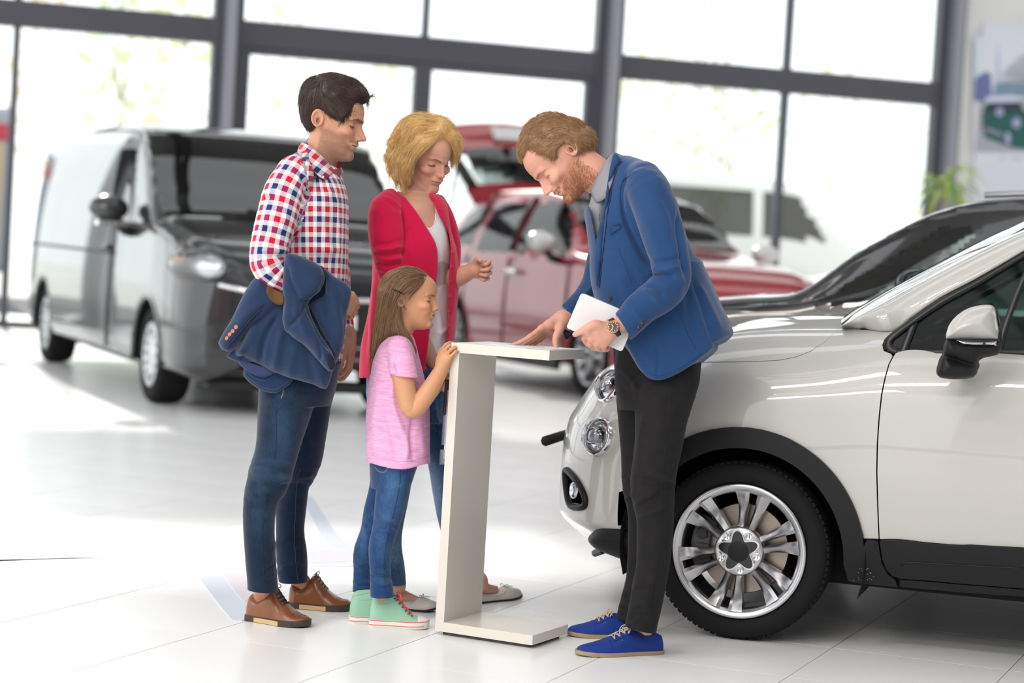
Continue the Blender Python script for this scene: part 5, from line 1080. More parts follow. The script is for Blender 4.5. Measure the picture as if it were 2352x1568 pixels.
S.cut(p_poly(fg, [(890, 360), (905, 432), (925, 447), (950, 478), (972, 511), (988, 536), (1001, 562), (1005, 600), (1001, 640), (992, 720), (984, 782), (978, 900), (1034, 900), (1028, 790), (1028, 730), (1031, 690), (1031, 640), (1036, 590), (1034, 548), (1024, 521), (1008, 494), (998, 464), (986, 440), (1000, 360)], -.16, .165, smooth=3, flat=True), .004)
S.cut(fg.tube([(953, 428, .0, 36, 1.5), (955, 470, -.015, 33, 1.6)], 3), .004)
hb = fg.P(838, 866, 0); S.clip(lambda X, Y, Z: -((X-hb[0])*UP[0]+(Y-hb[1])*UP[1]+(Z-hb[2])*UP[2])+.10*((X-hb[0])*RT[0]+(Z-hb[2])*RT[2]))
V, Q = S.mesh(); N = vnormals(V, Q)
st = [([(858, 572), (885, 574), (925, 566)], .005, 4.5), ([(857, 582), (890, 586), (928, 580)], -.004, 4), ([(858, 592), (890, 597), (926, 592)], .005, 4.5), ([(860, 604), (892, 610), (925, 606)], -.004, 4), ([(860, 614), (895, 621), (925, 618)], .005, 4.5), ([(862, 628), (890, 634), (925, 632)], -.004, 4), ([(864, 560), (890, 560), (920, 550)], -.003, 4),
      ([(923, 485), (929, 520), (931, 560), (928, 600)], -.008, 5), ([(912, 480), (922, 515), (924, 550)], .004, 6), ([(917, 470), (930, 490), (940, 530)], .004, 7), ([(935, 560), (950, 600), (960, 650)], .004, 9), ([(850, 600), (846, 700), (838, 800)], -.004, 6), ([(862, 640), (855, 740), (850, 840)], .004, 8), ([(1006, 600), (1000, 660), (990, 740)], .003, 5), ([(1040, 560), (1043, 640), (1040, 720)], .002, 5), ([(1008, 480), (1018, 510), (1020, 535)], -.004, 5), ([(880, 455), (900, 470), (915, 490)], -.002, 5)]
V = folds(V, N, st); V = wrinkle(V, N, .0016, 26, 12, (1, 1, .5))
me = meshdata('cardigan', V, Q); cg = link('cardigan', me, m_card, wom); Nn = vnormals(V, Q)
m_cb = mat('crimson_button', (.60, .03, .07), .35)
seam('button_band', V, Nn, [(1042, 585), (1045, 640), (1041, 700), (1037, 780)], .0016, m_card, cg, 0.)
for px, py in ((1041, 576), (1041, 612), (1039, 647), (1038, 680), (1037, 713), (1036, 747), (1034.5, 779)):
    c, n = onsurf(V, Nn, px, py, .0); button('cardigan_button', c, n, .0065, m_cb, cg)
# jeans
J = Vol(*fg.bbox(830, 820, 1140, 1370, -.25, .32), .0046)
J.add(fg.loft([(820, 846, 1030, 0, .14), (870, 842, 1028, 0, .145), (930, 846, 1026, 0, .145), (970, 850, 1022, 0, .14)], 2.2))
J.add(fg.tube([(897, 930, -.05, 52), (908, 1020, -.055, 46), (906, 1130, -.06, 36), (898, 1200, -.075, 30), (893, 1250, -.09, 30), (904, 1300, -.11, 25), (911, 1346, -.125, 22)], 18), .015)
J.add(fg.tube([(990, 930, .05, 50), (1018, 1020, .08, 44), (1030, 1100, .10, 41), (1038, 1170, .12, 38), (1052, 1230, .145, 34), (1078, 1300, .175, 27), (1092, 1338, .19, 23)], 18), .015)
tp = fg.P(930, 846, 0); J.clip(lambda X, Y, Z: (X-tp[0])*UP[0]+(Y-tp[1])*UP[1]+(Z-tp[2])*UP[2])
bt = fg.P(912, 1343, -.12); J.clip(lambda X, Y, Z: -((X-bt[0])*UP[0]+(Y-bt[1])*UP[1]+(Z-bt[2])*UP[2]))
V, Q = J.mesh(); N = vnormals(V, Q)
V = folds(V, N, [([(990, 900), (1004, 960), (1014, 1010)], .003, 5), ([(985, 915), (1005, 925), (1030, 920)], .003, 5), ([(985, 945), (1005, 952), (1030, 948)], -.003, 5), ([(990, 975), (1010, 985), (1028, 980)], .003, 5), ([(880, 1290), (905, 1300), (925, 1292)], .003, 5), ([(888, 1312), (910, 1320), (930, 1314)], .003, 4), ([(888, 1326), (910, 1332), (930, 1328)], -.003, 4), ([(842, 890), (850, 930), (848, 960)], .004, 6)], .3); V = wrinkle(V, N, .0018, 26, 4)
me = meshdata('jeans', V, Q); m_den3 = denim('faded_blue_denim', (.015, .05, .13), (.26, .40, .58)); fade_att(me, V, [(1000, 1130, 25, 70, .55), (915, 1250, 20, 60, .35), (848, 920, 14, 50, .9), (1005, 1000, 30, 40, -.25), (930, 1310, 10, 30, .2)])
jn = link('jeans', me, m_den3, wom); Nn = vnormals(V, Q)
seam('fly_seam', V, Nn, [(988, 950), (1000, 985), (1012, 1025)], .0016, m_thd, jn)
# ballet flats
m_bal = mat('pearl_leather', (.62, .57, .54), .35, coat=.1, bump=(120, .1, .001)); m_bs = mat('black_thin_sole', (.02, .02, .025), .6)
bl = dict(top=[(0, .040), (.04, .046), (.15, .036), (.35, .028), (.55, .030), (.66, .042), (.74, .044), (.84, .038), (.93, .030), (.985, .020), (1, .012)], wid=[(0, .38), (.03, .6), (.10, .74), (.30, .76), (.45, .82), (.70, 1.0), (.85, .92), (.94, .72), (.985, .44), (1, .16)], sole=.007, spring=.010)
def flat_shoe(heel, toe):
    up, sf, W3, (d, s, Lg) = shoe('ballet_flat', heel, toe, .042, bl, wom, dict(upper=m_bal, sole=m_bs)); u_ = np.array([0, 0, 1.]); t_ = sf(.70, PI/2)+u_*.003; P = []
    P.append([sf(x, PI/2+a)+u_*.0008 for x, a in ((.10, -.9), (.3, -.95), (.52, -.9), (.63, -.6), (.675, 0), (.63, .6), (.52, .9), (.3, .95), (.10, .9))])
    for sg in (-1, 1): P.append([t_, t_+s*sg*.012+u_*.008, t_+s*sg*.021+u_*.004, t_+s*sg*.012-u_*.001, t_]); P.append([t_, t_+s*sg*.012+d*.014+u_*.001, t_+s*sg*.016+d*.026])
    child_tube('bow', up, P, .0016, m_bal, 6); return up
flat_shoe(flr(884, 1391), flr(1002, 1405)); flat_shoe(flr(1078, 1385), flr(1190, 1371))
# hair
m_hair3 = hair_mat('golden_blonde_hair', (.40, .20, .055), (.92, .66, .30), .35)
H = Vol(*fg.bbox(880, 245, 1070, 435, -.16, .16), .0028)
for px, py, dz, rx, ry, rz in ((975, 322, .03, 66, 58, .088), (1005, 310, -.005, 40, 42, .075), (950, 338, .02, 50, 60, .10), (928, 362, -.01, 30, 38, .085), (912, 372, .0, 18, 26, .06), (930, 396, -.01, 22, 20, .065), (1040, 335, .01, 16, 30, .05), (960, 300, .02, 42, 36, .085), (970, 312, -.035, 44, 40, .070)):
    H.add(p_ell(fg.P(px, py, dz), (fg.r(rx), rz, fg.r(ry)), (RT, FW, UP)), .018)
H.add(fg.tube([(1018, 296, -.055, 18), (985, 322, -.085, 19), (955, 352, -.085, 18), (940, 385, -.07, 17), (932, 408, -.05, 13)], 12), .012)
H.add(fg.tube([(1022, 300, -.05, 14), (1044, 322, -.05, 13), (1051, 345, -.035, 9), (1048, 362, -.02, 5)], 10), .010)
r_ = np.random.default_rng(3)
for px, py, rr in ((905, 330, 15), (896, 362, 12), (902, 388, 13), (915, 408, 11), (915, 310, 13), (932, 288, 12), (925, 416, 8), (899, 345, 10), (908, 402, 9), (938, 412, 8)): H.add(p_ell(fg.P(px, py, r_.uniform(-.05, .0)), [fg.r(rr)]*3), .006)
H.cut(p_poly(fg, [(1020, 328), (1000, 334), (975, 346), (956, 360), (945, 385), (942, 412), (950, 432), (985, 450), (1020, 430), (1046, 400), (1046, 368), (1043, 350), (1034, 335)], -.13, .12, smooth=3, flat=True), .010)
Vh, Qh = H.mesh(); Nh = vnormals(Vh, Qh); Vh = wrinkle(Vh, Nh, .0045, 75, 3)
me = meshdata('hair', Vh, Qh); set_att(me, 'shade', np.full(len(Vh), .35)); hr = link('hair', me, m_hair3, wom)
G3 = [[(1015, 300), (985, 320), (955, 348), (938, 385), (930, 415)], [(1012, 290), (970, 300), (935, 330), (915, 370), (905, 405)], [(1005, 278), (960, 280), (925, 310), (905, 345), (895, 375)], [(1018, 300), (1040, 320), (1050, 345), (1048, 366)], [(990, 262), (950, 270), (920, 300)], [(1015, 285), (1035, 300), (1052, 330)], [(960, 350), (945, 380), (938, 410)]]
strands('hair_strands', Vh, Nh, G3, 5200, .055, m_hair3, hr, lift=.16, rad=.00042, wob=.12, seed=6, curl=.28, seg=10)
# ================================================================== the man in the blue blazer
fg = Fig(6.9)
sal = empty('person', 'ginger bearded man in a blue blazer leaning over the white stand', 'person', flr(1450, 1480))
hd = Head(fg.P(1281, 366, 0), -1, 3, 54, 0, 1.07, jaw=1.03, brow=1.0, nose=.98, lip=.8, chin=1.03)
lo, hi = fg.bbox(1165, 250, 1620, 1515, -.34, .36); Z = lambda y: fg.P(1290, y, 0)[2]
B = Vol(lo, hi, .0029, [(-9, Z(815), .009), (Z(815), Z(690), .0027), (Z(690), Z(470), .009), (Z(470), 9, .0023)])
B.add(hd.prim())
B.add(fg.tube([(1322, 366, 0, 40, 1.05), (1356, 392, 0, 42, 1.05), (1392, 420, 0, 44, 1.05), (1430, 465, 0, 52, 1.2)], 12), .014)
B.add(fg.rows([(525, 1410, 1540, 0, 1.45), (580, 1400, 1560, 0, 1.35), (700, 1420, 1580, 0, 1.2), (800, 1430, 1590, 0, 1.1), (880, 1440, 1580, 0, 1.1)], 10), .03)
la = [(1480, 425, -.16, 32), (1535, 560, -.22, 28), (1552, 640, -.24, 27), (1490, 705, -.27, 24), (1425, 745, -.265, 20), (1405, 756, -.26, 18.5)]
B.add(fg.tube(la, 18), .015)
ra = [(1440, 425, .16, 32), (1400, 560, .22, 28), (1375, 650, .22, 26), (1335, 700, .16, 22), (1300, 725, .12, 19), (1290, 734, .11, 19)]
B.add(fg.tube(ra, 18), .015); B.add(fg.tube([(1440, 430, .15, 32), (1440, 465, .05, 40), (1450, 468, -.05, 40), (1480, 430, -.15, 32)], 8), .02)
# right hand spread on the stand top
hand(B, fg, (1292, 733, .11), [(1243, 753, .065), (1246, 756, .095), (1252, 760, .12), (1259, 764, .14)],
     [[(1218, 772, .045), (1196, 785, .035), (1179, 791, .03)], [(1222, 777, .085), (1205, 788, .078), (1191, 793.5, .072)], [(1230, 780, .118), (1214, 789, .112), (1203, 793, .108)], [(1242, 780, .145), (1229, 787, .143), (1219, 791, .142)]],
     [(1285, 757, .075), (1276, 778, .055), (1277, 798, .045)], .027, .0085)
# left hand gripping the tablet's lower edge
hand(B, fg, (1402, 756, -.265), [(1350, 764, -.295), (1358, 778, -.285), (1371, 788, -.278), (1386, 793, -.27)],
     [[(1342, 777, -.275), (1350, 790, -.245), (1362, 785, -.225)], [(1356, 791, -.265), (1366, 799, -.235), (1374, 790, -.22)], [(1373, 799, -.255), (1381, 803, -.23), (1386, 792, -.22)], [(1389, 802, -.245), (1395, 802, -.225), (1398, 790, -.22)]],
     [(1365, 746, -.30), (1342, 757, -.30), (1321, 768, -.29)], .030, .0092)
B.add(fg.tube([(1540, 880, -.09, 48), (1515, 1000, -.115, 40), (1502, 1092, -.135, 34), (1504, 1180, -.15, 30), (1503, 1260, -.16, 27), (1491, 1349, -.17, 24), (1478, 1420, -.17, 20)], 16), .02); foot(B, flr(1516, 1498), flr(1325, 1505), fg.P(1478, 1420, -.17), .028)
B.add(fg.tube([(1478, 880, .09, 46), (1472, 1000, .115, 38), (1468, 1110, .13, 30), (1468, 1187, .14, 24), (1465, 1280, .147, 21), (1455, 1370, .15, 19), (1442, 1400, .15, 18)], 16), .02); foot(B, flr(1470, 1462), flr(1303, 1459), fg.P(1442, 1400, .15), .028)
V, Q = B.mesh(big=True); m_skin4 = skin_mat('fair_freckled_skin', (.66, .345, .26), (.60, .24, .21), (.22, .10, .06), (.34, .125, .05), .78, (.72, .27, .21))
me = meshdata('body', V, Q); hd.masks(me, V, 1, .7, .0040, .0155, .8); link('body', me, m_skin4, sal); Vb, Nb = V, vnormals(V, Q)
m_nail = mat('nail', (.62, .36, .28), .3)
for (px, py) in ((1317, 768), (1277, 797)):
    c, n = onsurf(Vb, Nb, px, py, 0); nails(sal, 'fingernail', [(c, -RT+UP*-.5, n, .0048)], m_nail)
# grey shirt collar at the neck
m_gs = mat('grey_chambray', (.26, .26, .30), .85, spec=.15, bump=(300, .2, .001)); m_gsd = mat('collar_shade', (.03, .03, .045), .85)
strip_mesh('shirt_collar', [(1410, 350, .0), (1398, 361, -.060), (1382, 386, -.080), (1367, 416, -.074), (1357, 437, -.048)], [(1422, 364, .0), (1414, 390, -.098), (1404, 425, -.115), (1391, 454, -.112), (1370, 466, -.075)], m_gs, sal, puff=.003)
strip_mesh('shirt_collar', [(1413, 352, .0), (1398, 358, .06), (1375, 385, .08), (1360, 415, .065), (1352, 434, .03)], [(1420, 366, .0), (1400, 390, .09), (1380, 425, .10), (1364, 446, .08), (1353, 452, .04)], m_gs, sal)
strip_mesh('collar_shadow_band', [(1362, 434, -.045), (1358, 440, -.02), (1353, 436, .02)], [(1375, 452, -.055), (1364, 462, -.03), (1356, 458, .01)], m_gsd, sal)  # dark strip painted in for the shade inside the collar
S = Vol(*fg.bbox(1340, 415, 1430, 620, -.18, .12), .004)
S.add(p_poly(fg, [(1362, 440), (1395, 430), (1400, 480), (1385, 560), (1372, 580), (1360, 540), (1352, 480)], -.03, .05)); V, Q = S.mesh(); V = wrinkle(V, vnormals(V, Q), .002, 60, 2)
obj('grey_shirt', V, Q, m_gs, sal)
# blazer --------------------------------------------------------
m_blaz = mat('blue_cotton_twill', (.010, .047, .140), .75, spec=.2, sheen=.25, var=(9, .5, (.013, .056, .162)), bump=(380, .18, .0008)); m_blazd = mat('navy_lining', (.008, .012, .045), .6); m_blzs = mat('blazer_seam', (.005, .022, .07), .75)
body = [(1411, 348), (1424, 360), (1445, 367), (1481, 380), (1515, 403), (1544, 437), (1561, 479), (1571, 520), (1588, 566), (1620, 630), (1652, 704), (1678, 763), (1640, 786), (1639, 798), (1612, 821), (1570, 850), (1530, 868), (1506, 871), (1486, 864), (1466, 841), (1446, 803), (1424, 770), (1390, 720), (1372, 680), (1361, 640), (1354, 585), (1346, 530), (1341, 490), (1346, 474), (1360, 462), (1378, 440), (1392, 405), (1400, 370)]
S = Vol(*fg.bbox(1320, 335, 1700, 890, -.36, .33), .0040)
S.add(p_poly(fg, body, 0, .155, smooth=2, zs=1.22))
S.add(fg.tube([(1440, 392, -.06, 34, 1.4), (1470, 410, -.13, 40), (1490, 440, -.165, 46)], 8), .03)
S.add(fg.tube([(1425, 392, .06, 34, 1.4), (1440, 410, .13, 40), (1445, 440, .165, 46)], 8), .03)
S.cut(fg.tube([(1380, 388, 0, 36, 1.6), (1345, 420, 0, 44, 1.5)], 4), .01)
vee = [(1330, 430), (1378, 430), (1394, 446), (1390, 500), (1384, 556), (1378, 600), (1371, 560), (1362, 510), (1352, 470), (1330, 460)]
S.cut(p_poly(fg, vee, -.10, .16, smooth=2, flat=True), .004)
Sk = Vol(*fg.bbox(1320, 335, 1700, 890, -.36, .33), .0040); Sk.add(fg.loft([(610, 1368, 1605, 0, .15), (690, 1378, 1640, 0, .172), (780, 1395, 1675, 0, .20), (885, 1420, 1690, 0, .205)], 2.8)); fl_, a_, b_ = p_poly(fg, body, 0, .5, smooth=2, flat=True); Sk.clip(fl_, .012)
S.f = smin(S.f, Sk.f, .05)
S2 = Vol(*fg.bbox(1320, 335, 1700, 890, -.36, .33), .0040)
sla = [(1478, 412, -.150, 42), (1495, 450, -.195, 50), (1515, 510, -.225, 52), (1532, 575, -.245, 48), (1543, 620, -.255, 44), (1540, 652, -.26, 43), (1515, 678, -.265, 43), (1478, 704, -.27, 39), (1445, 738, -.27, 36), (1428, 754, -.265, 35)]
S2.add(fg.tube(sla, 26), .012)
c0 = fg.P(1431, 752, -.265); cn = (RT*(-.86)-UP*.50); cn /= np.linalg.norm(cn)
S2.clip(lambda X, Y, Z: np.where((X-c0[0])*RT[0]+(Z-c0[2])*RT[2] < .1, (X-c0[0])*cn[0]+(Y-c0[1])*cn[1]+(Z-c0[2])*cn[2], -1))
inn = Vol(*fg.bbox(1320, 335, 1700, 890, -.36, .33), .0040)
S2.cut(fg.tube([(1458, 726, -.27, 28), (1425, 757, -.265, 30), (1410, 770, -.265, 30)], 4), .003)
sra = [(1435, 415, .150, 42), (1410, 520, .215, 42), (1385, 600, .235, 38), (1372, 650, .225, 36), (1345, 688, .18, 31), (1322, 707, .15, 28), (1308, 719, .13, 26)]
S3 = Vol(*fg.bbox(1260, 335, 1700, 890, -.05, .36), .0045); S3.add(fg.tube(sra, 20))
c1 = fg.P(1305, 722, .13); d1 = -RT*.82-UP*.57
S3.clip(lambda X, Y, Z: (X-c1[0])*d1[0]+(Y-c1[1])*d1[1]+(Z-c1[2])*d1[2])
S3.cut(fg.tube([(1318, 711, .14, 22), (1296, 730, .12, 22)], 2), .002)
S.f = smin(S.f, S2.f, .010)
V, Q = S.mesh(); N = vnormals(V, Q)
st = [([(1498, 612), (1520, 622), (1560, 612)], .007, 6), ([(1488, 640), (1515, 630), (1555, 632)], -.005, 5), ([(1492, 632), (1515, 652), (1540, 668)], .006, 7), ([(1484, 655), (1505, 662), (1525, 680)], -.005, 5), ([(1478, 665), (1500, 680), (1515, 695)], .006, 6), ([(1502, 600), (1530, 600), (1568, 590)], -.004, 5), ([(1545, 625), (1560, 640), (1572, 648)], .004, 6),
      ([(1440, 400), (1428, 440), (1432, 490), (1440, 520)], -.006, 5), ([(1436, 500), (1452, 540), (1480, 590), (1497, 608)], -.009, 6), ([(1560, 480), (1560, 530), (1567, 590), (1577, 640)], -.008, 6), ([(1576, 650), (1582, 720), (1600, 790)], -.004, 8), ([(1590, 640), (1615, 710), (1640, 785)], -.005, 6), ([(1600, 650), (1630, 710), (1655, 760)], .005, 9), ([(1470, 480), (1500, 540), (1520, 600)], .003, 12), ([(1520, 440), (1545, 500), (1552, 560)], -.004, 8), ([(1450, 400), (1490, 395), (1525, 425)], .003, 9),
      ([(1460, 780), (1470, 800), (1500, 830)], .002, 10), ([(1420, 620), (1440, 680), (1440, 720)], .003, 12), ([(1408, 560), (1440, 600), (1470, 660)], -.002, 8), ([(1510, 790), (1512, 830), (1508, 868)], -.002, 5), ([(1450, 710), (1470, 730), (1480, 745)], .003, 7)]
V = folds(V, N, st); V = wrinkle(V, N, .0014, 22, 21)
me = meshdata('blazer', V, Q); bz = link('blazer', me, m_blaz, sal); Nn = vnormals(V, Q)
V3, Q3 = S3.mesh(); N3 = vnormals(V3, Q3); V3 = folds(V3, N3, [([(1350, 690), (1365, 672), (1372, 650)], -.004, 5), ([(1340, 680), (1360, 660), (1380, 640)], .004, 5)]); obj('blazer_sleeve', V3, Q3, m_blaz, bz, world=False)
# lapel, front edge, pocket, buttons
def lay(name, poly, m, parent, off=.003, t=.0022, V=V, Nn=Nn, n=None, sm=3):
    """a flat cloth piece laid over the garment along a picture outline"""
    P = spline(np.asarray(poly, float), len(poly)*sm, True) if sm else np.asarray(poly, float); lo_, hi_ = P.min(0), P.max(0); st_ = max(5., min(hi_-lo_)/6)
    inn_ = [(x, y) for x in np.arange(lo_[0], hi_[0], st_) for y in np.arange(lo_[1], hi_[1], st_) if poly_sd(P, np.array([x]), np.array([y]))[0] < -st_*.45]
    pts = [Vector(p) for p in P]+[Vector(p) for p in inn_]; k = len(P)
    vs, _, fs, _, _, _ = geometry.delaunay_2d_cdt(pts, [], [list(range(k))], 1, 1e-4)
    X, Nm = topx(V), None; W3 = []; NN = []
    for v in vs:
        c, nn = onsurf(V, Nn, v.x, v.y, 0); c = c-CAM; dp = c@FW; W3.append(at(v.x, v.y, dp)); NN.append(nn)
    W3 = np.array(W3); NN = np.array(NN)
    E = {}
    for f in fs:
        for a, b in zip(f, f[1:]+f[:1]): E.setdefault(a, set()).add(b); E.setdefault(b, set()).add(a)
    for _ in range(3):
        dpt = (W3-CAM)@FW; nd = np.array([np.mean([dpt[j] for j in E.get(i, [i])])*.5+dpt[i]*.5 for i in range(len(W3))]); W3 = np.array([at(v.x, v.y, q) for v, q in zip(vs, nd)])
    A = W3-FW*off; Bk = W3-FW*(off-t*2); nv = len(A); fs = [tuple(f) for f in fs]; cnt = {}
    for f in fs:
        for a, b in zip(f, f[1:]+f[:1]): cnt[(a, b)] = 1
    sd = [(a, b) for a, b in cnt if (b, a) not in cnt]
    F2 = fs+[tuple(v+nv for v in f[::-1]) for f in fs]+[(b, a, a+nv, b+nv) for a, b in sd]
    o = obj(name, np.vstack([A, Bk]), F2, m, parent, world=parent.type == 'EMPTY'); bm = bmesh.new(); bm.from_mesh(o.data); bmesh.ops.recalc_face_normals(bm, faces=bm.faces); bm.to_mesh(o.data); bm.free(); return o
lay('lapel', [(1411, 352), (1424, 366), (1414, 385), (1403, 412), (1397, 424), (1399, 440), (1393, 480), (1386, 540), (1377, 620), (1371, 660), (1366, 620), (1368, 575), (1372, 540), (1385, 485), (1394, 430), (1400, 390)], m_blaz, bz, .007, .003)
seam('lapel_edge', V, Nn, [(1426, 366), (1412, 392), (1400, 420), (1400, 440), (1393, 490), (1386, 545), (1376, 625), (1371, 662)], .0016, m_blzs, bz, .0015)
seam('collar_notch', V, Nn, [(1384, 428), (1392, 424), (1400, 421)], .0014, m_blzs, bz, .006)
lay('breast_pocket_welt', [(1397, 523), (1424, 514), (1428, 520), (1427, 527), (1400, 537)], m_blaz, bz, .0045, .002, sm=0)
seam('pocket_slit', V, Nn, [(1398, 524), (1411, 519), (1424, 514)], .0011, m_blazd, bz, .004)
seam('side_dart', V, Nn, [(1420, 570), (1436, 612), (1450, 650)], .0008, m_blzs, bz, 0.)
seam('back_seam', V, Nn, [(1562, 720), (1578, 760), (1600, 800)], .0008, m_blzs, bz, 0.); seam('hem_stitch', V, Nn, [(1492, 858), (1510, 863), (1535, 858), (1575, 838), (1612, 811)], .0007, m_blzs, bz, 0.)
seam('armhole_seam', V, Nn, [(1452, 392), (1432, 410), (1424, 440), (1427, 475), (1437, 505)], .0011, m_blzs, bz, .0)
m_bb = mat('dark_horn_button', (.03, .028, .035), .35)
c, n = onsurf(V, Nn, 1398, 685, .0015); button('blazer_button', c, n, .0085, m_bb, bz)
for px, py in ((1471, 757.5), (1478, 749), (1486, 742)):
    c, n = onsurf(V, Nn, px, py, .001); button('cuff_button', c, n, .0055, m_bb, bz)
for px, py in ((1467, 751), (1474, 743), (1482, 734)): seam('buttonhole', V, Nn, [(px, py), (px+2, py+7)], .0006, mat('red_thread', (.35, .02, .07), .7) if px == 1482 else mat('pale_blue_thread', (.25, .35, .6), .7), bz, .0005)
lay('lapel_pin', [(1391, 441), (1397, 440), (1397, 445), (1391, 446)], mat('red_thread', (.45, .02, .09), .6), bz, .011, .001, sm=0)
# far front flap of the blazer showing its dark lining, and shirt cuffs
F3 = Vol(*fg.bbox(1395, 770, 1445, 905, .0, .2), .004); F3.add(p_poly(fg, [(1408, 780), (1424, 785), (1424, 850), (1421, 886), (1414, 888), (1410, 830)], .11, .012)); V4, Q4 = F3.mesh(); obj('blazer_front_flap', V4, Q4, m_blazd, bz, world=False)
F4 = Vol(*fg.bbox(1285, 745, 1330, 790, .05, .2), .003); F4.add(p_poly(fg, [(1293, 755), (1308, 760), (1316, 768), (1306, 776), (1299, 781), (1294, 768)], .13, .012, smooth=2)); V4, Q4 = F4.mesh(); obj('cuff_lining', V4, Q4, m_blazd, bz, world=False)
def ringcuff(name, c, axis, r, m, parent, w=.014, e=1.):
    c = np.asarray(c); axis = axis/np.linalg.norm(axis); M = Matrix.Translation(c) @ Vector(axis).to_track_quat('Z', 'Y').to_matrix().to_4x4() @ Matrix.Diagonal((1, e, 1, 1))
    return MB().lathe([(r, 0), (r*1.03, w), (r*.96, w), (r*.93, 0)], 24, M, True).obj(name, m, parent, smooth=True, world=parent.type == 'EMPTY')
ringcuff('shirt_cuff', fg.P(1305, 721, .125), -RT*.8-UP*.6, .0305, m_gs, sal, .016)
# watch
wat_c = fg.P(1411, 752, -.265); wax = (RT*(-.86)-UP*.40); wax /= np.linalg.norm(wax)
m_gold = mat('rose_gold', (.72, .38, .22), .25, 1.); m_dial = mat('black_dial', (.015, .012, .014), .3); m_strap = mat('black_strap', (.02, .02, .025), .5)
wt = empty('wrist_watch', None, None, wat_c); wt.parent = sal; wt.matrix_parent_inverse = wmat(sal).inverted()
ringcuff('strap', wat_c-wax*.010, wax, .0305, m_strap, wt, .021)
fc = fg.P(1411, 755, -.265); fn_ = (-FW*.90+UP*.18+RT*-.15); fn_ /= np.linalg.norm(fn_); fc = fc+fn_*.0325; WMx = Matrix.Translation(fc) @ Vector(fn_).to_track_quat('Z', 'Y').to_matrix().to_4x4()
MB().lathe([(0, -.006), (.0195, -.006), (.0215, -.001), (.0205, .003), (.0180, .0042), (.0168, .0030), (.0165, .0016), (0, .0016)], 12, WMx).obj('case', m_gold, wt)
MB().lathe([(0, .0018), (.0163, .0018)], 32, WMx).obj('dial', m_dial, wt)
mb = MB()
for k in range(12): a = k*PI/6; mb.box((.0125, -.0006, .0019), (.0152, .0006, .0023), WMx @ rotz(a))
for a, l_ in ((2.2, .0085), (4.4, .0125)): mb.box((-.001, -.0006, .0022), (l_, .0006, .0026), WMx @ rotz(a))
mb.obj('hands_and_markers', m_gold, wt)
# trousers
m_tr = mat('charcoal_cotton', (.013, .0125, .014), .85, spec=.12, sheen=.05, var=(30, .5, (.019, .018, .020)), bump=(420, .25, .0008))
J = Vol(*fg.bbox(1395, 770, 1640, 1475, -.33, .30), .0044)
J.add(fg.loft([(770, 1418, 1605, 0, .12), (820, 1415, 1611, 0, .12), (870, 1412, 1608, 0, .13), (910, 1416, 1596, 0, .145), (940, 1425, 1580, 0, .14)], 2.3))
J.add(fg.rows([(870, 1462, 1607, -.070, .9), (946, 1459, 1582, -.10, 1.1), (1006, 1459, 1571, -.115, 1.1), (1048, 1455, 1562, -.125, 1.1), (1092, 1450, 1554, -.135, 1.1), (1125, 1449, 1550, -.14, 1.1), (1157, 1454, 1548, -.145, 1.1), (1190, 1462, 1547, -.15, 1.12), (1240, 1464, 1546, -.155, 1.12), (1300, 1461, 1538, -.165, 1.1), (1349, 1452, 1530, -.17, 1.1), (1391, 1445, 1522, -.175, 1.1), (1430, 1436, 1513, -.178, 1.15), (1475, 1430, 1506, -.18, 1.15)], 28), .010)
J.add(fg.rows([(870, 1412, 1540, .085, 1.1), (932, 1418, 1530, .10, 1.1), (1000, 1424, 1520, .115, 1.1), (1050, 1427, 1512, .125, 1.1), (1110, 1428, 1505, .13, 1.1), (1150, 1436, 1500, .135, 1.1), (1187, 1442, 1496, .14, 1.1), (1267, 1442, 1490, .145, 1.1), (1330, 1439, 1488, .15, 1.1), (1370, 1429, 1482, .15, 1.1), (1405, 1420, 1474, .15, 1.15), (1440, 1410, 1466, .15, 1.15)], 26), .010)
bn = fg.P(1468, 1447, -.18); bf = fg.P(1428, 1421, .15); nn1 = UP*.97+RT*.24; nn1 /= np.linalg.norm(nn1)
J.clip(lambda X, Y, Z: np.where((X-CAM[0])*FW[0]+(Y-CAM[1])*FW[1]+(Z-CAM[2])*FW[2] < fg.D, -((X-bn[0])*nn1[0]+(Y-bn[1])*nn1[1]+(Z-bn[2])*nn1[2]), -((X-bf[0])*nn1[0]+(Y-bf[1])*nn1[1]+(Z-bf[2])*nn1[2])))
tp = fg.P(1500, 790, 0); J.clip(lambda X, Y, Z: (X-tp[0])*UP[0]+(Y-tp[1])*UP[1]+(Z-tp[2])*UP[2])
V, Q = J.mesh(); N = vnormals(V, Q)
st = [([(1458, 900), (1470, 870), (1500, 850)], .006, 7), ([(1459, 912), (1445, 900), (1425, 895)], -.004, 6), ([(1462, 890), (1450, 870), (1430, 850)], .005, 6), ([(1470, 900), (1520, 890), (1560, 895)], .003, 9), ([(1450, 1100), (1480, 1090), (1540, 1102)], .004, 8), ([(1452, 1120), (1490, 1118), (1545, 1125)], -.003, 6), ([(1458, 1160), (1480, 1145), (1520, 1120)], .005, 6), ([(1464, 1185), (1490, 1180), (1530, 1165)], .003, 7), ([(1480, 950), (1470, 1010), (1466, 1060)], .003, 7), ([(1520, 1100), (1540, 1110), (1552, 1115)], .004, 5),
      ([(1452, 1350), (1475, 1340), (1510, 1345)], .003, 8), ([(1446, 1400), (1470, 1388), (1500, 1390)], .004, 7), ([(1440, 1425), (1460, 1412), (1495, 1415)], -.003, 6), ([(1430, 1368), (1442, 1360), (1455, 1360)], .003, 6), ([(1420, 1395), (1435, 1388), (1448, 1390)], .003, 6), ([(1428, 1090), (1440, 1100), (1450, 1095)], .003, 5), ([(1436, 1150), (1446, 1140), (1452, 1130)], .004, 5)]
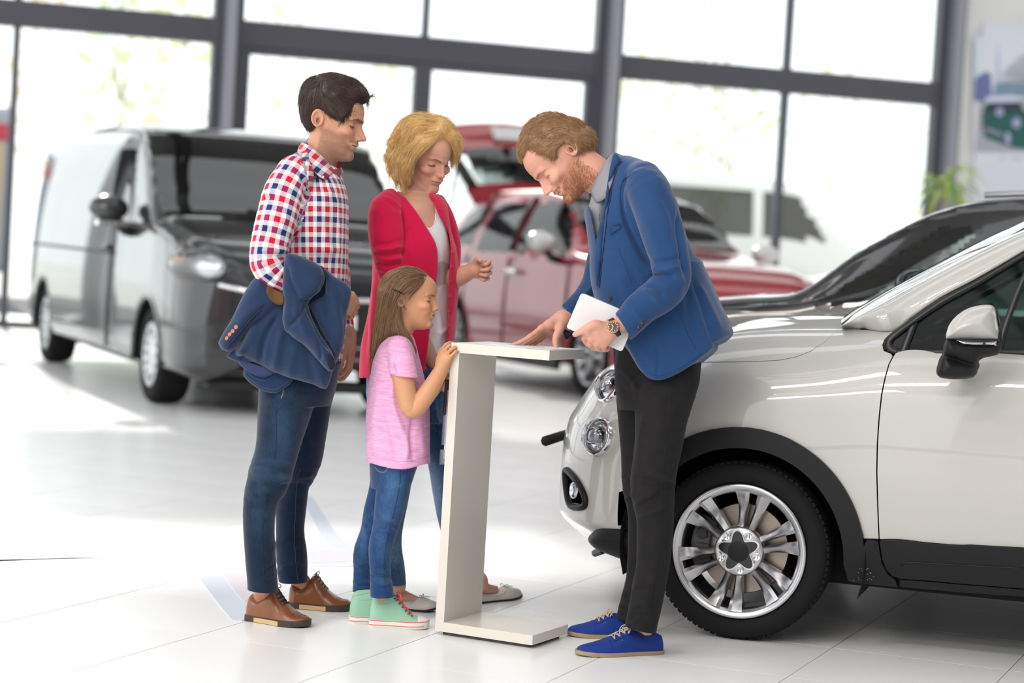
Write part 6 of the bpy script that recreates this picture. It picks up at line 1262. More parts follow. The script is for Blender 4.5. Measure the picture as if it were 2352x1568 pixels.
V = folds(V, N, st, .3); V = wrinkle(V, N, .0016, 22, 31)
me = meshdata('trousers', V, Q); tr = link('trousers', me, m_tr, sal); Nn2 = vnormals(V, Q)
seam('side_seam', V, Nn2, [(1540, 900), (1530, 1000), (1522, 1100), (1516, 1200), (1508, 1300), (1492, 1400), (1484, 1440)], .0008, mat('black_thread', (.012, .011, .013), .8), tr)
# shoes
m_can = mat('royal_blue_canvas', (.004, .028, .215), .8, var=(16, .5, (.006, .036, .25)), bump=(340, .2, .0008)); m_gum = mat('gum_sole', (.36, .27, .15), .6, var=(30, .6, (.28, .20, .11))); m_bei = mat('beige_lace', (.50, .40, .30), .8)
cv = dict(top=[(0, .046), (.03, .062), (.14, .066), (.26, .070), (.36, .078), (.44, .076), (.54, .064), (.66, .050), (.80, .038), (.90, .031), (.96, .024), (1, .013)], wid=[(0, .42), (.03, .66), (.10, .80), (.30, .82), (.45, .88), (.68, 1.0), (.82, .90), (.92, .68), (.98, .38), (1, .14)], sole=.013, spring=.006)
def canvas_shoe(heel, toe):
    up, sf, W3, (d, s, Lg) = shoe('canvas_shoe', heel, toe, .047, cv, sal, dict(upper=m_can, sole=m_gum)); u_ = np.array([0, 0, 1.]); P = []; rows = np.linspace(.60, .42, 4)
    for i, x in enumerate(rows): P.append([sf(x, PI/2-.45)+u_*.001, sf(x, PI/2)+u_*.004, sf(x, PI/2+.45)+u_*.001])
    for i in range(3):
        for sg in (-1, 1): P.append([sf(rows[i], PI/2+sg*.44)+u_*.002, sf((rows[i]+rows[i+1])/2, PI/2)+u_*.0055, sf(rows[i+1], PI/2-sg*.44)+u_*.002])
    t_ = sf(.42, PI/2)+u_*.005
    for sg in (-1, 1):
        P.append([t_, t_+s*sg*.012+u_*.009, t_+s*sg*.028+u_*.002+d*.004, t_+s*sg*.028-u_*.010+d*.01, t_+s*sg*.010, t_]); P.append([t_, t_+s*sg*.016+d*.008, sf(.52, PI/2+sg*.8)+s*sg*.003, sf(.56, PI/2+sg*1.1)+s*sg*.003])
    child_tube('shoelace', up, P, .0018, m_bei, 6)
    child_tube('facing_seam', up, [[sf(x, PI/2+sg*a)+u_*.0004 for x, a in ((.66, .3), (.62, .62), (.50, .70), (.40, .72))] for sg in (-1, 1)]+[[sf(.66, PI/2+a) for a in (-1.3, -.8, -.3, .3, .8, 1.3)]], .0008, mat('navy_canvas_seam', (.003, .012, .09), .8))
    return up
canvas_shoe(flr(1516, 1498), flr(1325, 1505)); canvas_shoe(flr(1470, 1462), flr(1303, 1459))
# hair
m_hair4 = hair_mat('ginger_blond_hair', (.17, .080, .036), (.46, .27, .135), .4)
H = Vol(*fg.bbox(1175, 240, 1385, 410, -.14, .14), .003)
for px, py, dz, rx, ry, rz in ((1288, 318, 0, 74, 50, .088), (1255, 312, 0, 56, 46, .075), (1222, 334, 0, 30, 28, .058), (1315, 322, 0, 50, 30, .078), (1340, 330, 0, 26, 20, .062), (1266, 285, 0, 34, 26, .055), (1206, 348, 0, 17, 18, .045), (1232, 324, -.032, 28, 26, .052), (1232, 324, .032, 28, 26, .052), (1262, 340, -.045, 42, 34, .050), (1262, 340, .045, 42, 34, .050), (1300, 340, -.05, 40, 26, .045), (1300, 340, .05, 40, 26, .045)):
    H.add(p_ell(fg.P(px, py, dz), (fg.r(rx), rz, fg.r(ry)), (RT, FW, UP)), .018)
for sg in (-1, 1): H.cut(fg.tube([(1300, 352, sg*.105, 24, 1.8), (1310, 372, sg*.105, 24, 1.8)], 3), .005)
H.cut(fg.tube([(1203, 398, 0, 26, 3), (1232, 380, 0, 27, 3.2), (1262, 398, 0, 32, 3.4), (1296, 414, 0, 36, 3.4)], 8), .008)
H.cut(fg.tube([(1322, 388, 0, 28, 3.6), (1352, 372, 0, 26, 3.6), (1385, 350, 0, 18, 3.6)], 6), .006)
Vh, Qh = H.mesh(); Nh = vnormals(Vh, Qh)
me = meshdata('hair', Vh, Qh); set_att(me, 'shade', np.full(len(Vh), .3)); hr = link('hair', me, m_hair4, sal)
G4 = [[(1330, 300), (1290, 285), (1250, 295), (1215, 325), (1192, 355)], [(1340, 320), (1300, 310), (1260, 325), (1225, 352)], [(1300, 330), (1275, 345), (1268, 375)], [(1320, 310), (1345, 325), (1362, 342)], [(1290, 262), (1262, 262), (1235, 285)], [(1310, 335), (1295, 345), (1280, 365)]]
strands('hair_strands', Vh, Nh, G4, 6500, .022, m_hair4, hr, lift=.42, rad=.00040, wob=.20, seed=9, seg=6, keep=~((topx(Vh)[0] > 1282) & (topx(Vh)[0] < 1326) & (topx(Vh)[1] > 330)))
hm = (hd.loc(Vb)[0] > -.03)
# beard strands
att = np.zeros(len(Vb)); bt_ = bpy.data.meshes['body'] if False else None
lx, ly, lz = hd.loc(Vb); bd = (lz < -.045) & (lz > -.125) & (lx > -.035) & (np.abs(ly) < .075) & ~((np.abs(lz+.0640) < .011) & (np.abs(ly) < .024) & (lx > .06)) & ((np.abs(ly) > .034) | (lz < -.074) | ((lz > -.056) & (lz < -.046) & (lx > .06))) & ((lz < -.026-.30*np.clip(lx-.0, 0, .1)-.012) | (np.abs(ly) < .034))
strands('beard', Vb, Nb, [[(1300, 380), (1312, 420), (1325, 450)], [(1285, 425), (1290, 436), (1300, 446)], [(1330, 390), (1335, 425), (1330, 446)]], 3200, .009, hair_mat('ginger_beard', (.26, .085, .030), (.50, .22, .10), .45), sal, lift=.35, rad=.00032, wob=.25, seed=10, seg=4, keep=bd)
# tablet held in the left hand
Dt = 6.9-.235; c = lambda x, y: at(x, y, Dt)
TL, TR, BL = c(1335, 672), c(1463, 727), c(1299, 752); e1 = (TR-TL); w1 = np.linalg.norm(e1); e1 = e1/w1; e2 = (BL-TL); e2 = e2-e1*(e2@e1); h1 = np.linalg.norm(e2); e2 /= h1; e3 = np.cross(e1, e2)
TM = Matrix(((e1[0], e2[0], e3[0], TL[0]), (e1[1], e2[1], e3[1], TL[1]), (e1[2], e2[2], e3[2], TL[2]), (0, 0, 0, 1)))
tb = empty('tablet', 'white tablet held against the blue blazer in the watch hand', 'tablet', TL+e1*w1/2+e2*h1)
def rrect(w, h, r, n=6): return [(cx+r*math.cos(a), cy+r*math.sin(a)) for cx, cy, a0 in ((w-r, h-r, 0), (r, h-r, PI/2), (r, r, PI), (w-r, r, 1.5*PI)) for a in np.linspace(a0, a0+PI/2, n)]
MB().prism(rrect(w1, h1, .009), -.0035, .0035, TM).obj('back_shell', mat('white_tablet_back', (.74, .73, .74), .35, coat=.2), tb)
MB().prism([(x+.004, y+.004) for x, y in rrect(w1-.008, h1-.008, .006)], .0035, .0042, TM).obj('screen', mat('dark_screen', (.02, .02, .025), .1), tb)
MB().tube([TM @ Vector((.012, -.0005, 0)), TM @ Vector((w1*.8, -.0005, 0))], .0016, 6).obj('rim', mat('tablet_rim', (.55, .55, .57), .3, .6), tb)
# ================================================================== the jacket over the man's arm
fg = Fig(7.05)
jk = empty('jacket', 'navy jacket with brown elbow patch and tan cuff buttons draped over the man\'s arm', 'jacket', fg.P(650, 760, -.24))
m_navy = mat('navy_wool_cotton', (.013, .030, .076), .8, spec=.15, sheen=.25, var=(10, .5, (.016, .036, .090)), bump=(400, .2, .0008)); m_nlin = mat('blue_lining', (.012, .025, .10), .45); m_dk = mat('sleeve_hollow_shade', (.004, .006, .014), .8)
S = Vol(*fg.bbox(490, 570, 825, 915, -.40, -.06), .0034)
S.add(p_poly(fg, [(640, 640), (700, 600), (760, 640), (800, 660), (795, 720), (787, 795), (766, 850), (751, 894), (720, 885), (674, 870), (633, 855), (587, 834), (556, 822), (538, 815), (548, 790), (575, 750), (610, 710)], -.225, .045, smooth=2, zs=1.1))
S.add(p_poly(fg, [(541, 800), (520, 816), (528, 824), (545, 832), (570, 838), (600, 800), (590, 770)], -.22, .02, smooth=2), .004)
S.add(p_poly(fg, [(590, 632), (612, 640), (648, 680), (645, 705), (592, 736), (548, 786), (524, 808), (501, 787), (531, 734), (559, 673)], -.245, .045, smooth=2), .004)
S.add(p_poly(fg, [(656, 586), (674, 584), (704, 595), (737, 612), (747, 640), (736, 668), (706, 698), (736, 767), (762, 805), (772, 842), (756, 855), (730, 827), (697, 790), (655, 757), (651, 700), (650, 645)], -.305, .040, smooth=2), .003)
S.add(p_poly(fg, [(735, 608), (768, 634), (797, 648), (809, 665), (807, 683), (795, 724), (788, 742), (788, 795), (778, 815), (760, 802), (735, 765), (704, 700), (690, 690), (730, 675), (748, 645)], -.262, .038, smooth=2), .003)
V, Q = S.mesh(); N = vnormals(V, Q)
st = [([(743, 620), (745, 650), (735, 675), (712, 690), (690, 690)], -.006, 3.5), ([(690, 690), (668, 645), (660, 610)], -.004, 5), ([(700, 694), (694, 712), (680, 735), (655, 753)], -.006, 5), ([(702, 700), (720, 735), (737, 770), (760, 804)], -.007, 5), ([(750, 640), (765, 680), (778, 740), (782, 790)], .006, 9), ([(735, 640), (745, 690), (755, 740)], -.004, 7), ([(770, 650), (788, 690), (790, 720)], -.003, 6),
      ([(608, 705), (575, 742), (535, 790), (515, 803)], -.005, 4), ([(600, 700), (570, 720), (545, 750)], .003, 8), ([(640, 720), (615, 760), (602, 800), (598, 835)], -.008, 7), ([(652, 745), (640, 790), (630, 850)], .006, 10), ([(590, 745), (570, 790), (550, 820)], .007, 9), ([(575, 790), (560, 815), (548, 830)], -.005, 6), ([(680, 790), (670, 830), (665, 868)], .004, 12), ([(705, 800), (715, 850), (720, 880)], -.003, 9), ([(730, 780), (736, 806), (735, 830)], -.004, 4), ([(655, 640), (662, 700), (656, 745)], .005, 8), ([(675, 700), (690, 735), (705, 770)], .005, 9)]
V = folds(V, N, st, .1); V = wrinkle(V, N, .0016, 26, 17)
cloth = obj('jacket_cloth', V, Q, m_navy, jk); Nn = vnormals(V, Q)
F1 = Vol(*fg.bbox(545, 815, 695, 915, -.26, -.10), .003); F1.add(p_poly(fg, [(566, 840), (560, 864), (592, 892), (623, 902), (645, 897), (677, 868), (640, 846), (600, 832)], -.195, .016, smooth=2)); v, q = F1.mesh(); v = wrinkle(v, vnormals(v, q), .001, 40, 3); flap = obj('jacket_flap', v, q, m_navy, jk); Nf = vnormals(v, q)
seam('flap_stitch', v, Nf, [(566, 866), (594, 887), (623, 896), (644, 891), (670, 868)], .0008, mat('pale_navy_thread', (.05, .09, .19), .8), jk, .0002); seam('flap_stitch', v, Nf, [(563, 852), (590, 870), (612, 873), (632, 860), (642, 852)], .0008, MATS['pale_navy_thread'], jk, .0002)
F1 = Vol(*fg.bbox(535, 810, 700, 880, -.26, -.10), .003); F1.add(p_poly(fg, [(545, 822), (552, 838), (575, 858), (605, 868), (625, 862), (640, 848), (600, 836)], -.215, .012, smooth=2)); v, q = F1.mesh(); obj('lining', v, q, m_nlin, jk)
def lay_on(name, poly, m, off=.003): return lay(name, poly, m, jk, off, .0018, V, Nn)
lay_on('elbow_patch', [(614, 657), (630, 664), (650, 676), (650, 698), (636, 699), (620, 687), (612, 670)], mat('brown_suede', (.105, .048, .014), .95, bump=(220, .3, .001)), .004)
lay_on('sleeve_opening_shade', [(750, 822), (756, 813), (765, 820), (770, 838), (764, 848), (756, 845)], m_dk, .004)  # dark patch on the cloth stands in for the sleeve's shaded hollow
m_tan = mat('tan_horn_button', (.42, .15, .07), .4)
for x, y in ((519.5, 776), (527, 767.5), (534, 759.5), (541, 751.5)):
    c, n = onsurf(V, Nn, x, y, .001); button('cuff_button', c, n, .0072, m_tan, jk, True)
seam('sleeve_seam', V, Nn, [(606, 700), (580, 728), (545, 768), (513, 800)], .0010, mat('navy_jacket_seam', (.006, .012, .032), .8), jk, .0); seam('shoulder_seam', V, Nn, [(742, 632), (738, 660), (722, 680), (692, 691)], .0010, MATS['navy_jacket_seam'], jk, .0); seam('cuff_stitch', V, Nn, [(738, 770), (755, 782), (772, 800)], .0007, MATS['pale_navy_thread'], jk, .0003)
# ================================================================== cars: a lofted shell cut into body and windows, with wheels and fittings
m_tyre = mat('tyre_rubber', (.010, .010, .011), .8, spec=.2, bump=(60, .2, .002)); m_alloy = mat('silver_alloy', (.55, .55, .57), .28, 1.); m_hubd = mat('dark_hub', (.03, .03, .033), .45)
m_blk = mat('black_plastic', (.018, .017, .020), .5, bump=(500, .1, .0005)); m_liner = mat('dark_cabin', (.025, .025, .028), .8); m_well = mat('wheel_well', (.008, .008, .009), .9)
m_chrome = mat('chrome', (.75, .75, .77), .08, 1.); m_lens = glass('lamp_lens', (.93, .94, .96), 1.6, .08); m_refl = mat('lamp_reflector', (.75, .76, .80), .12, .9); m_amber = mat('amber_lens', (.75, .25, .03), .2); m_plate = mat('blank_plate', (.75, .75, .75), .4)
m_disc = mat('brake_disc', (.32, .27, .23), .4, .9); m_redl = mat('red_tail_lens', (.45, .01, .015), .15, coat=1.)
def paint(name, c, rough=.22, flake=0.): return mat(name, c, rough, flake, coat=1., coat_rough=.02)
def wheel(parent, c, ax, R, w_, rim=.7, n=9, steel=False, detail=1, name='wheel'):
    """tyre, rim with spokes, hub; centre c, outward axis ax (car frame)"""
    e = empty(name, None, None, c); e.parent = parent; ax = np.asarray(ax, float)
    e.rotation_euler = Vector(ax).to_track_quat('Z', 'Y').to_euler()
    r = R*rim; prof = [(r*.97, -w_*.9), (r*1.04, -w_*.98), (R*.93, -w_), (R*.985, -w_*.86), (R, -w_*.6), (R, -w_*.18), (R*.985, -.03*w_), (R*.93, .015), (r*1.12, .020), (r*1.02, .012), (r*.97, 0)]
    MB().lathe(prof, 64 if detail else 40, None, True).obj('tyre', m_tyre, e, smooth=True, world=False)
    MB().lathe([(r*.985, .010), (r*.96, .016), (r*.90, .004), (r*.86, -.03), (r*.86, -w_*.8), (r*.90, -w_*.85), (r*.985, -w_*.85)], 48, None, True).obj('rim', m_alloy, e, smooth=True, world=False)
    mb = MB().lathe([(0, -.10), (r*.72, -.10), (r*.72, -.115), (0, -.115)], 40); mb.obj('brake_disc', m_disc, e, smooth=False, world=False)
    if steel:
        mb = MB().lathe([(0, .010), (r*.20, .012), (r*.30, .0), (r*.62, .006), (r*.78, .014), (r*.92, .004), (r*.90, -.01), (0, -.012)], 48); mb.obj('hub_cap', mat('silver_hub_cap', (.66, .67, .70), .3, .6), e, smooth=True, world=False)
        mb = MB()
        for k in range(14): a = 2*PI*k/14; mb.box((r*.66, -.022, .0085), (r*.80, .022, .0145), rotz(a), .003)
        mb.obj('hub_slots', m_hubd, e, world=False)
    else:
        for k in range(n):
            a = 2*PI*k/n; mb = MB(); V = []; m = 7
            for t in np.linspace(0, 1, m):
                rr = r*(.20+.72*t); hw = r*(.055+.05*abs(t-.35)+.03*t); z = .012-.022*math.sin(PI*t)*.6
                V += [(rr, -hw, z-.028), (rr, -hw, z-.006), (rr, 0, z+.003), (rr, hw, z-.006), (rr, hw, z-.028)]
            Fq = [(i*5+j, (i+1)*5+j, (i+1)*5+j+1, i*5+j+1) for i in range(m-1) for j in range(4)]+[(0, 1, 2, 3, 4), tuple(range((m-1)*5, m*5))[::-1]]
            mb.add([rotz(a) @ Vector(v) for v in V], [f[::-1] for f in Fq]); mb.obj('spoke', m_alloy, e, smooth=False, world=False)
        MB().lathe([(0, .012), (r*.16, .012), (r*.22, .004), (r*.24, -.03), (0, -.03)], 28).obj('hub', m_alloy, e, smooth=True, world=False)
        MB().lathe([(0, .016), (r*.10, .016), (r*.115, .010)], 20).obj('hub_badge', m_hubd, e, smooth=True, world=False)
    return e
def grid_faces(n, m): i, j = np.meshgrid(np.arange(n-1), np.arange(m-1), indexing='ij'); a = (i*m+j).ravel(); return np.stack([a, a+1, a+m+1, a+m], 1)
def carshell(root, ST, wheels, R, cls, paint_m, glass_m, nx=150, nt=44, arch=1.16, arch_m=None, names=None):
    """ST rows: x, zb, w, zs, ws, wt, zt. wheels: list of x. cls(x, y, z) -> 0 body, k window group. Builds both sides."""
    ST = np.array(ST, float); xs = np.unique(np.concatenate([ST[:, 0], np.linspace(ST[0, 0], ST[-1, 0], nx)])); I = lambda k: pchip(ST[:, 0], ST[:, k], xs)
    zb, w_, zs, ws, wt, zt = [I(k) for k in range(1, 7)]; z = np.zeros_like(xs)
    sec = np.stack([np.stack(p, 1) for p in ((w_*.86, zb), (w_*.985, zb+.07), (w_, zb+.22), (w_*1.0, zb*.45+zs*.55), (ws, zs), ((ws+wt)/2+.012, (zs+zt)/2), (wt, zt-.045), (wt*.93, zt), (wt*.5, zt+.016), (z, zt+.02))], 1)
    T = np.linspace(0, 1, nt); yz = np.stack([spline(np.column_stack([s, np.zeros(len(s))]), nt)[:, :2] for s in sec])
    half = np.concatenate([np.repeat(xs[:, None, None], nt, 1), yz], 2)                 # station, t, (x, y, z)
    full = np.concatenate([half, (half*[1, -1, 1])[:, ::-1][:, 1:]], 1); n, m = full.shape[:2]; V = full.reshape(-1, 3); Q = grid_faces(n, m)
    c = V[Q].mean(1); k = np.array([cls(*p) for p in c]); inarch = np.zeros(len(Q), bool)
    for wx in wheels: inarch |= ((c[:, 0]-wx)**2+(c[:, 2]-R)**2 < (R*arch)**2) & (np.abs(c[:, 1]) > .45)
    keep = (k == 0) & ~inarch
    def sub(f): u, inv = np.unique(f, return_inverse=True); return V[u], inv.reshape(f.shape)
    v, f = sub(Q[keep]); caps = [tuple(range(m))[::-1], tuple(range((n-1)*m, n*m))]
    body = obj('body', v, f, paint_m, root, world=False)
    for q_, f in ((0, tuple(range(m))), (-1, tuple(range(m))[::-1])): MB().add([full[q_, j] for j in range(m)], [f]).obj('end_panel', paint_m, root, world=False)
    N = vnormals(V, Q); Vi = V+N*(.02 if (N[:, 1]*V[:, 1]).sum() < 0 else -.02)
    u, inv = np.unique(Q[keep], return_inverse=True); obj('cabin_lining', Vi[u], inv.reshape(-1, 4), m_liner, root, world=False)
    for g in sorted(set(k[k > 0])):
        for sd in (1, -1):
            one = np.abs(c[k == g][:, 1]).min() < .2; q_ = Q[(k == g) & ((c[:, 1]*sd > 0) | one)]
            if len(q_) and not (one and sd < 0): v, f = sub(q_); obj((names or {}).get(g, 'side_window'), v, f, glass_m.get(g, glass_m[0]), root, world=False)
    wa = float(np.interp(wheels[0], xs, w_))
    for wx in wheels:
        for sg in (1, -1):
            y0 = float(np.interp(wx, xs, w_))*sg; a = np.linspace(-.15, PI+.15, 25); r_ = R*arch
            child_tube('arch_lip', root, [[(wx+r_*math.cos(t), y0*1.0, R+r_*math.sin(t)) for t in a]], .022, arch_m or paint_m, 6) if False else MB().tube([(wx+r_*math.cos(t), y0*.985, R+r_*math.sin(t)) for t in a], .024, 6).obj('arch_lip', arch_m or paint_m, root, smooth=True, world=False)
            v = []; 
            for yy in (y0*.98, y0*.52): v += [(wx+r_*math.cos(t), yy, R+r_*math.sin(t)) for t in a]
            q = len(a); MB().add(v, [(i, i+1, q+i+1, q+i) for i in range(q-1)]+[tuple(range(q, 2*q))]).obj('wheel_well', m_well, root, smooth=True, world=False)
    return full, xs
def mirror_part(root, p, sg, s, m_cap, name='door_mirror'):
    e = empty(name, None, None, p); e.parent = root
    me_ = Vol((-.13*s, -.14*s, -.10*s), (.13*s, .14*s, .13*s), .012*s); me_.add(p_ell((0, 0, .02*s), (.085*s, .115*s, .075*s))); me_.clip(lambda X, Y, Z: X+0*Y+0*Z-.045*s); V, Q = me_.mesh(); obj('mirror_cap', V, Q, m_cap, e, world=False)
    MB().lathe([(0, 0), (1, 0)], 20, Matrix.Translation((.047*s, 0, .02*s)) @ Matrix.Rotation(PI/2, 4, 'Y') @ Matrix.Diagonal((.062*s, .096*s, 1, 1))).obj('mirror_glass', m_chrome, e, world=False)
    MB().tube([(.0, -.04*s*sg, -.04*s), (.01, -.10*s*sg, -.10*s), (.02, -.20*s*sg, -.12*s)], .032*s, 8).obj('mirror_arm', m_blk, e, smooth=True, world=False)
def lampish(root, name, c, r, M_, rot=None, lens=True, n=24):
    R_ = np.eye(3) if rot is None else np.array(rot); V = Vol(np.array(c)-max(r)*1.2-.03, np.array(c)+max(r)*1.2+.03, max(r)/14); V.add(p_ell(c, r, R_)); v, q = V.mesh(); return obj(name, v, q, M_, root, world=False)
def place(name, label, front_wheel, heading, lateral, cat='car', group=None):
    """root at the front axle's middle; x runs to the rear, nose at -x"""
    h = np.array([math.cos(heading), math.sin(heading)]); x = -h; y = np.array([-x[1], x[0]]); o = np.asarray(front_wheel)[:2]-y*lateral
    return empty(name, label, cat, (o[0], o[1], 0), math.atan2(x[1], x[0]), group)
m_tint = glass('tinted_car_glass', (.40, .47, .46), 1.25, .02); m_clear = glass('clear_car_glass', (.74, .80, .78), 1.1, .02); m_darkg = glass('dark_car_glass', (.12, .13, .13), 1.3, .02)
# ---- grey van ------------------------------------------------------------------
m_grey = paint('dark_grey_metallic', (.045, .047, .050), .25, .6)
van = place('van', 'dark grey delivery van parked by the glass wall behind the man in check', (-2.514, 15.292), math.radians(-67), .86, 'van'); van.scale = (1.05,)*3
VST = [(-.93, .36, .56, .84, .50, .40, .90), (-.90, .27, .76, .92, .70, .58, .98), (-.80, .22, .88, 1.00, .82, .70, 1.07), (-.60, .22, .93, 1.08, .89, .82, 1.15), (-.25, .22, .95, 1.14, .92, .86, 1.22), (.02, .22, .955, 1.17, .93, .88, 1.28), (.25, .22, .955, 1.17, .93, .88, 1.47), (.60, .22, .955, 1.17, .93, .86, 1.78), (.82, .22, .955, 1.17, .93, .85, 1.90), (1.1, .22, .955, 1.17, .935, .84, 1.95), (2.0, .22, .955, 1.17, .935, .84, 1.96), (3.6, .22, .955, 1.17, .935, .84, 1.95), (4.55, .24, .94, 1.17, .92, .82, 1.92), (4.75, .32, .90, 1.17, .88, .74, 1.88)]
def vcls(x, y, z):
    a = abs(y)
    if .05 < x < .80 and a < .845 and z > 1.255+max(0, x-.02)*.74: return 1
    if .45 < x < 1.45 and a > .80 and 1.20 < z < 1.78 and (x-.45) > (z-1.20)*.85: return 2
    return 0
carshell(van, VST, (0, 3.9), .335, vcls, m_grey, {0: m_darkg, 1: m_darkg, 2: m_darkg}, 170, 50, 1.20, None, {1: 'windscreen', 2: 'door_window'})
for x in (0, 3.9):
    for sg in (1, -1): wheel(van, (x, .90*sg, .335), (0, sg, 0), .335, .21, .68, steel=True)
MB().box((1.25, -.86, .5), (1.30, .86, 1.85)).obj('bulkhead', m_liner, van, world=False)
for sg in (1, -1):
    MB().box((.75, sg*.42-.24, .75), (.88, sg*.42+.24, 1.45), None, .05).box((.35, sg*.42-.24, .7), (.85, sg*.42+.24, .86), None, .04).obj('seat', m_liner, van, world=False)
    mirror_part(van, (.70, 1.10*sg, 1.30), sg, 1.25, m_grey)
    MB().box((.64, 1.06*sg-.13, 1.20), (.77, 1.06*sg+.12, 1.235)).obj('mirror_chrome_strip', m_chrome, van, world=False)
    lampish(van, 'headlamp_reflector', (-.745, .80*sg, .965), (.075, .24, .10), m_refl, ((-.49, .87*sg, 0), (.87, .49*sg, 0), (0, 0, 1)))
    lampish(van, 'headlamp_lens', (-.75, .81*sg, .97), (.085, .27, .118), m_lens, ((-.49, .87*sg, 0), (.87, .49*sg, 0), (0, 0, 1)))
    lampish(van, 'indicator_lamp', (-.60, .90*sg, 1.0), (.06, .035, .035), m_amber)
    mb = MB().tube([(-.82, .58*sg, .46), (-.72, .84*sg, .46), (-.74, .83*sg, .34), (-.86, .56*sg, .34), (-.82, .58*sg, .46)], .022, 6); mb.obj('fog_lamp_surround', m_grey, van, smooth=True, world=False)
    MB().box((-.86, .60*sg-.10, .35), (-.80, .60*sg+.12, .45), None, .02).obj('fog_lamp_recess', m_blk, van, world=False)
    MB().box((1.30, .955*sg-.012, 1.02), (1.50, .955*sg+.022, 1.06), None, .01).obj('door_handle', m_grey, van, world=False)
    MB().tube([(1.24, .962*sg, .30), (1.24, .966*sg, .7), (1.24, .952*sg, 1.15), (1.24, .83*sg, 1.85)], .007, 5).obj('door_gap', m_blk, van, world=False)
    MB().tube([(1.2, .962*sg, 1.0), (4.5, .955*sg, 1.0)], .012, 5).obj('slide_rail', m_blk, van, world=False)
MB().box((-.945, -.40, .74), (-.90, .40, .82), None, .015).obj('upper_grille', m_blk, van, world=False)
MB().tube([(-.90, -.70, .86), (-.955, -.36, .80), (-.965, 0, .79), (-.955, .36, .80), (-.90, .70, .86)], .020, 8).obj('grille_bar', m_chrome, van, smooth=True, world=False)
MB().box((-.95, -.52, .34), (-.90, .52, .56), None, .03).obj('lower_grille', m_blk, van, world=False)
for z in (.40, .48): MB().box((-.962, -.50, z-.008), (-.948, .50, z+.008)).obj('grille_slat', m_chrome, van, world=False)
MB().box((-.97, -.24, .60), (-.94, .24, .70)).obj('number_plate', m_plate, van, world=False)
MB().box((-.80, -.72, .16), (-.55, .72, .23), None, .03).obj('underguard', m_blk, van, world=False)
for sg in (1, -1): MB().tube([(.02, sg*.45, 1.30), (.06, sg*.1, 1.34), (.10, -sg*.25, 1.36)], .012, 6).obj('wiper', m_blk, van, world=False)
MB().box((3.4, .35, .20), (3.75, .6, .32), None, .04).obj('exhaust_box', m_blk, van, world=False)
# ---- red hatchback, tailgate up --------------------------------------------------
m_red = paint('cherry_red', (.34, .008, .022), .25, .1)
red = place('car', 'red hatchback with its tailgate open, behind the display stand', (.72, 18.30), math.radians(-64.5), .96); red.scale = (1.20,)*3
HST = [(-.74, .34, .50, .66, .45, .34, .70), (-.70, .26, .68, .74, .62, .52, .80), (-.58, .22, .80, .84, .74, .64, .91), (-.35, .21, .845, .92, .79, .68, 1.0), (.05, .21, .855, .97, .81, .70, 1.05), (.38, .21, .855, .99, .81, .70, 1.09), (.75, .21, .855, 1.0, .81, .64, 1.32), (1.08, .21, .855, 1.01, .81, .60, 1.48), (1.5, .21, .86, 1.02, .815, .59, 1.53), (2.2, .21, .86, 1.03, .81, .58, 1.52), (2.75, .22, .85, 1.04, .79, .56, 1.45), (3.05, .26, .82, 1.04, .76, .54, 1.30), (3.20, .34, .76, 1.0, .70, .52, 1.10), (3.26, .42, .68, .90, .62, .5, .98)]
def hcls(x, y, z, rear=True):
    a = abs(y)
    if .44 < x < 1.06 and a < .64-.06*(x-.4) and z > 1.05+(x-.42)*.62: return 1
    zl = 1.035; zh = 1.43-max(0, x-2.2)*.10
    if a > .50 and zl < z < zh:
        if .50+(z-1.035)*1.15 < x < 1.42: return 2
        if 1.50 < x < 2.16: return 3
        if 2.24 < x < 2.80-(z-1.035)*.45: return 4
    if rear and x > 2.82 and a < .52 and 1.06 < z < 1.40: return 5
    return 0
WN_ = {1: 'windscreen', 2: 'front_door_window', 3: 'rear_door_window', 4: 'quarter_window', 5: 'rear_window'}
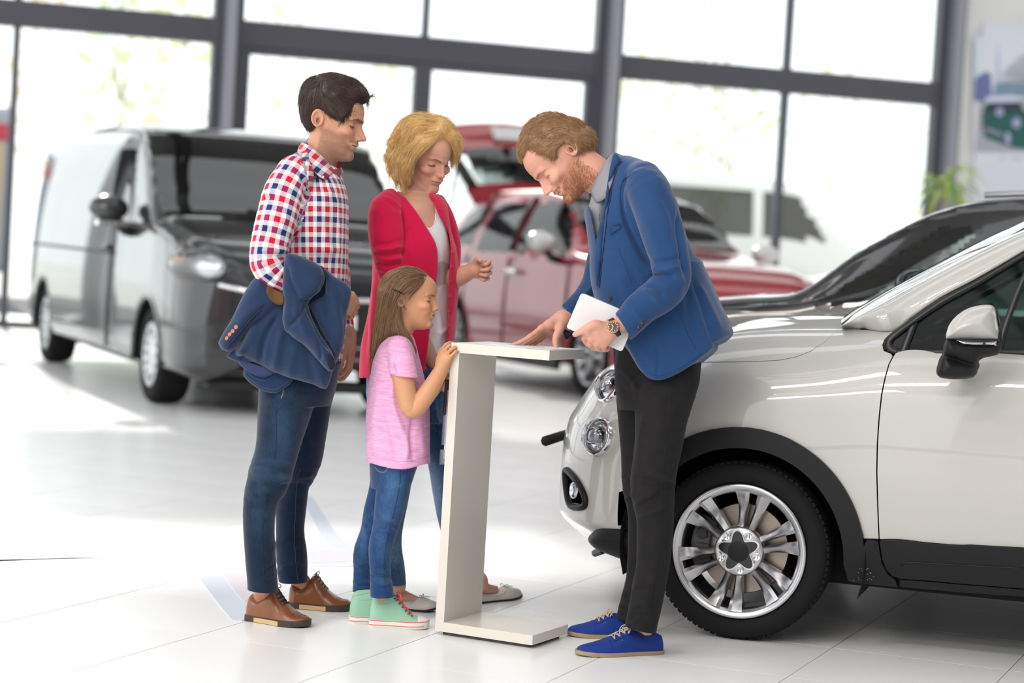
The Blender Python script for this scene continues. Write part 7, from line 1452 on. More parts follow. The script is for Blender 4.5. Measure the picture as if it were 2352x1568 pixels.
def hatch(root, pm, gm, rims=True, hole=False, cap=None, nx=110, nt=38):
    cl = (lambda x, y, z: 9 if (hole and x > 2.78 and abs(y) < .60 and z > .62) else hcls(x, y, z))
    carshell(root, HST, (0, 2.46), .315, cl, pm, {0: gm, 9: m_clear}, nx, nt, 1.17, None, WN_) if not hole else carshell(root, [r for r in HST if r[0] < 2.9]+[(2.92, .24, .84, 1.04, .775, .55, 1.40)], (0, 2.46), .315, lambda x, y, z: hcls(x, y, z, False), pm, {0: gm}, nx, nt, 1.17, None, WN_)
    for x in (0, 2.46):
        for sg in (1, -1): wheel(root, (x, .835*sg, .315), (0, sg, 0), .315, .19, .70, 9, detail=0)
    for sg in (1, -1):
        mirror_part(root, (.62, .98*sg, 1.10), sg, 1., cap or pm)
        lampish(root, 'headlamp_reflector', (-.50, .58*sg, .76), (.09, .12, .10), m_refl); lampish(root, 'headlamp_lens', (-.515, .59*sg, .765), (.105, .135, .115), m_lens)
        lampish(root, 'fog_lamp', (-.64, .54*sg, .48), (.05, .07, .055), m_refl); lampish(root, 'tail_lamp', (3.02, .72*sg, .92), (.08, .07, .13), m_redl) if not hole else lampish(root, 'tail_lamp', (2.88, .76*sg, .92), (.05, .05, .13), m_redl)
        for x in (1.34, 2.16): MB().box((x-.10, .855*sg-.012, .86), (x+.08, .855*sg+.03, .895), None, .012).obj('door_handle', m_chrome, root, world=False)
        for x in (.42, 1.46, 2.26): MB().tube([(x, .862*sg, .30), (x-.02, .864*sg, .62), (x+.02, .83*sg, .98)], .006, 5).obj('door_gap', m_blk, root, world=False)
        MB().tube([(1.46, .815*sg, 1.03), (1.47, .72*sg, 1.28), (1.48, .61*sg, 1.46)], .035, 6, True, .5).obj('door_pillar', m_blk, root, smooth=True, world=False)
        MB().box((.5, sg*.84-.03, .17), (1.96, sg*.84+.02, .27), None, .02).obj('sill_trim', m_blk, root, world=False)
        for x in (1.15, 2.0): MB().box((x+.28, sg*.36-.22, .55), (x+.42, sg*.36+.22, 1.12), None, .05).box((x-.15, sg*.36-.22, .45), (x+.35, sg*.36+.22, .62), None, .04).box((x+.33, sg*.36-.11, 1.14), (x+.43, sg*.36+.11, 1.30), None, .04).obj('seat', m_liner, root, world=False)
    MB().box((.42, -.66, .70), (.78, .66, 1.04), None, .05).obj('dashboard', m_liner, root, world=False)
    MB().tube([(.92+.05*math.cos(a), -.36+.17*math.sin(a), 1.02+.16*math.cos(a)) for a in np.linspace(0, 2*PI, 25)], .016, 6).obj('steering_wheel', m_blk, root, smooth=True, world=False)
    MB().box((-.755, -.38, .30), (-.70, .38, .46), None, .03).obj('lower_grille', m_blk, root, world=False)
    MB().tube([(-.73, -.36, .66), (-.765, 0, .655), (-.73, .36, .66)], .016, 6).obj('grille_bar', m_chrome, root, smooth=True, world=False)
    MB().box((-.785, -.22, .52), (-.75, .22, .61)).obj('number_plate', m_plate, root, world=False)
    for s in (.1, -.45): MB().tube([(.44, s, 1.10), (.50, s+.25, 1.13), (.54, s+.45, 1.135)], .010, 5).obj('wiper', m_blk, root, world=False)
hatch(red, m_red, m_clear, hole=True, cap=mat('silver_mirror_cap', (.70, .70, .72), .25, .3))
# the raised tailgate: outer skin, window frame and glass, hinged at the roof's rear edge
tg = empty('tailgate', None, None, (2.72, 0, 1.49)); tg.parent = red; tg.rotation_euler = (0, math.radians(-46), 0); tg.scale = (.92, 1, .92)
def slab(name, y0, y1, x0, x1, m, t=.05, bow=.10, par=tg):
    V = []; nx_, ny_ = 8, 14
    for side in (0, 1):
        for i in range(nx_):
            for j in range(ny_):
                u = x0+(x1-x0)*i/(nx_-1); hw = y0+(y1-y0)*i/(nx_-1); y = -hw+2*hw*j/(ny_-1); V.append((u, y, .10*math.sin(PI*min(u, .85)/.85)*.5-bow*(y/.62)**2-side*t))
    q = nx_*ny_; f = [tuple(r) for r in grid_faces(nx_, ny_)]; F_ = [r for r in f]+[tuple(v+q for v in r[::-1]) for r in f]
    per = list(range(ny_))+[i*ny_+ny_-1 for i in range(1, nx_)]+[(nx_-1)*ny_+j for j in range(ny_-2, -1, -1)]+[i*ny_ for i in range(nx_-2, 0, -1)]
    F_ += [(per[i], per[(i+1) % len(per)], per[(i+1) % len(per)]+q, per[i]+q) for i in range(len(per))]
    o = MB().add(V, F_).obj(name, m, par, smooth=False, world=False); bm = bmesh.new(); bm.from_mesh(o.data); bmesh.ops.recalc_face_normals(bm, faces=bm.faces); bm.to_mesh(o.data); bm.free(); return o
slab('spoiler_panel', .56, .60, 0, .16, m_red); slab('tailgate_glass', .50, .54, .16, .62, m_clear, .012); slab('lower_panel', .68, .66, .62, .98, m_red, .09)
for sg in (1, -1): MB().tube([(.14, sg*.56, -.05), (.40, sg*.61, -.06), (.64, sg*.66, -.07)], .05, 6).obj('window_frame', m_blk, tg, smooth=True, world=False); MB().tube([(.50, sg*.60, -.1), (.25, sg*.62, -.42)], .012, 6).obj('gas_strut', m_blk, tg, world=False)
MB().box((.70, -.24, .02), (.86, .24, .06)).obj('number_plate', m_plate, tg, world=False)
m_whitep = paint('white_paint', (.80, .80, .79), .25)
# ---- vehicles outside the glass ------------------------------------------------------
gw = 'white vehicles parked outside the glass'
ov = place('van', 'white minibus with dark windows parked outside, right of the blazer', (5.4, 37.0), math.radians(14), .0, 'van'); ov.scale = (1.36,)*3
def ocls(x, y, z):
    a = abs(y)
    if .06 < x < .80 and a < .80 and z > 1.26+max(0, x-.02)*.78: return 1
    if a > .80 and 1.24 < z < 1.78 and (.38+(z-1.2)*.72 < x < 1.25 or 1.35 < x < 2.5 or 2.6 < x < 4.4-(z-1.2)*.3): return 2
    return 0
carshell(ov, VST, (0, 3.5), .335, ocls, m_whitep, {0: m_darkg}, 90, 30, 1.2, None, {1: 'windscreen', 2: 'side_window'})
for x in (0, 3.5):
    for sg in (1, -1): wheel(ov, (x, .90*sg, .335), (0, sg, 0), .335, .21, .68, steel=True, detail=0)
ow = place('car', 'small white car parked outside at the right, behind the black car', (4.75, 31.5), math.radians(-165), 0); ow.scale = (1.1,)*3; hatch(ow, m_whitep, m_darkg, nx=80, nt=28)
o2 = place('car', 'white car parked outside, seen between the blonde woman and the red car', (-1.0, 28.6), math.radians(-140), .80); hatch(o2, m_whitep, m_clear, nx=80, nt=28)
o3 = place('car', 'silver white car parked outside, seen between man and woman', (-3.6, 30.4), math.radians(-130), .80); hatch(o3, paint('silver_paint', (.62, .64, .66), .3, .3), m_clear, nx=80, nt=28)
# coach at the far left
bus = empty('bus', 'grey coach with a red stripe outside, at the left edge behind the glass', 'bus', (-10.5, 33.0, 0), math.radians(25))
MB().box((-1.6, -1.2, .4), (2.3, 1.2, 3.0), None, .12).obj('bus_body', mat('bus_grey', (.42, .45, .52), .4), bus, world=False); MB().box((-1.6, -1.22, 2.45), (2.32, 1.22, 2.72), None, .02).obj('red_stripe', mat('bus_red', (.62, .05, .09), .4), bus, world=False)
for k in range(2): MB().box((-1.2+1.6*k, -1.215, 1.3), (.25+1.6*k, -1.19, 2.3), None, .01).obj('bus_window', mat('bus_window_glass', (.16, .19, .26), .1), bus, world=False)
MB().box((2.28, -1.0, 1.2), (2.33, 1.0, 2.35)).obj('windscreen', mat('bus_window_glass', (.16, .19, .26), .1), bus, world=False); MB().tube([(2.1, -1.21, .6), (2.1, -1.21, 2.4)], .05, 6).obj('amber_corner', mat('bus_amber', (.75, .5, .2), .5), bus, world=False)
for x in (-.9, 1.4):
    for sg in (1, -1): wheel(bus, (x, 1.15*sg, .48), (0, sg, 0), .48, .28, .62, steel=True, detail=0)
# ================================================================== trees, masts and the plant
m_bark = mat('tree_bark', (.55, .48, .42), .9); leafs = [mat('sunlit_leaf_%s' % n, c, .7, spec=.2) for n, c in (('yellow', (.80, .82, .50)), ('green', (.66, .80, .48)), ('ochre', (.86, .74, .56)))]
def tree(x, y, h, r, k, label, spread=1., seed=1, n=150, trunk=.10, base=.25):
    rg = np.random.default_rng(seed); t = empty('tree', label, 'tree', (x, y, -.05), 0, 'trees beyond the forecourt')
    MB().tube([(0, 0, 0), (.05*h*rg.normal(), 0, h*.4), (.04*h*rg.normal(), .02*h, h*.92)], [trunk, trunk*.7, trunk*.2], 8).obj('trunk', m_bark, t, smooth=True, world=False)
    mb = MB()
    for q in range(9): a = rg.uniform(0, 6.28); z = h*rg.uniform(.3, .8); mb.tube([(0, 0, z), (r*.5*math.cos(a), r*.5*math.sin(a), z+h*.10), (r*.8*math.cos(a), r*.8*math.sin(a), z+h*.14)], [trunk*.4, trunk*.25, .01], 5)
    mb.obj('branches', m_bark, t, smooth=True, world=False)
    u = rg.uniform(base, 1, n); rad = r*spread*np.sin(np.clip((1.02-u)/(1.02-base), 0, 1)*PI*.62+.12)*np.sqrt(rg.uniform(.05, 1, n)); a = rg.uniform(0, 6.28, n)
    P = np.stack([rad*np.cos(a), rad*np.sin(a), u*h], 1); V = []; Fq = []
    for p in P:
        s = rg.uniform(.10, .24)*h/6; d = rg.normal(size=3); d /= np.linalg.norm(d); e = np.cross(d, rg.normal(size=3)); e /= np.linalg.norm(e); b_ = len(V)
        V += [p-d*s, p+e*s*.5, p+d*s, p-e*s*.5+np.cross(d, e)*s*.2]; Fq.append((b_, b_+1, b_+2, b_+3))
    tag(obj('foliage', V, Fq, leafs[k], t, world=False, smooth=False), kind='stuff')
tw = lambda px, D: at(px, 600, D)
for px, D, h, r, k, sd, lab in ((250, 56, 9.0, 1.6, 1, 1, 'slim pale green tree beyond the forecourt, left of the van roof'), (405, 63, 10.5, 1.7, 0, 2, 'slim tree beyond the forecourt above the van roof, nearest the column'), (100, 80, 10, 3.2, 2, 3, 'ochre leafed tree beyond the forecourt at the far left'),
        (640, 82, 12, 2.4, 2, 4, 'pale tree beyond the forecourt behind the dark haired man'), (860, 74, 8, 2.2, 0, 5, 'yellow green tree outside between the man and the woman'), (1480, 66, 8, 2.4, 0, 6, 'yellow green tree outside right of the salesman head'), (1660, 55, 6.5, 1.8, 1, 7, 'green tree outside at the foot of the masts'), (1960, 66, 9, 4.0, 2, 8, 'broad ochre tree outside left of the poster')):
    p = tw(px, D); tree(p[0], p[1], h, r, k, lab, 1, sd)
m_mast = mat('weathered_mast', (.62, .55, .54), .8)
for px, D, lab in ((1582, 50, 'slender grey lattice mast outside, left of the two'), (1628, 50, 'thicker lattice mast outside, right of the two')):
    p = tw(px, D); t = empty('mast', lab, 'mast', (p[0], p[1], -.05)); w_ = .16 if px > 1600 else .10
    for a in range(4): ca, sa = (w_ if a in (0, 1) else -w_), (w_ if a in (1, 2) else -w_); MB().tube([(ca, sa, 0), (ca*.8, sa*.8, 12)], .035, 5).obj('leg', m_mast, t, world=False)
    mb = MB()
    for k in range(22): z = .5*k; mb.tube([(w_, w_, z), (-w_, w_, z+.5)], .022, 4).tube([(w_, -w_, z), (-w_, -w_, z+.5)], .022, 4).tube([(w_, w_, z), (w_, -w_, z+.5)], .022, 4).tube([(-w_, -w_, z), (-w_, w_, z+.5)], .022, 4)
    mb.obj('lattice', m_mast, t, world=False)
# potted palm by the last column
pp = at(2172, 430, 24.6); pot = empty('potted_plant', 'tall potted palm by the column below the poster', 'plant', (pp[0], pp[1], 0))
MB().lathe([(0, 0), (.22, 0), (.30, .55), (.27, .55), (.25, .50), (0, .50)], 28).obj('pot', mat('grey_pot', (.35, .35, .36), .6), pot, smooth=True, world=False)
MB().tube([(0, 0, .5), (.02, .02, 1.3), (0, .03, 2.3)], [.05, .045, .03], 8).obj('stem', m_bark, pot, smooth=True, world=False)
m_frond = [mat('palm_frond_%d' % k, c, .6) for k, c in enumerate(((.30, .42, .08), (.42, .50, .14), (.22, .36, .10)))]
rg = np.random.default_rng(12)
for k in range(26):
    a = k*2.4; L_ = rg.uniform(.5, .85); up_ = rg.uniform(.35, 1.0); V = []; n = 7
    for i in range(n):
        t = i/(n-1); r_ = L_*t*(1-.25*t); z = 2.32-.03*(k % 9)+up_*L_*t*1.2-1.1*L_*t*t; w_ = .035*math.sin(PI*min(1, t*.9+.08)); c = np.array([r_*math.cos(a), r_*math.sin(a), z]); s = np.array([-math.sin(a), math.cos(a), 0])
        V += [c-s*w_, c+np.array([0, 0, w_*.4]), c+s*w_]
    obj('frond', V, [(i*3+j, i*3+j+1, i*3+j+4, i*3+j+3) for i in range(n-1) for j in range(2)], m_frond[k % 3], pot, world=False)
# ================================================================== the white crossover in front and the black one behind it
TH = math.radians(17); CO = flr(1700, 1470); CDr = np.array([math.cos(TH), -math.sin(TH), 0]); CN = np.array([-math.sin(TH), -math.cos(TH), 0]); CK = np.array([0, 0, 1.]); VC = -.85
Wc = lambda u, v, z: CO+CDr*u+CN*v+CK*z
near = empty('car', 'shiny white crossover in the foreground with black wheel arch trim', 'car', Wc(0, VC, 0), math.atan2(CDr[1], CDr[0]))
m_wp = mat('pearl_white_paint', (.47, .463, .445), .30, coat=1., coat_rough=.015, spec=.4); m_trim = mat('black_satin_trim', (.010, .0095, .011), .45, spec=.3, bump=(700, .08, .0004)); m_gloss = mat('gloss_black_frame', (.010, .010, .013), .12)
plan = spline(np.array([(-.835, -.87), (-.82, -.60), (-.772, -.40), (-.69, -.245), (-.57, -.125), (-.415, -.042), (-.25, -.004), (-.08, .004), (.15, .006), (.45, .004), (1., 0), (2., -.01), (2.7, -.05), (3.1, -.13)]), 260)
cs = np.concatenate([[0], np.cumsum(np.linalg.norm(np.diff(plan, axis=0), axis=1))]); tg_ = np.gradient(plan, axis=0); tg_ /= np.linalg.norm(tg_, axis=1)[:, None]; pn = np.stack([-tg_[:, 1], tg_[:, 0]], 1); pn *= np.sign(pn[150, 1])
LOW = [(.07, .23), (.03, .35), (.008, .47), (0, .59)]
NOSE = [(.10, .24), (.014, .31), (0, .36), (0, .46), (.002, .55), (.018, .65), (.05, .715), (.085, .775), (.125, .835), (.20, .885), (.36, .945)]
SEC = [(-.835, NOSE), (-.70, NOSE), (-.52, [(.09, .24), (.018, .31), (.002, .36), (0, .46), (.002, .56), (.02, .665), (.05, .735), (.085, .80), (.135, .865), (.22, .92), (.40, .975)]),
       (-.28, [(.075, .23), (.03, .34), (.008, .45), (0, .56), (.005, .665), (.022, .765), (.05, .835), (.088, .89), (.155, .945), (.27, .995), (.5, 1.035)]), (-.05, LOW+[(.003, .71), (.014, .805), (.038, .87), (.078, .925), (.145, .98), (.27, 1.032), (.5, 1.070)]),
       (.18, LOW+[(.002, .72), (.012, .825), (.034, .895), (.072, .952), (.135, 1.004), (.26, 1.052), (.5, 1.092)]), (.45, LOW+[(.0, .72), (.009, .84), (.03, .925), (.064, .99), (.118, 1.035), (.22, 1.08), (.45, 1.115)]),
       (.75, LOW+[(.0, .72), (.008, .845), (.028, .935), (.058, 1.0), (.075, 1.018), (.10, 1.026), (.14, 1.03)]), (1.6, LOW+[(.0, .72), (.008, .85), (.028, .945), (.058, 1.01), (.075, 1.03), (.10, 1.04), (.14, 1.045)]), (3.1, LOW+[(.0, .72), (.01, .86), (.03, .96), (.06, 1.04), (.08, 1.06), (.10, 1.07), (.14, 1.075)])]
su = np.array([q[0] for q in SEC]); SC_ = np.array([q[1] for q in SEC]); su_s = np.interp(su, plan[:, 0], cs); NT = 200
SI = np.stack([np.stack([pchip(su_s, SC_[:, k, j], cs) for j in (0, 1)], 1) for k in range(11)], 1)         # station, column, (inset, z)
Pg = np.zeros((260, NT, 3))
for i in range(260):
    q = spline(np.column_stack([SI[i], np.zeros(11)]), NT)[:, :2]; c = plan[i]; Pg[i] = CO+CDr*(c[0]-pn[i, 0]*q[:, :1])+CN*(c[1]-pn[i, 1]*q[:, :1])+CK*q[:, 1:2]
Pn_ = np.cross(np.gradient(Pg, axis=0), np.gradient(Pg, axis=1)); Pn_ /= np.linalg.norm(Pn_, axis=2)[:, :, None]+1e-9
if (Pn_[150, 60] @ CN) < 0: Pn_ = -Pn_
gpx, gpy = topx(Pg.reshape(-1, 3)); gpx = gpx.reshape(260, NT); gpy = gpy.reshape(260, NT); gface = ((Pn_*FW).sum(2) < .12)
tm = np.linspace(0, 1, NT)*1.45          # metric-like second coordinate
def inv(px, py):                          # picture point -> (s, t) on the body side
    d = (gpx-px)**2+(gpy-py)**2+np.where(gface, 0, 1e5); i, j = np.unravel_index(d.argmin(), d.shape); i = min(max(i, 1), 258); j = min(max(j, 1), NT-2)
    J = np.array([[(gpx[i+1, j]-gpx[i-1, j])/2, (gpx[i, j+1]-gpx[i, j-1])/2], [(gpy[i+1, j]-gpy[i-1, j])/2, (gpy[i, j+1]-gpy[i, j-1])/2]])
    try: a, b = np.linalg.solve(J, [px-gpx[i, j], py-gpy[i, j]])
    except Exception: a = b = 0
    a, b = np.clip([a, b], -1.5, 1.5); return np.interp(i+a, np.arange(260), cs), np.interp(j+b, np.arange(NT), tm)
def bil(G, s, t):
    a = np.interp(s, cs, np.arange(260)); b = np.clip(np.asarray(t)/1.45*(NT-1), 0, NT-1); i = np.minimum(a.astype(int), 258); j = np.minimum(b.astype(int), NT-2); a, b = (a-i)[:, None], (b-j)[:, None]
    return (G[i, j]*(1-a)+G[i+1, j]*a)*(1-b)+(G[i, j+1]*(1-a)+G[i+1, j+1]*a)*b
def mirror_pts(V): d = V-CO; v = d@CN; return V+CN*(2*VC-2*v)[:, None]
def panel(name, poly, m, parent=near, off=0., lip=.014, holes=(), step=.03, mirror=True, dense=True, out=True):
    """body panel: outline in (s, t), cut from the body surface, with turned-in edges"""
    P = [np.asarray(poly, float)]+[np.asarray(h, float) for h in holes]; pts = []; ed = []; isb = []
    for q in P:
        if dense:
            r = []
            for a, b in zip(q, np.roll(q, -1, 0)): k = max(1, int(np.linalg.norm(b-a)/.022)); r += [a+(b-a)*i/k for i in range(k)]
            q = np.array(r)
        o = len(pts); pts += list(q); ed += [(o+i, o+(i+1) % len(q)) for i in range(len(q))]
    lo_, hi_ = P[0].min(0), P[0].max(0); X, Y = np.meshgrid(np.arange(lo_[0], hi_[0], step), np.arange(lo_[1], hi_[1], step)); X, Y = X.ravel(), Y.ravel(); k = poly_sd(P[0], X, Y) < -.010
    for h in P[1:]: k &= poly_sd(h, X, Y) > .010
    nb = len(pts); pts += list(np.stack([X[k], Y[k]], 1))
    vs, es, fs, _, _, _ = geometry.delaunay_2d_cdt([Vector(p) for p in pts], ed, [], 0, 1e-6)
    A = np.array([(v.x, v.y) for v in vs]); c = np.array([A[list(f)].mean(0) for f in fs]); ok = poly_sd(P[0], c[:, 0], c[:, 1]) < 0
    for h in P[1:]: ok &= poly_sd(h, c[:, 0], c[:, 1]) > 0
    fs = [tuple(f) for f, q in zip(fs, ok) if q]; V = bil(Pg, A[:, 0], A[:, 1]); N = bil(Pn_, A[:, 0], A[:, 1]); N /= np.linalg.norm(N, axis=1)[:, None]; V = V+N*off
    f0 = fs[0]; 
    if np.cross(V[f0[1]]-V[f0[0]], V[f0[2]]-V[f0[0]])@N[f0[0]] < 0: fs = [f[::-1] for f in fs]
    dirs = {(a, b) for f in fs for a, b in zip(f, f[1:]+f[:1])}; bd = [(a, b) for a, b in dirs if (b, a) not in dirs]; used = {a for e in bd for a in e}; mp_ = {a: len(V)+i for i, a in enumerate(sorted(used))}; ua = np.array(sorted(used))
    V2 = np.vstack([V, V[ua]-N[ua]*lip]); mp2 = {a: len(V2)+i for i, a in enumerate(ua)}; V3 = np.vstack([V2, V[ua]])
    F_ = fs+[(b, a, mp2[a], mp2[b]) for a, b in []]
    F_ = fs+[(mp2[b], mp2[a], mp_[a], mp_[b]) for a, b in bd]
    ctr = V[ua].mean(0); NB = np.zeros((len(ua), 3)); NN = np.vstack([N, -N[ua], N[ua]])
    # outward normals of the turned-in edge
    idx = {a: i for i, a in enumerate(ua)}
    for a, b in bd:
        t_ = V[b]-V[a]; q = np.cross(t_, N[a]); q /= np.linalg.norm(q)+1e-9; NB[idx[a]] += q; NB[idx[b]] += q
    NB /= np.linalg.norm(NB, axis=1)[:, None]+1e-9; NN = np.vstack([N, NB, NB])
    o = link(name, meshdata(name, V3, F_, True, NN), m, parent)
    if mirror:
        Vm = mirror_pts(V3); Nm = NN-2*(NN@CN)[:, None]*CN; link(name, meshdata(name, Vm, [f[::-1] for f in F_], True, Nm), m, parent)
    return o
ST = lambda L: np.array([inv(*p) for p in L])
def par(curve, d): return curve
Su = lambda u: float(np.interp(u, plan[:, 0], cs))
gap = 1.2                                  # half a panel gap in picture points
door_gap = [(2053, 818), (2042, 836), (2033, 868), (2025, 905), (2019, 960), (2015, 1020), (2014, 1085), (2016, 1160), (2021, 1237)]
hood_gap = [(1440, 866), (1500, 850), (1560, 838), (1614, 832), (1680, 831), (1740, 830), (1790, 827), (1830, 819), (1865, 805), (1895, 785), (1918, 764), (1934, 750)]
arch_out = [(1545, 975), (1587, 956), (1622, 946), (1687, 941), (1762, 951), (1828, 976), (1888, 1016), (1933, 1066), (1963, 1122), (1983, 1197), (1991, 1236)]
dg = ST(door_gap); hg = ST(hood_gap); ao = ST(arch_out); dS = .0022
uw, Rw = -.022, .302                        # wheel centre along the side, radius
ta = np.linspace(0, 2*PI, 60, endpoint=False)
def side_st(u, z):                          # (u, z) on the side -> (s, t)
    s = Su(u); i = int(np.argmin(np.abs(cs-s))); zz = (Pg[i]-CO)@CK; k = np.argmax(zz) if zz.argmax() > 10 else NT-1; return s, float(np.interp(z, zz[:k+1], tm[:k+1]))
arc = lambda r, a0, a1, n=40, du=0: np.array([side_st(uw+du+r*math.cos(a), max(.235, Rw+r*math.sin(a))) for a in np.linspace(a0, a1, n)])
# fender: from the bumper joint to the door, over the wheel arch
sb = Su(-.42); bj = [(sb, t) for t in (inv(1440, 866)[1]*0+hg[0][1], )]
top_f = [tuple(p) for p in hg[::-1]]         # from the cowl forward
tA = float(np.interp(sb, hg[:, 0], hg[:, 1]))
fen = [tuple(p+[-dS, 0]) for p in dg[::-1]]+[tuple(p) for p in ST([(2046, 812), (2030, 806), (2026, 792), (2032, 778), (2053, 760.5)])]+[tuple(p+[0, -.0022]) for p in ST([(2053, 760.5), (1980, 756.5), (1936, 752)])]+[(s, t-.0022) for s, t in top_f if s > sb]+[(sb+.001, tA-.0022)]
lowL = arc(.395, PI+.0, 0.06, 46); lowL = lowL[(lowL[:, 0] > sb)]
ff = arc(.395, 2.9, .10, 50); ff = ff[ff[:, 0] > sb+.004]
fen += [(sb+.001, ff[0][1])]+[tuple(p) for p in ff]+[tuple(p) for p in ST([(1975, 1236), (2019, 1237)])]
panel('front_fender', fen, m_wp)
# bumper: the whole nose in front of the joint
bt0 = float(np.interp(sb, hg[:, 0], hg[:, 1])); hgs = [(cs[0], tm[-1]*.80), (Su(-.77), tm[-1]*.80), (Su(-.66), tm[-1]*.79), (Su(-.55), tm[-1]*.76), (sb, bt0)]
panel('front_bumper', [(cs[0], 0.02), (sb-.001, 0.02), (sb-.001, bt0-.002)]+hgs[::-1][1:], m_wp)
# bonnet
panel('bonnet', [(s, t+.0022) for s, t in hgs]+[(s, t+.0022) for s, t in hg if s > sb]+[(hg[-1][0], tm[-1]), (cs[0], tm[-1])], m_wp, step=.035)
Vh = np.array([Pg[i, -1] for i in range(0, 260) if plan[i, 0] <= .46]); Vm = mirror_pts(Vh); k = len(Vh); rowsH = []
for f_ in np.linspace(0, 1, 9): rowsH.append(Vh*(1-f_)+Vm*f_+CK*(.012*4*f_*(1-f_)))
obj('bonnet_centre', np.concatenate(rowsH), grid_faces(9, k), m_wp, near)
# door, rear door, sill and trims
yb = [(2058, 811), (2150, 811), (2250, 811), (2349, 811)]
lo_l = [(2025, 1238), (2120, 1244), (2230, 1250), (2349, 1256.5)]
tb = ST(yb); tl = ST(lo_l); u1 = Su(1.42)
door = [tuple(p+[dS, 0]) for p in dg]+[tuple(p) for p in tl]+[(u1, tl[-1][1]+.014), (u1, tb[-1][1]+.004)]+[tuple(p) for p in tb[::-1]]
panel('front_door', door, m_wp)
panel('rear_door', [(u1+.004, tl[-1][1]+.014), (Su(2.2), tl[-1][1]+.02), (Su(2.2), tb[-1][1]+.012), (u1+.004, tb[-1][1]+.004)], m_wp, step=.06)
panel('rear_quarter', [(Su(2.204), .05), (cs[-1], .08), (cs[-1], 1.3), (Su(2.204), tb[-1][1]+.012)], m_wp, step=.06, holes=[[tuple(side_st(2.46+.40*math.cos(a), max(.26, Rw+.40*math.sin(a)))) for a in ta]])
dc = [tuple(p+[dS+.001, -.001]) for p in ST([(2021, 1240)])]+[tuple(p+[0, -.002]) for p in tl]+[(u1, tl[-1][1]+.012)]
low_d = ST([(2028, 1282), (2037, 1305), (2052, 1320), (2072, 1326), (2160, 1332), (2250, 1340), (2349, 1348)])
panel('door_cladding', dc+[(u1, low_d[-1][1]+.008)]+[tuple(p) for p in low_d[::-1]], m_trim, off=.010, lip=.02)
rk = ST([(1962, 1338), (2010, 1344), (2100, 1348), (2200, 1357), (2349, 1367)]); rkt = ST([(2349, 1351), (2250, 1343), (2160, 1335.5), (2090, 1330)])
panel('sill_cladding', [tuple(p) for p in ST([(2068, 1330)])]+[tuple(p) for p in ST([(2068, 1346)])]+[(s, max(.0, t)) for s, t in rk[2:]]+[(Su(2.05), max(0., rk[-1][1]+.01)), (Su(2.05), rkt[0][1]+.015)]+[tuple(p) for p in rkt], m_trim, off=.008, lip=.03)
m_bumpline = mat('trim_groove', (.006, .006, .007), .6)
def on_side(L, off=.0):
    q = np.array(L) if np.asarray(L).max() < 50 else ST(L); return bil(Pg, q[:, 0], q[:, 1])+bil(Pn_, q[:, 0], q[:, 1])*off
MB().tube(spline(on_side([(2352, 1302), (2200, 1294), (2100, 1288), (2078, 1290), (2070, 1296)], .011), 24), .0022, 6).obj('cladding_groove', m_bumpline, near, smooth=True)
# wheel-arch trim: ring from the fender's edge to the opening, running down to the door
inner = arc(.348, 3.3, -.10, 50); inner = inner[inner[:, 0] > Su(-.40)]
outer = arc(.418, 3.05, .14, 50); outer = outer[outer[:, 0] > Su(-.44)]
outer = outer[outer[:, 1] > .10]; inner = inner[inner[:, 1] > .055]
ring = [tuple(p) for p in outer]+[tuple(p) for p in ST([(1991, 1238), (2018, 1240), (2026, 1288), (2040, 1315), (2058, 1328), (2062, 1344), (2010, 1343), (1966, 1337), (1950, 1330)])]+[tuple(p) for p in inner[::-1]]
panel('wheel_arch_trim', ring, m_trim, off=.014, lip=.05)
# scuffs of the trim behind the wheel
rg = np.random.default_rng(5); mb = MB()
for _ in range(22):
    p = on_side([(1962+rg.uniform(0, 46), 1300+rg.uniform(0, 30))], .0146)[0]; mb.box((-.0018, -.0004, -.0006), (.0018, .0004, .0006), Matrix.Translation(p) @ Matrix.Rotation(rg.uniform(-1, 1), 4, 'Y'))
tag(mb.obj('scuff_marks', mat('pale_scuff', (.3, .3, .3), .8), near), kind='stuff')
# inner wheel house and underbody
wc = Wc(uw, 0, Rw); ring_ = [(uw+.42*math.cos(a), Rw+.42*math.sin(a)) for a in np.linspace(-.3, PI+.3, 30)]; V = [Wc(u, v, z) for v in (-.012, -.36) for u, z in ring_]; n = 30
MB().add(V, [(i, n+i, n+i+1, i+1) for i in range(n-1)]+[tuple(range(n, 2*n))]).obj('wheel_well', m_well, near, smooth=True)
V = [Wc(u, v, z) for v in (VC*2+.012, VC*2+.36) for u, z in ring_]; MB().add(V, [(i, n+i, n+i+1, i+1) for i in range(n-1)]+[tuple(range(n, 2*n))]).obj('wheel_well', m_well, near, smooth=True)
CMx = Matrix(((CDr[0], -CN[0], 0, CO[0]), (CDr[1], -CN[1], 0, CO[1]), (0, 0, 1, 0), (0, 0, 0, 1)))     # (u, depth, z) -> world
MB().box((-.45, .34, .17), (3.0, 1.36, .34), CMx, .04).obj('underbody', m_well, near)
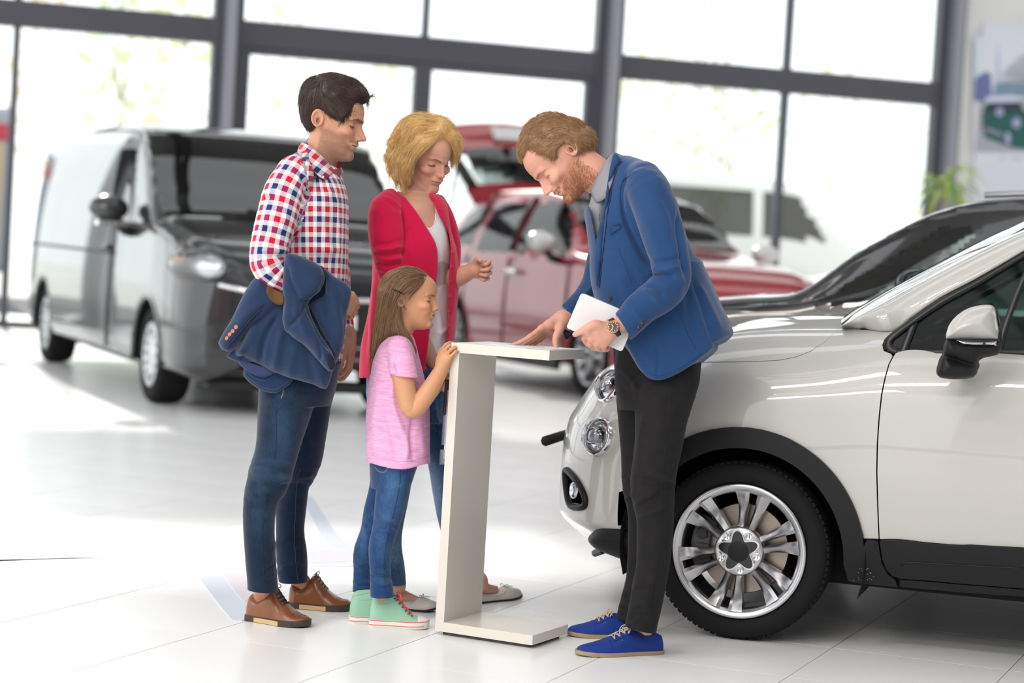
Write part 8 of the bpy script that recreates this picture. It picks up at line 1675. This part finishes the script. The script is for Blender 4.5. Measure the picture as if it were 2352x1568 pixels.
# wheels
def alloy(u, mir=False):
    yv = .006 if not mir else 2*VC-.006; e = empty('wheel', None, None, Wc(u, yv, Rw)); e.parent = near; e.matrix_parent_inverse = wmat(near).inverted()
    zax = CN if not mir else -CN; xax = CDr if not mir else -CDr; R3 = Matrix((xax, np.array([0, 0, 1.]), zax)).transposed(); e.rotation_euler = R3.to_euler()   # x to the rear, y up, z out
    r, R = .2295, Rw; MB().lathe([(r*.985, -.20), (r*1.03, -.212), (R*.93, -.218), (R*.985, -.19), (R, -.15), (R, -.045), (R*.988, -.020), (R*.955, .004), (R*.90, .014), (r*1.10, .016), (r*1.03, .010), (r*1.0, .002)], 96, None, True).obj('tyre', m_tyre, e, smooth=True, world=False)
    mb = MB()
    for k in range(84):
        M = rotz(2*PI*(k+.5)/84); mb.box((R*.965, -.0078, -.055), (R*.9985, .0078, -.012), M, .0015)
    o = mb.obj('tread_blocks', m_tyre, e, world=False); tag(o, kind='stuff')
    MB().lathe([(r, .004), (r*.985, .012), (r*.95, .012), (r*.87, .004), (r*.855, -.012), (r*.86, -.18), (r*.98, -.20), (r*1.0, -.19)], 96).obj('rim', m_alloy, e, smooth=True, world=False)
    for k in range(12):
        a0 = math.radians(79)+(k//2)*PI/3; sg = 1 if k % 2 else -1; V = []; m = 14
        for t in np.linspace(0, 1, m):
            rr = r*(.26+.66*t); ws_ = r*(.028+.034*t); wd = r*(.085+.125*t**1.5+.05*max(0, .12-t)/.12); tv = np.array([-math.sin(a0), math.cos(a0), 0])*sg; ra_ = np.array([math.cos(a0), math.sin(a0), 0]); c = ra_*rr*(1-.03*t)
            bulge = math.sin(PI*min(1, t*1.02)); z = .009-.020*bulge
            e0 = c+tv*ws_; e1 = c+tv*(ws_+wd)-ra_*wd*wd*1.0/r*.9; V += [e0+[0, 0, z-.045], e0+[0, 0, z-.010*bulge], e0*.72+e1*.28+[0, 0, z+.004], e0*.35+e1*.65+[0, 0, z-.004*bulge], e1+[0, 0, z-.018*bulge], e1+[0, 0, z-.05]]
        Fq = [(i*6+j, (i+1)*6+j, (i+1)*6+j+1, i*6+j+1) for i in range(m-1) for j in range(5)]+[tuple(range(6)), tuple(range((m-1)*6, m*6))[::-1]]
        o = obj('spoke', V, Fq, m_alloy, e, world=False); bm = bmesh.new(); bm.from_mesh(o.data); bmesh.ops.recalc_face_normals(bm, faces=bm.faces); bm.to_mesh(o.data); bm.free(); auto_smooth(o, 28)
    MB().lathe([(0, .006), (r*.22, .007), (r*.33, .010), (r*.36, .004), (r*.37, -.03), (0, -.03)], 48).obj('hub', m_alloy, e, smooth=True, world=False)
    star = [(r*(.235+.065*math.cos(5*(a-math.radians(97))))*math.cos(a), r*(.235+.065*math.cos(5*(a-math.radians(97))))*math.sin(a)) for a in np.linspace(0, 2*PI, 80, endpoint=False)]
    MB().prism([(x*1.10, y*1.10) for x, y in star], .004, .0125).obj('cap_rim', m_alloy, e, world=False); MB().prism(star, .010, .0150).obj('centre_cap', m_gloss, e, world=False)
    MB().lathe([(0, .0165), (r*.14, .0165), (r*.155, .0150)], 32).obj('cap_badge', m_trim, e, smooth=True, world=False)
    for k in range(5): a = math.radians(97+36)+k*2*PI/5; MB().lathe([(0, .0105), (r*.045, .0105), (r*.055, .013), (r*.062, .011)], 12, Matrix.Translation((r*.275*math.cos(a), r*.275*math.sin(a), 0))).obj('wheel_bolt', m_chrome, e, smooth=True, world=False)
    MB().lathe([(.05, -.085), (r*.66, -.085), (r*.67, -.090), (r*.67, -.105), (.05, -.105)], 64).obj('brake_disc', m_disc, e, smooth=False, world=False)
    MB().lathe([(0, -.06), (.06, -.06), (.075, -.075), (.075, -.085)], 32).obj('disc_bell', m_hubd, e, world=False)
    mb = MB()
    for a in np.linspace(math.radians(150), math.radians(205), 6): mb.box((r*.50, -.022, -.125), (r*.78, .022, -.060), rotz(a), .006)
    mb.obj('caliper', mat('dark_caliper', (.10, .095, .09), .5), e, world=False); MB().lathe([(0, -.052), (.018, -.052), (.02, -.06)], 16, Matrix.Translation((-r*.62, r*.18, 0))).obj('caliper_bolt', m_hubd, e, world=False)
    return e
alloy(uw); alloy(2.46); alloy(uw, True); alloy(2.46, True)
# greenhouse ---------------------------------------------------------------------
gv = lambda z: -.078-(z-1.0)*.34
def gh(px, py, ins=0.):                      # picture point -> point of the side-glass plane moved inward by ins
    d = FW+(px-1176)/F*RT+(784-py)/F*UP; f = lambda t: ((CAM+t*d-CO)@CN)-(gv(CAM[2]+t*d[2])-ins)
    a, b = 5., 11.; fa = f(a)
    for _ in range(50):
        m = (a+b)/2; fm = f(m)
        if fm*fa > 0: a, fa = m, fm
        else: b = m
    return CAM+a*d
def mirrored(name, V, Fq, m, par=near, smooth=True):
    o = obj(name, V, Fq, m, par, smooth); obj(name, mirror_pts(np.asarray(V, float)), [tuple(f)[::-1] for f in Fq], m, par, smooth); return o
lowP = spline(np.array([(1934, 752), (1990, 757), (2053, 760), (2095, 729), (2161, 683), (2245, 638), (2352, 576), (2470, 505), (2600, 440)], float), 60); upP = spline(np.array([(1934, 748), (1958, 732), (1990, 713), (2080, 663), (2207, 596), (2303, 549), (2352, 527), (2470, 470), (2600, 420)], float), 60)
ins_ = [.0, -.006, -.006, .006, .035, .085, .15]; fr_ = [0, .04, .30, .60, .84, .96, 1.0]; rowsP = []
for i in range(60):
    k = min(1, i/8); dl = on_side([tuple(lowP[i])], .001)[0]-gh(*lowP[i]) if lowP[i][0] < 2052 else dl*.80
    rowsP.append([gh(*(lowP[i]*(1-f)+upP[i]*f), ins=a*(.35+.65*k))+dl*(1-.6*f) for f, a in zip(fr_, ins_)])
rowsP = np.array(rowsP); Vp = np.array([spline(r, 28) for r in rowsP]); Vp = np.array([spline(Vp[:, j], 90) for j in range(28)]).transpose(1, 0, 2)
mirrored('windscreen_pillar', Vp.reshape(-1, 3), [tuple(f[::-1]) for f in grid_faces(90, 28)], m_wp)
edge = Vp[:, -1]; em = mirror_pts(edge); Wg = np.concatenate([(edge*(1-f)+em*f)-CDr*(.16*4*f*(1-f))[None] if False else edge*(1-f)+em*f-(CDr*.5-CK*.2)*(.12*4*f*(1-f)) for f in np.linspace(0, 1, 15)])
m_ws = glass('windscreen_glass', (.62, .78, .74), 1.2, .02); obj('windscreen', Wg, grid_faces(15, 90), m_ws, near)
def ghpoly(name, pts, m, ins, th=.006, sm=False, hole=None):
    P = [gh(x, y, ins) for x, y in pts]; n = len(P)
    if hole is None:
        V = P+[p-CN*th for p in P]; return mirrored(name, V, [tuple(range(n)), tuple(range(n, 2*n))[::-1]]+[(i, n+i, n+(i+1) % n, (i+1) % n) for i in range(n)], m, smooth=False)
def ghband(name, A, B, m, ins, th=.012, n=40, bul=.0):
    a = spline(np.array(A, float), n) if len(A) > 2 else np.linspace(A[0], A[-1], n); b = spline(np.array(B, float), n) if len(B) > 2 else np.linspace(B[0], B[-1], n); V = []
    for p, q in zip(a, b): V += [gh(*p, ins+.012), gh(*p, ins), gh(*((p+q)/2), ins-bul), gh(*q, ins), gh(*q, ins+.012)]
    return mirrored(name, V, [(i*5+j, i*5+j+1, (i+1)*5+j+1, (i+1)*5+j) for i in range(n-1) for j in range(4)], m)
m_seal = mat('black_window_seal', (.012, .012, .014), .35)
ghband('window_frame', [(2056, 814), (2040, 811), (2029, 800), (2028, 786), (2036, 774), (2053, 760), (2095, 730), (2161, 684), (2245, 640), (2352, 577), (2600, 440)], [(2062, 800), (2054, 796), (2049, 790), (2049, 784), (2055, 777), (2068, 768), (2103, 742), (2165, 700), (2250, 653), (2352, 592), (2600, 456)], m_seal, .000, bul=.006, n=70)
ghband('belt_moulding', [(2052, 815), (2200, 815.5), (2400, 816), (2900, 818)], [(2058, 800), (2200, 800.5), (2400, 801), (2900, 803)], m_seal, .004, bul=.004)
ghband('quarter_bar', [(2066, 806), (2094, 732)], [(2083, 806), (2107, 742)], m_seal, .001, n=6)
ghpoly('quarter_panel', [(2046, 800), (2046, 786), (2056, 774), (2092, 745), (2078, 804)], m_gloss, .010)
m_sg = glass('side_glass', (.50, .60, .58), 1.0, .015)
ghpoly('side_window', [(2084, 806), (2105, 740), (2165, 698), (2250, 651), (2352, 590), (2600, 452), (2900, 430), (2900, 806)], m_sg, .012, .003)
ghband('window_divider', [(2284, 808), (2306, 735), (2352, 622), (2420, 540)], [(2300, 808), (2322, 735), (2368, 625), (2440, 545)], m_seal, .003, n=20)
# cabin
MB().box((.42, .16, .60), (.98, 1.54, 1.03), CMx, .05).obj('dashboard', m_liner, near)
for dv in (.36, .98):
    MB().box((1.30, dv, .45), (1.80, dv+.46, .66), CMx, .06).box((1.66, dv, .6), (1.82, dv+.46, 1.16), CMx, .06).obj('seat', mat('dark_teal_upholstery', (.035, .05, .052), .8), near); MB().box((1.72, dv+.10, 1.17), (1.82, dv+.36, 1.36), CMx, .04).obj('headrest', MATS['dark_teal_upholstery'], near)
MB().tube([CMx @ Vector((1.12+.06*math.cos(a), .58+.18*math.sin(a), 1.0+.17*math.cos(a))) for a in np.linspace(0, 2*PI, 33)], .016, 8).tube([CMx @ Vector(p) for p in ((1.12, .40, 1.0), (1.10, .58, .98), (1.12, .76, 1.0))], .018, 6).tube([CMx @ Vector(p) for p in ((1.10, .58, .98), (.9, .58, .9))], .03, 6).obj('steering_wheel', m_blk, near, smooth=True)
MB().box((.46, .10, .32), (3.0, 1.60, .40), CMx).obj('cabin_floor', m_liner, near)
V = []; 
for f in np.linspace(0, 1, 9): V += [Wc(u, -.30+f*(2*VC+.60), z+.05*4*f*(1-f)) for u, z in ((1.35, 1.46), (1.6, 1.50), (2.2, 1.52), (2.8, 1.47), (3.1, 1.34))]
obj('roof_panel', V, grid_faces(9, 5), m_wp, near)
# cowl, wipers
mb = MB(); c_ = lambda px, py, D: at(px, py, D)
V = [];
for f in np.linspace(0, 1, 12): A = Wc(.36, -.22+f*(2*VC+.44), 1.075+.035*4*f*(1-f)); V += [A, A+CDr*.16-CK*.03]
obj('cowl', V, grid_faces(12, 2), m_trim, near)
for q in (0, .60): MB().tube([Wc(.44, -.26-q, 1.085), Wc(.50, -.36-q, 1.115), Wc(.60, -.52-q, 1.15), Wc(.66, -.62-q, 1.165)], .010, 6).tube([Wc(.46, -.24-q, 1.10), Wc(.56, -.42-q, 1.15)], .006, 5).obj('wiper', m_trim, near, smooth=True)
# lamps and nose fittings ------------------------------------------------------------
def lamp(name, px, py, r, sq=1., tiltv=None, deep=.05):
    s, t = inv(px, py); c = bil(Pg, np.array([s]), np.array([t]))[0]; n = bil(Pn_, np.array([s]), np.array([t]))[0]; n /= np.linalg.norm(n)
    if tiltv is not None: n = n+np.asarray(tiltv); n /= np.linalg.norm(n)
    x = np.cross([0, 0, 1.], n); x /= np.linalg.norm(x); y = np.cross(n, x); M = Matrix(((x[0], y[0], n[0], c[0]), (x[1], y[1], n[1], c[1]), (x[2], y[2], n[2], c[2]), (0, 0, 0, 1))) @ Matrix.Diagonal((1, sq, 1, 1))
    e = empty(name, None, None, c); e.parent = near; e.matrix_parent_inverse = wmat(near).inverted()
    MB().lathe([(r*1.07, -.012), (r*1.06, .010), (r*1.0, .016), (r*.94, .010), (r*.93, -.0)], 48, M).obj('bezel', m_chrome, e, smooth=True)
    MB().lathe([(r*.95, .004), (r*.80, .0005), (r*.70, .002), (r*.62, .008), (r*.45, .006), (0, .004)], 48, M).obj('reflector', m_refl, e, smooth=True)
    MB().lathe([(r*.46, .005), (r*.46, .020), (r*.42, .026), (r*.38, .022)], 32, M @ Matrix.Translation((-r*.22, 0, 0))).obj('projector_ring', m_chrome, e, smooth=True)
    MB().lathe([(r*.38, .020), (r*.25, .027), (0, .030)], 32, M @ Matrix.Translation((-r*.22, 0, 0))).obj('projector_lens', mat('projector_glass', (.45, .5, .55), .05, .6), e, smooth=True)
    MB().box((r*.10, -r*.34, .010), (r*.50, r*.34, .024), M, .003).obj('shade', m_gloss, e); MB().box((-r*.55, r*.40, .008), (r*.1, r*.58, .018), M, .003).obj('shade', mat('lamp_grey', (.25, .26, .28), .3), e)
    MB().lathe([(r*1.0, .012), (r*.93, .026), (r*.75, .042), (r*.45, .054), (0, .060)], 48, M).obj('lens', m_lens, e, smooth=True); return e
lamp('headlamp', 1405, 888, .060, 1.05); lamp('lower_lamp', 1376, 1003, .066, .98)
def nose_tube(name, L, r, m, off=.006, n=40, closed=True):
    P = on_side(L, off); P = spline(P, n, True) if closed else spline(P, n); P = np.vstack([P, P[:1]]) if closed else P
    return MB().tube(P, r, 8, not closed).obj(name, m, near, smooth=True)
fogL = [(1301, 1081), (1319, 1094), (1335, 1117), (1346, 1142), (1345, 1160), (1330, 1165), (1312, 1160), (1304, 1130)]
nose_tube('fog_lamp_surround', fogL, .0125, m_trim, .004)
panel('fog_lamp_recess', ST([(1305, 1090), (1318, 1102), (1331, 1122), (1340, 1145), (1336, 1157), (1316, 1154), (1308, 1128)]), m_trim, off=.004, lip=.004)
s_, t_ = inv(1321, 1126); fc = bil(Pg, np.array([s_]), np.array([t_]))[0]; fn_ = bil(Pn_, np.array([s_]), np.array([t_]))[0]
lampM = Matrix.Translation(fc+fn_*.004) @ Vector(fn_).to_track_quat('Z', 'Y').to_matrix().to_4x4()
MB().lathe([(.030, 0), (.028, .006), (.022, .003), (0, .002)], 28, lampM).obj('fog_lamp_reflector', m_refl, near, smooth=True); MB().lathe([(.027, .006), (.015, .013), (0, .016)], 28, lampM).obj('fog_lamp_lens', m_lens, near, smooth=True)
fb = Fig(7.42); V_ = Vol(*fb.bbox(1320, 1180, 1480, 1320, -.22, .16), .005); V_.add(p_poly(fb, [(1350, 1240), (1358, 1225), (1376, 1212), (1405, 1204), (1440, 1201), (1470, 1202), (1470, 1294), (1440, 1288), (1400, 1274), (1366, 1259)], -.03, .06, grad=(-.0010, 0))); v, q = V_.mesh(); obj('lower_corner_trim', v, q, m_trim, near)
obj('lower_corner_trim', mirror_pts(v), q[:, ::-1].copy(), m_trim, near)
panel('fender_front_trim', ST([(1424, 1130), (1450, 1120), (1480, 1130), (1480, 1205), (1421, 1205)]), m_trim, off=.006, lip=.004)
MB().tube([Wc(-.60, -.30, .20), Wc(-.55, -.22, .225)], .014, 6).obj('air_deflector', m_trim, near)
MB().tube([Wc(-.845, VC+.42, .575), Wc(-.852, VC, .58), Wc(-.845, VC-.42, .575)], .020, 8).obj('grille_lip', m_trim, near, smooth=True)
# door mirror
fm = Fig(float((bil(Pg, np.array([dg[2][0]+.2]), np.array([dg[2][1]]))[0]-CAM)@FW)-.20)
mr_ = empty('door_mirror', None, None, fm.P(2235, 785)); mr_.parent = near; mr_.matrix_parent_inverse = wmat(near).inverted()
capP = [(2173, 778), (2174, 762), (2182, 742), (2200, 722), (2225, 707), (2255, 700), (2276, 700), (2286, 708), (2291, 735), (2293, 781), (2240, 781), (2198, 779)]
V_ = Vol(*fm.bbox(2150, 680, 2310, 800, -.12, .14), .0034); V_.add(p_poly(fm, capP, .01, .085, smooth=2, zs=.9)); cp = fm.P(2230, 778, 0); V_.clip(lambda X, Y, Z: -((X-cp[0])*UP[0]+(Y-cp[1])*UP[1]+(Z-cp[2])*UP[2])); v, q = V_.mesh(2); obj('mirror_cap', v, q, m_wp, mr_)
V_ = Vol(*fm.bbox(2140, 690, 2310, 890, -.12, .20), .0036); V_.add(p_poly(fm, [(2174, 776), (2200, 782), (2292, 784), (2297, 760), (2293, 725), (2298, 740), (2300, 800), (2290, 815), (2262, 821), (2249, 828), (2240, 838), (2190, 822), (2166, 812)], .015, .070, smooth=2, zs=.9)); V_.add(p_poly(fm, [(2167, 808), (2200, 822), (2248, 830), (2246, 850), (2236, 866), (2200, 871), (2168, 869), (2153, 862), (2151, 845)], .05, .05, smooth=2, zs=1.2), .008); v, q = V_.mesh(2); obj('mirror_housing', v, q, m_trim, mr_)
V_ = Vol(*fm.bbox(2180, 770, 2310, 805, -.12, .1), .003); V_.add(p_poly(fm, [(2194, 780), (2240, 782), (2291, 782), (2290, 796), (2240, 796), (2212, 794)], -.012, .065, smooth=1, zs=.9)); v, q = V_.mesh(); obj('mirror_indicator', v, q, m_chrome, mr_)
MB().lathe([(0, 0), (.0045, 0), (.005, -.002)], 12, Matrix.Translation(fm.P(2261, 789, -.082)) @ Vector(-FW).to_track_quat('Z', 'Y').to_matrix().to_4x4()).obj('indicator_spot', m_hubd, mr_)
V_ = Vol(*fm.bbox(2270, 690, 2310, 820, -.10, .14), .003); V_.add(p_poly(fm, [(2287, 707), (2296, 725), (2301, 760), (2300, 800), (2292, 806), (2290, 740)], .02, .07, smooth=2, zs=.85)); v, q = V_.mesh(); obj('mirror_edge', v, q, m_gloss, mr_)
MB().tube([fm.P(2205, 850, .06), fm.P(2215, 852, .26)], .022, 10).obj('mirror_foot', m_trim, mr_, smooth=True)
# ---- black high-roof car behind ---------------------------------------------------
m_black = paint('gloss_black_paint', (.006, .006, .008), .2)
bo = Wc(0, 2*VC, 0)+(-CN)*.60; bu = (at(1588, 700, 9.35)-bo)@CDr
bc = bo+CDr*bu-CN*.86
blk = empty('car', 'tall gloss black car standing right behind the white crossover', 'car', (bc[0], bc[1], 0), math.atan2(CDr[1], CDr[0]))
BST = [(-.40, .36, .50, .74, .46, .36, .82), (-.36, .26, .70, .82, .64, .54, .92), (-.26, .22, .82, .92, .76, .66, 1.01), (-.08, .21, .86, .99, .81, .70, 1.07), (.15, .21, .87, 1.035, .82, .72, 1.105), (.36, .21, .87, 1.055, .82, .72, 1.13), (.70, .21, .87, 1.07, .82, .68, 1.37), (1.02, .21, .87, 1.08, .825, .66, 1.55), (1.22, .21, .87, 1.08, .825, .65, 1.605), (1.5, .21, .87, 1.08, .825, .64, 1.63), (2.2, .21, .87, 1.09, .825, .63, 1.635), (2.9, .22, .86, 1.09, .81, .60, 1.59), (3.2, .3, .80, 1.08, .74, .56, 1.42), (3.32, .4, .74, 1.0, .68, .5, 1.2)]
def bcls(x, y, z):
    a = abs(y)
    if .42 < x < 1.14 and a < .665-.05*(x-.4) and z > 1.12+(x-.40)*.60: return 1
    if a > .52 and 1.10 < z < 1.535:
        xl = .50+(z-1.10)*1.40
        if xl < x < .80+(z-1.10)*1.12 and z < 1.48: return 2
        if .90+(z-1.10)*1.12 < x < 1.72: return 3
        if 1.82 < x < 2.5: return 4
        if 2.6 < x < 3.05-(z-1.1)*.5: return 5
    return 0
carshell(blk, BST, (.22, 2.5), .31, bcls, m_black, {0: glass('grey_car_glass', (.62, .72, .70), 1.2, .02), 1: m_ws}, 330, 110, 1.17, m_trim, {1: 'windscreen', 2: 'front_quarter_window', 3: 'front_door_window', 4: 'rear_door_window', 5: 'rear_quarter_window'})
for x in (.22, 2.5):
    for sg in (1, -1): wheel(blk, (x, .86*sg, .31), (0, sg, 0), .31, .20, .72, 10, detail=0)
MB().box((.44, -.66, .70), (.85, .66, 1.10), None, .05).obj('dashboard', m_liner, blk, world=False)
for sg in (1, -1):
    mirror_part(blk, (.97, .99*sg, 1.19), sg, 1.05, mat('polished_black_cap', (.03, .03, .035), .05, .8))
    for x in (1.45, 2.3): MB().box((x+.28, sg*.36-.23, .6), (x+.42, sg*.36+.23, 1.22), None, .05).box((x-.15, sg*.36-.23, .5), (x+.35, sg*.36+.23, .68), None, .04).box((x+.33, sg*.36-.12, 1.24), (x+.43, sg*.36+.12, 1.42), None, .04).obj('seat', m_liner, blk, world=False)
    MB().tube([(1.2, .60*sg, 1.63), (1.6, .60*sg, 1.665), (2.6, .58*sg, 1.655), (2.9, .56*sg, 1.62)], .014, 6).obj('roof_rail', mat('dull_silver_rail', (.4, .4, .42), .35, .8), blk, smooth=True, world=False)
    lampish(blk, 'headlamp_reflector', (-.24, .60*sg, .86), (.09, .12, .09), m_refl); lampish(blk, 'headlamp_lens', (-.25, .61*sg, .865), (.105, .135, .10), m_lens)
    MB().box((1.35, .865*sg-.012, .94), (1.55, .865*sg+.03, .975), None, .012).obj('door_handle', m_black, blk, world=False)
    MB().tube([(.62, .872*sg, .30), (.60, .874*sg, .70), (.64, .835*sg, 1.05)], .004, 5).obj('door_gap', m_blk, blk, world=False)
MB().tube([(1.1+.05*math.cos(a), -.36+.18*math.sin(a), 1.08+.17*math.cos(a)) for a in np.linspace(0, 2*PI, 25)], .016, 6).obj('steering_wheel', m_blk, blk, smooth=True, world=False)
for s in (.15, -.40): MB().tube([(.36, s, 1.14), (.42, s+.25, 1.17), (.46, s+.45, 1.18)], .010, 5).obj('wiper', m_blk, blk, world=False)
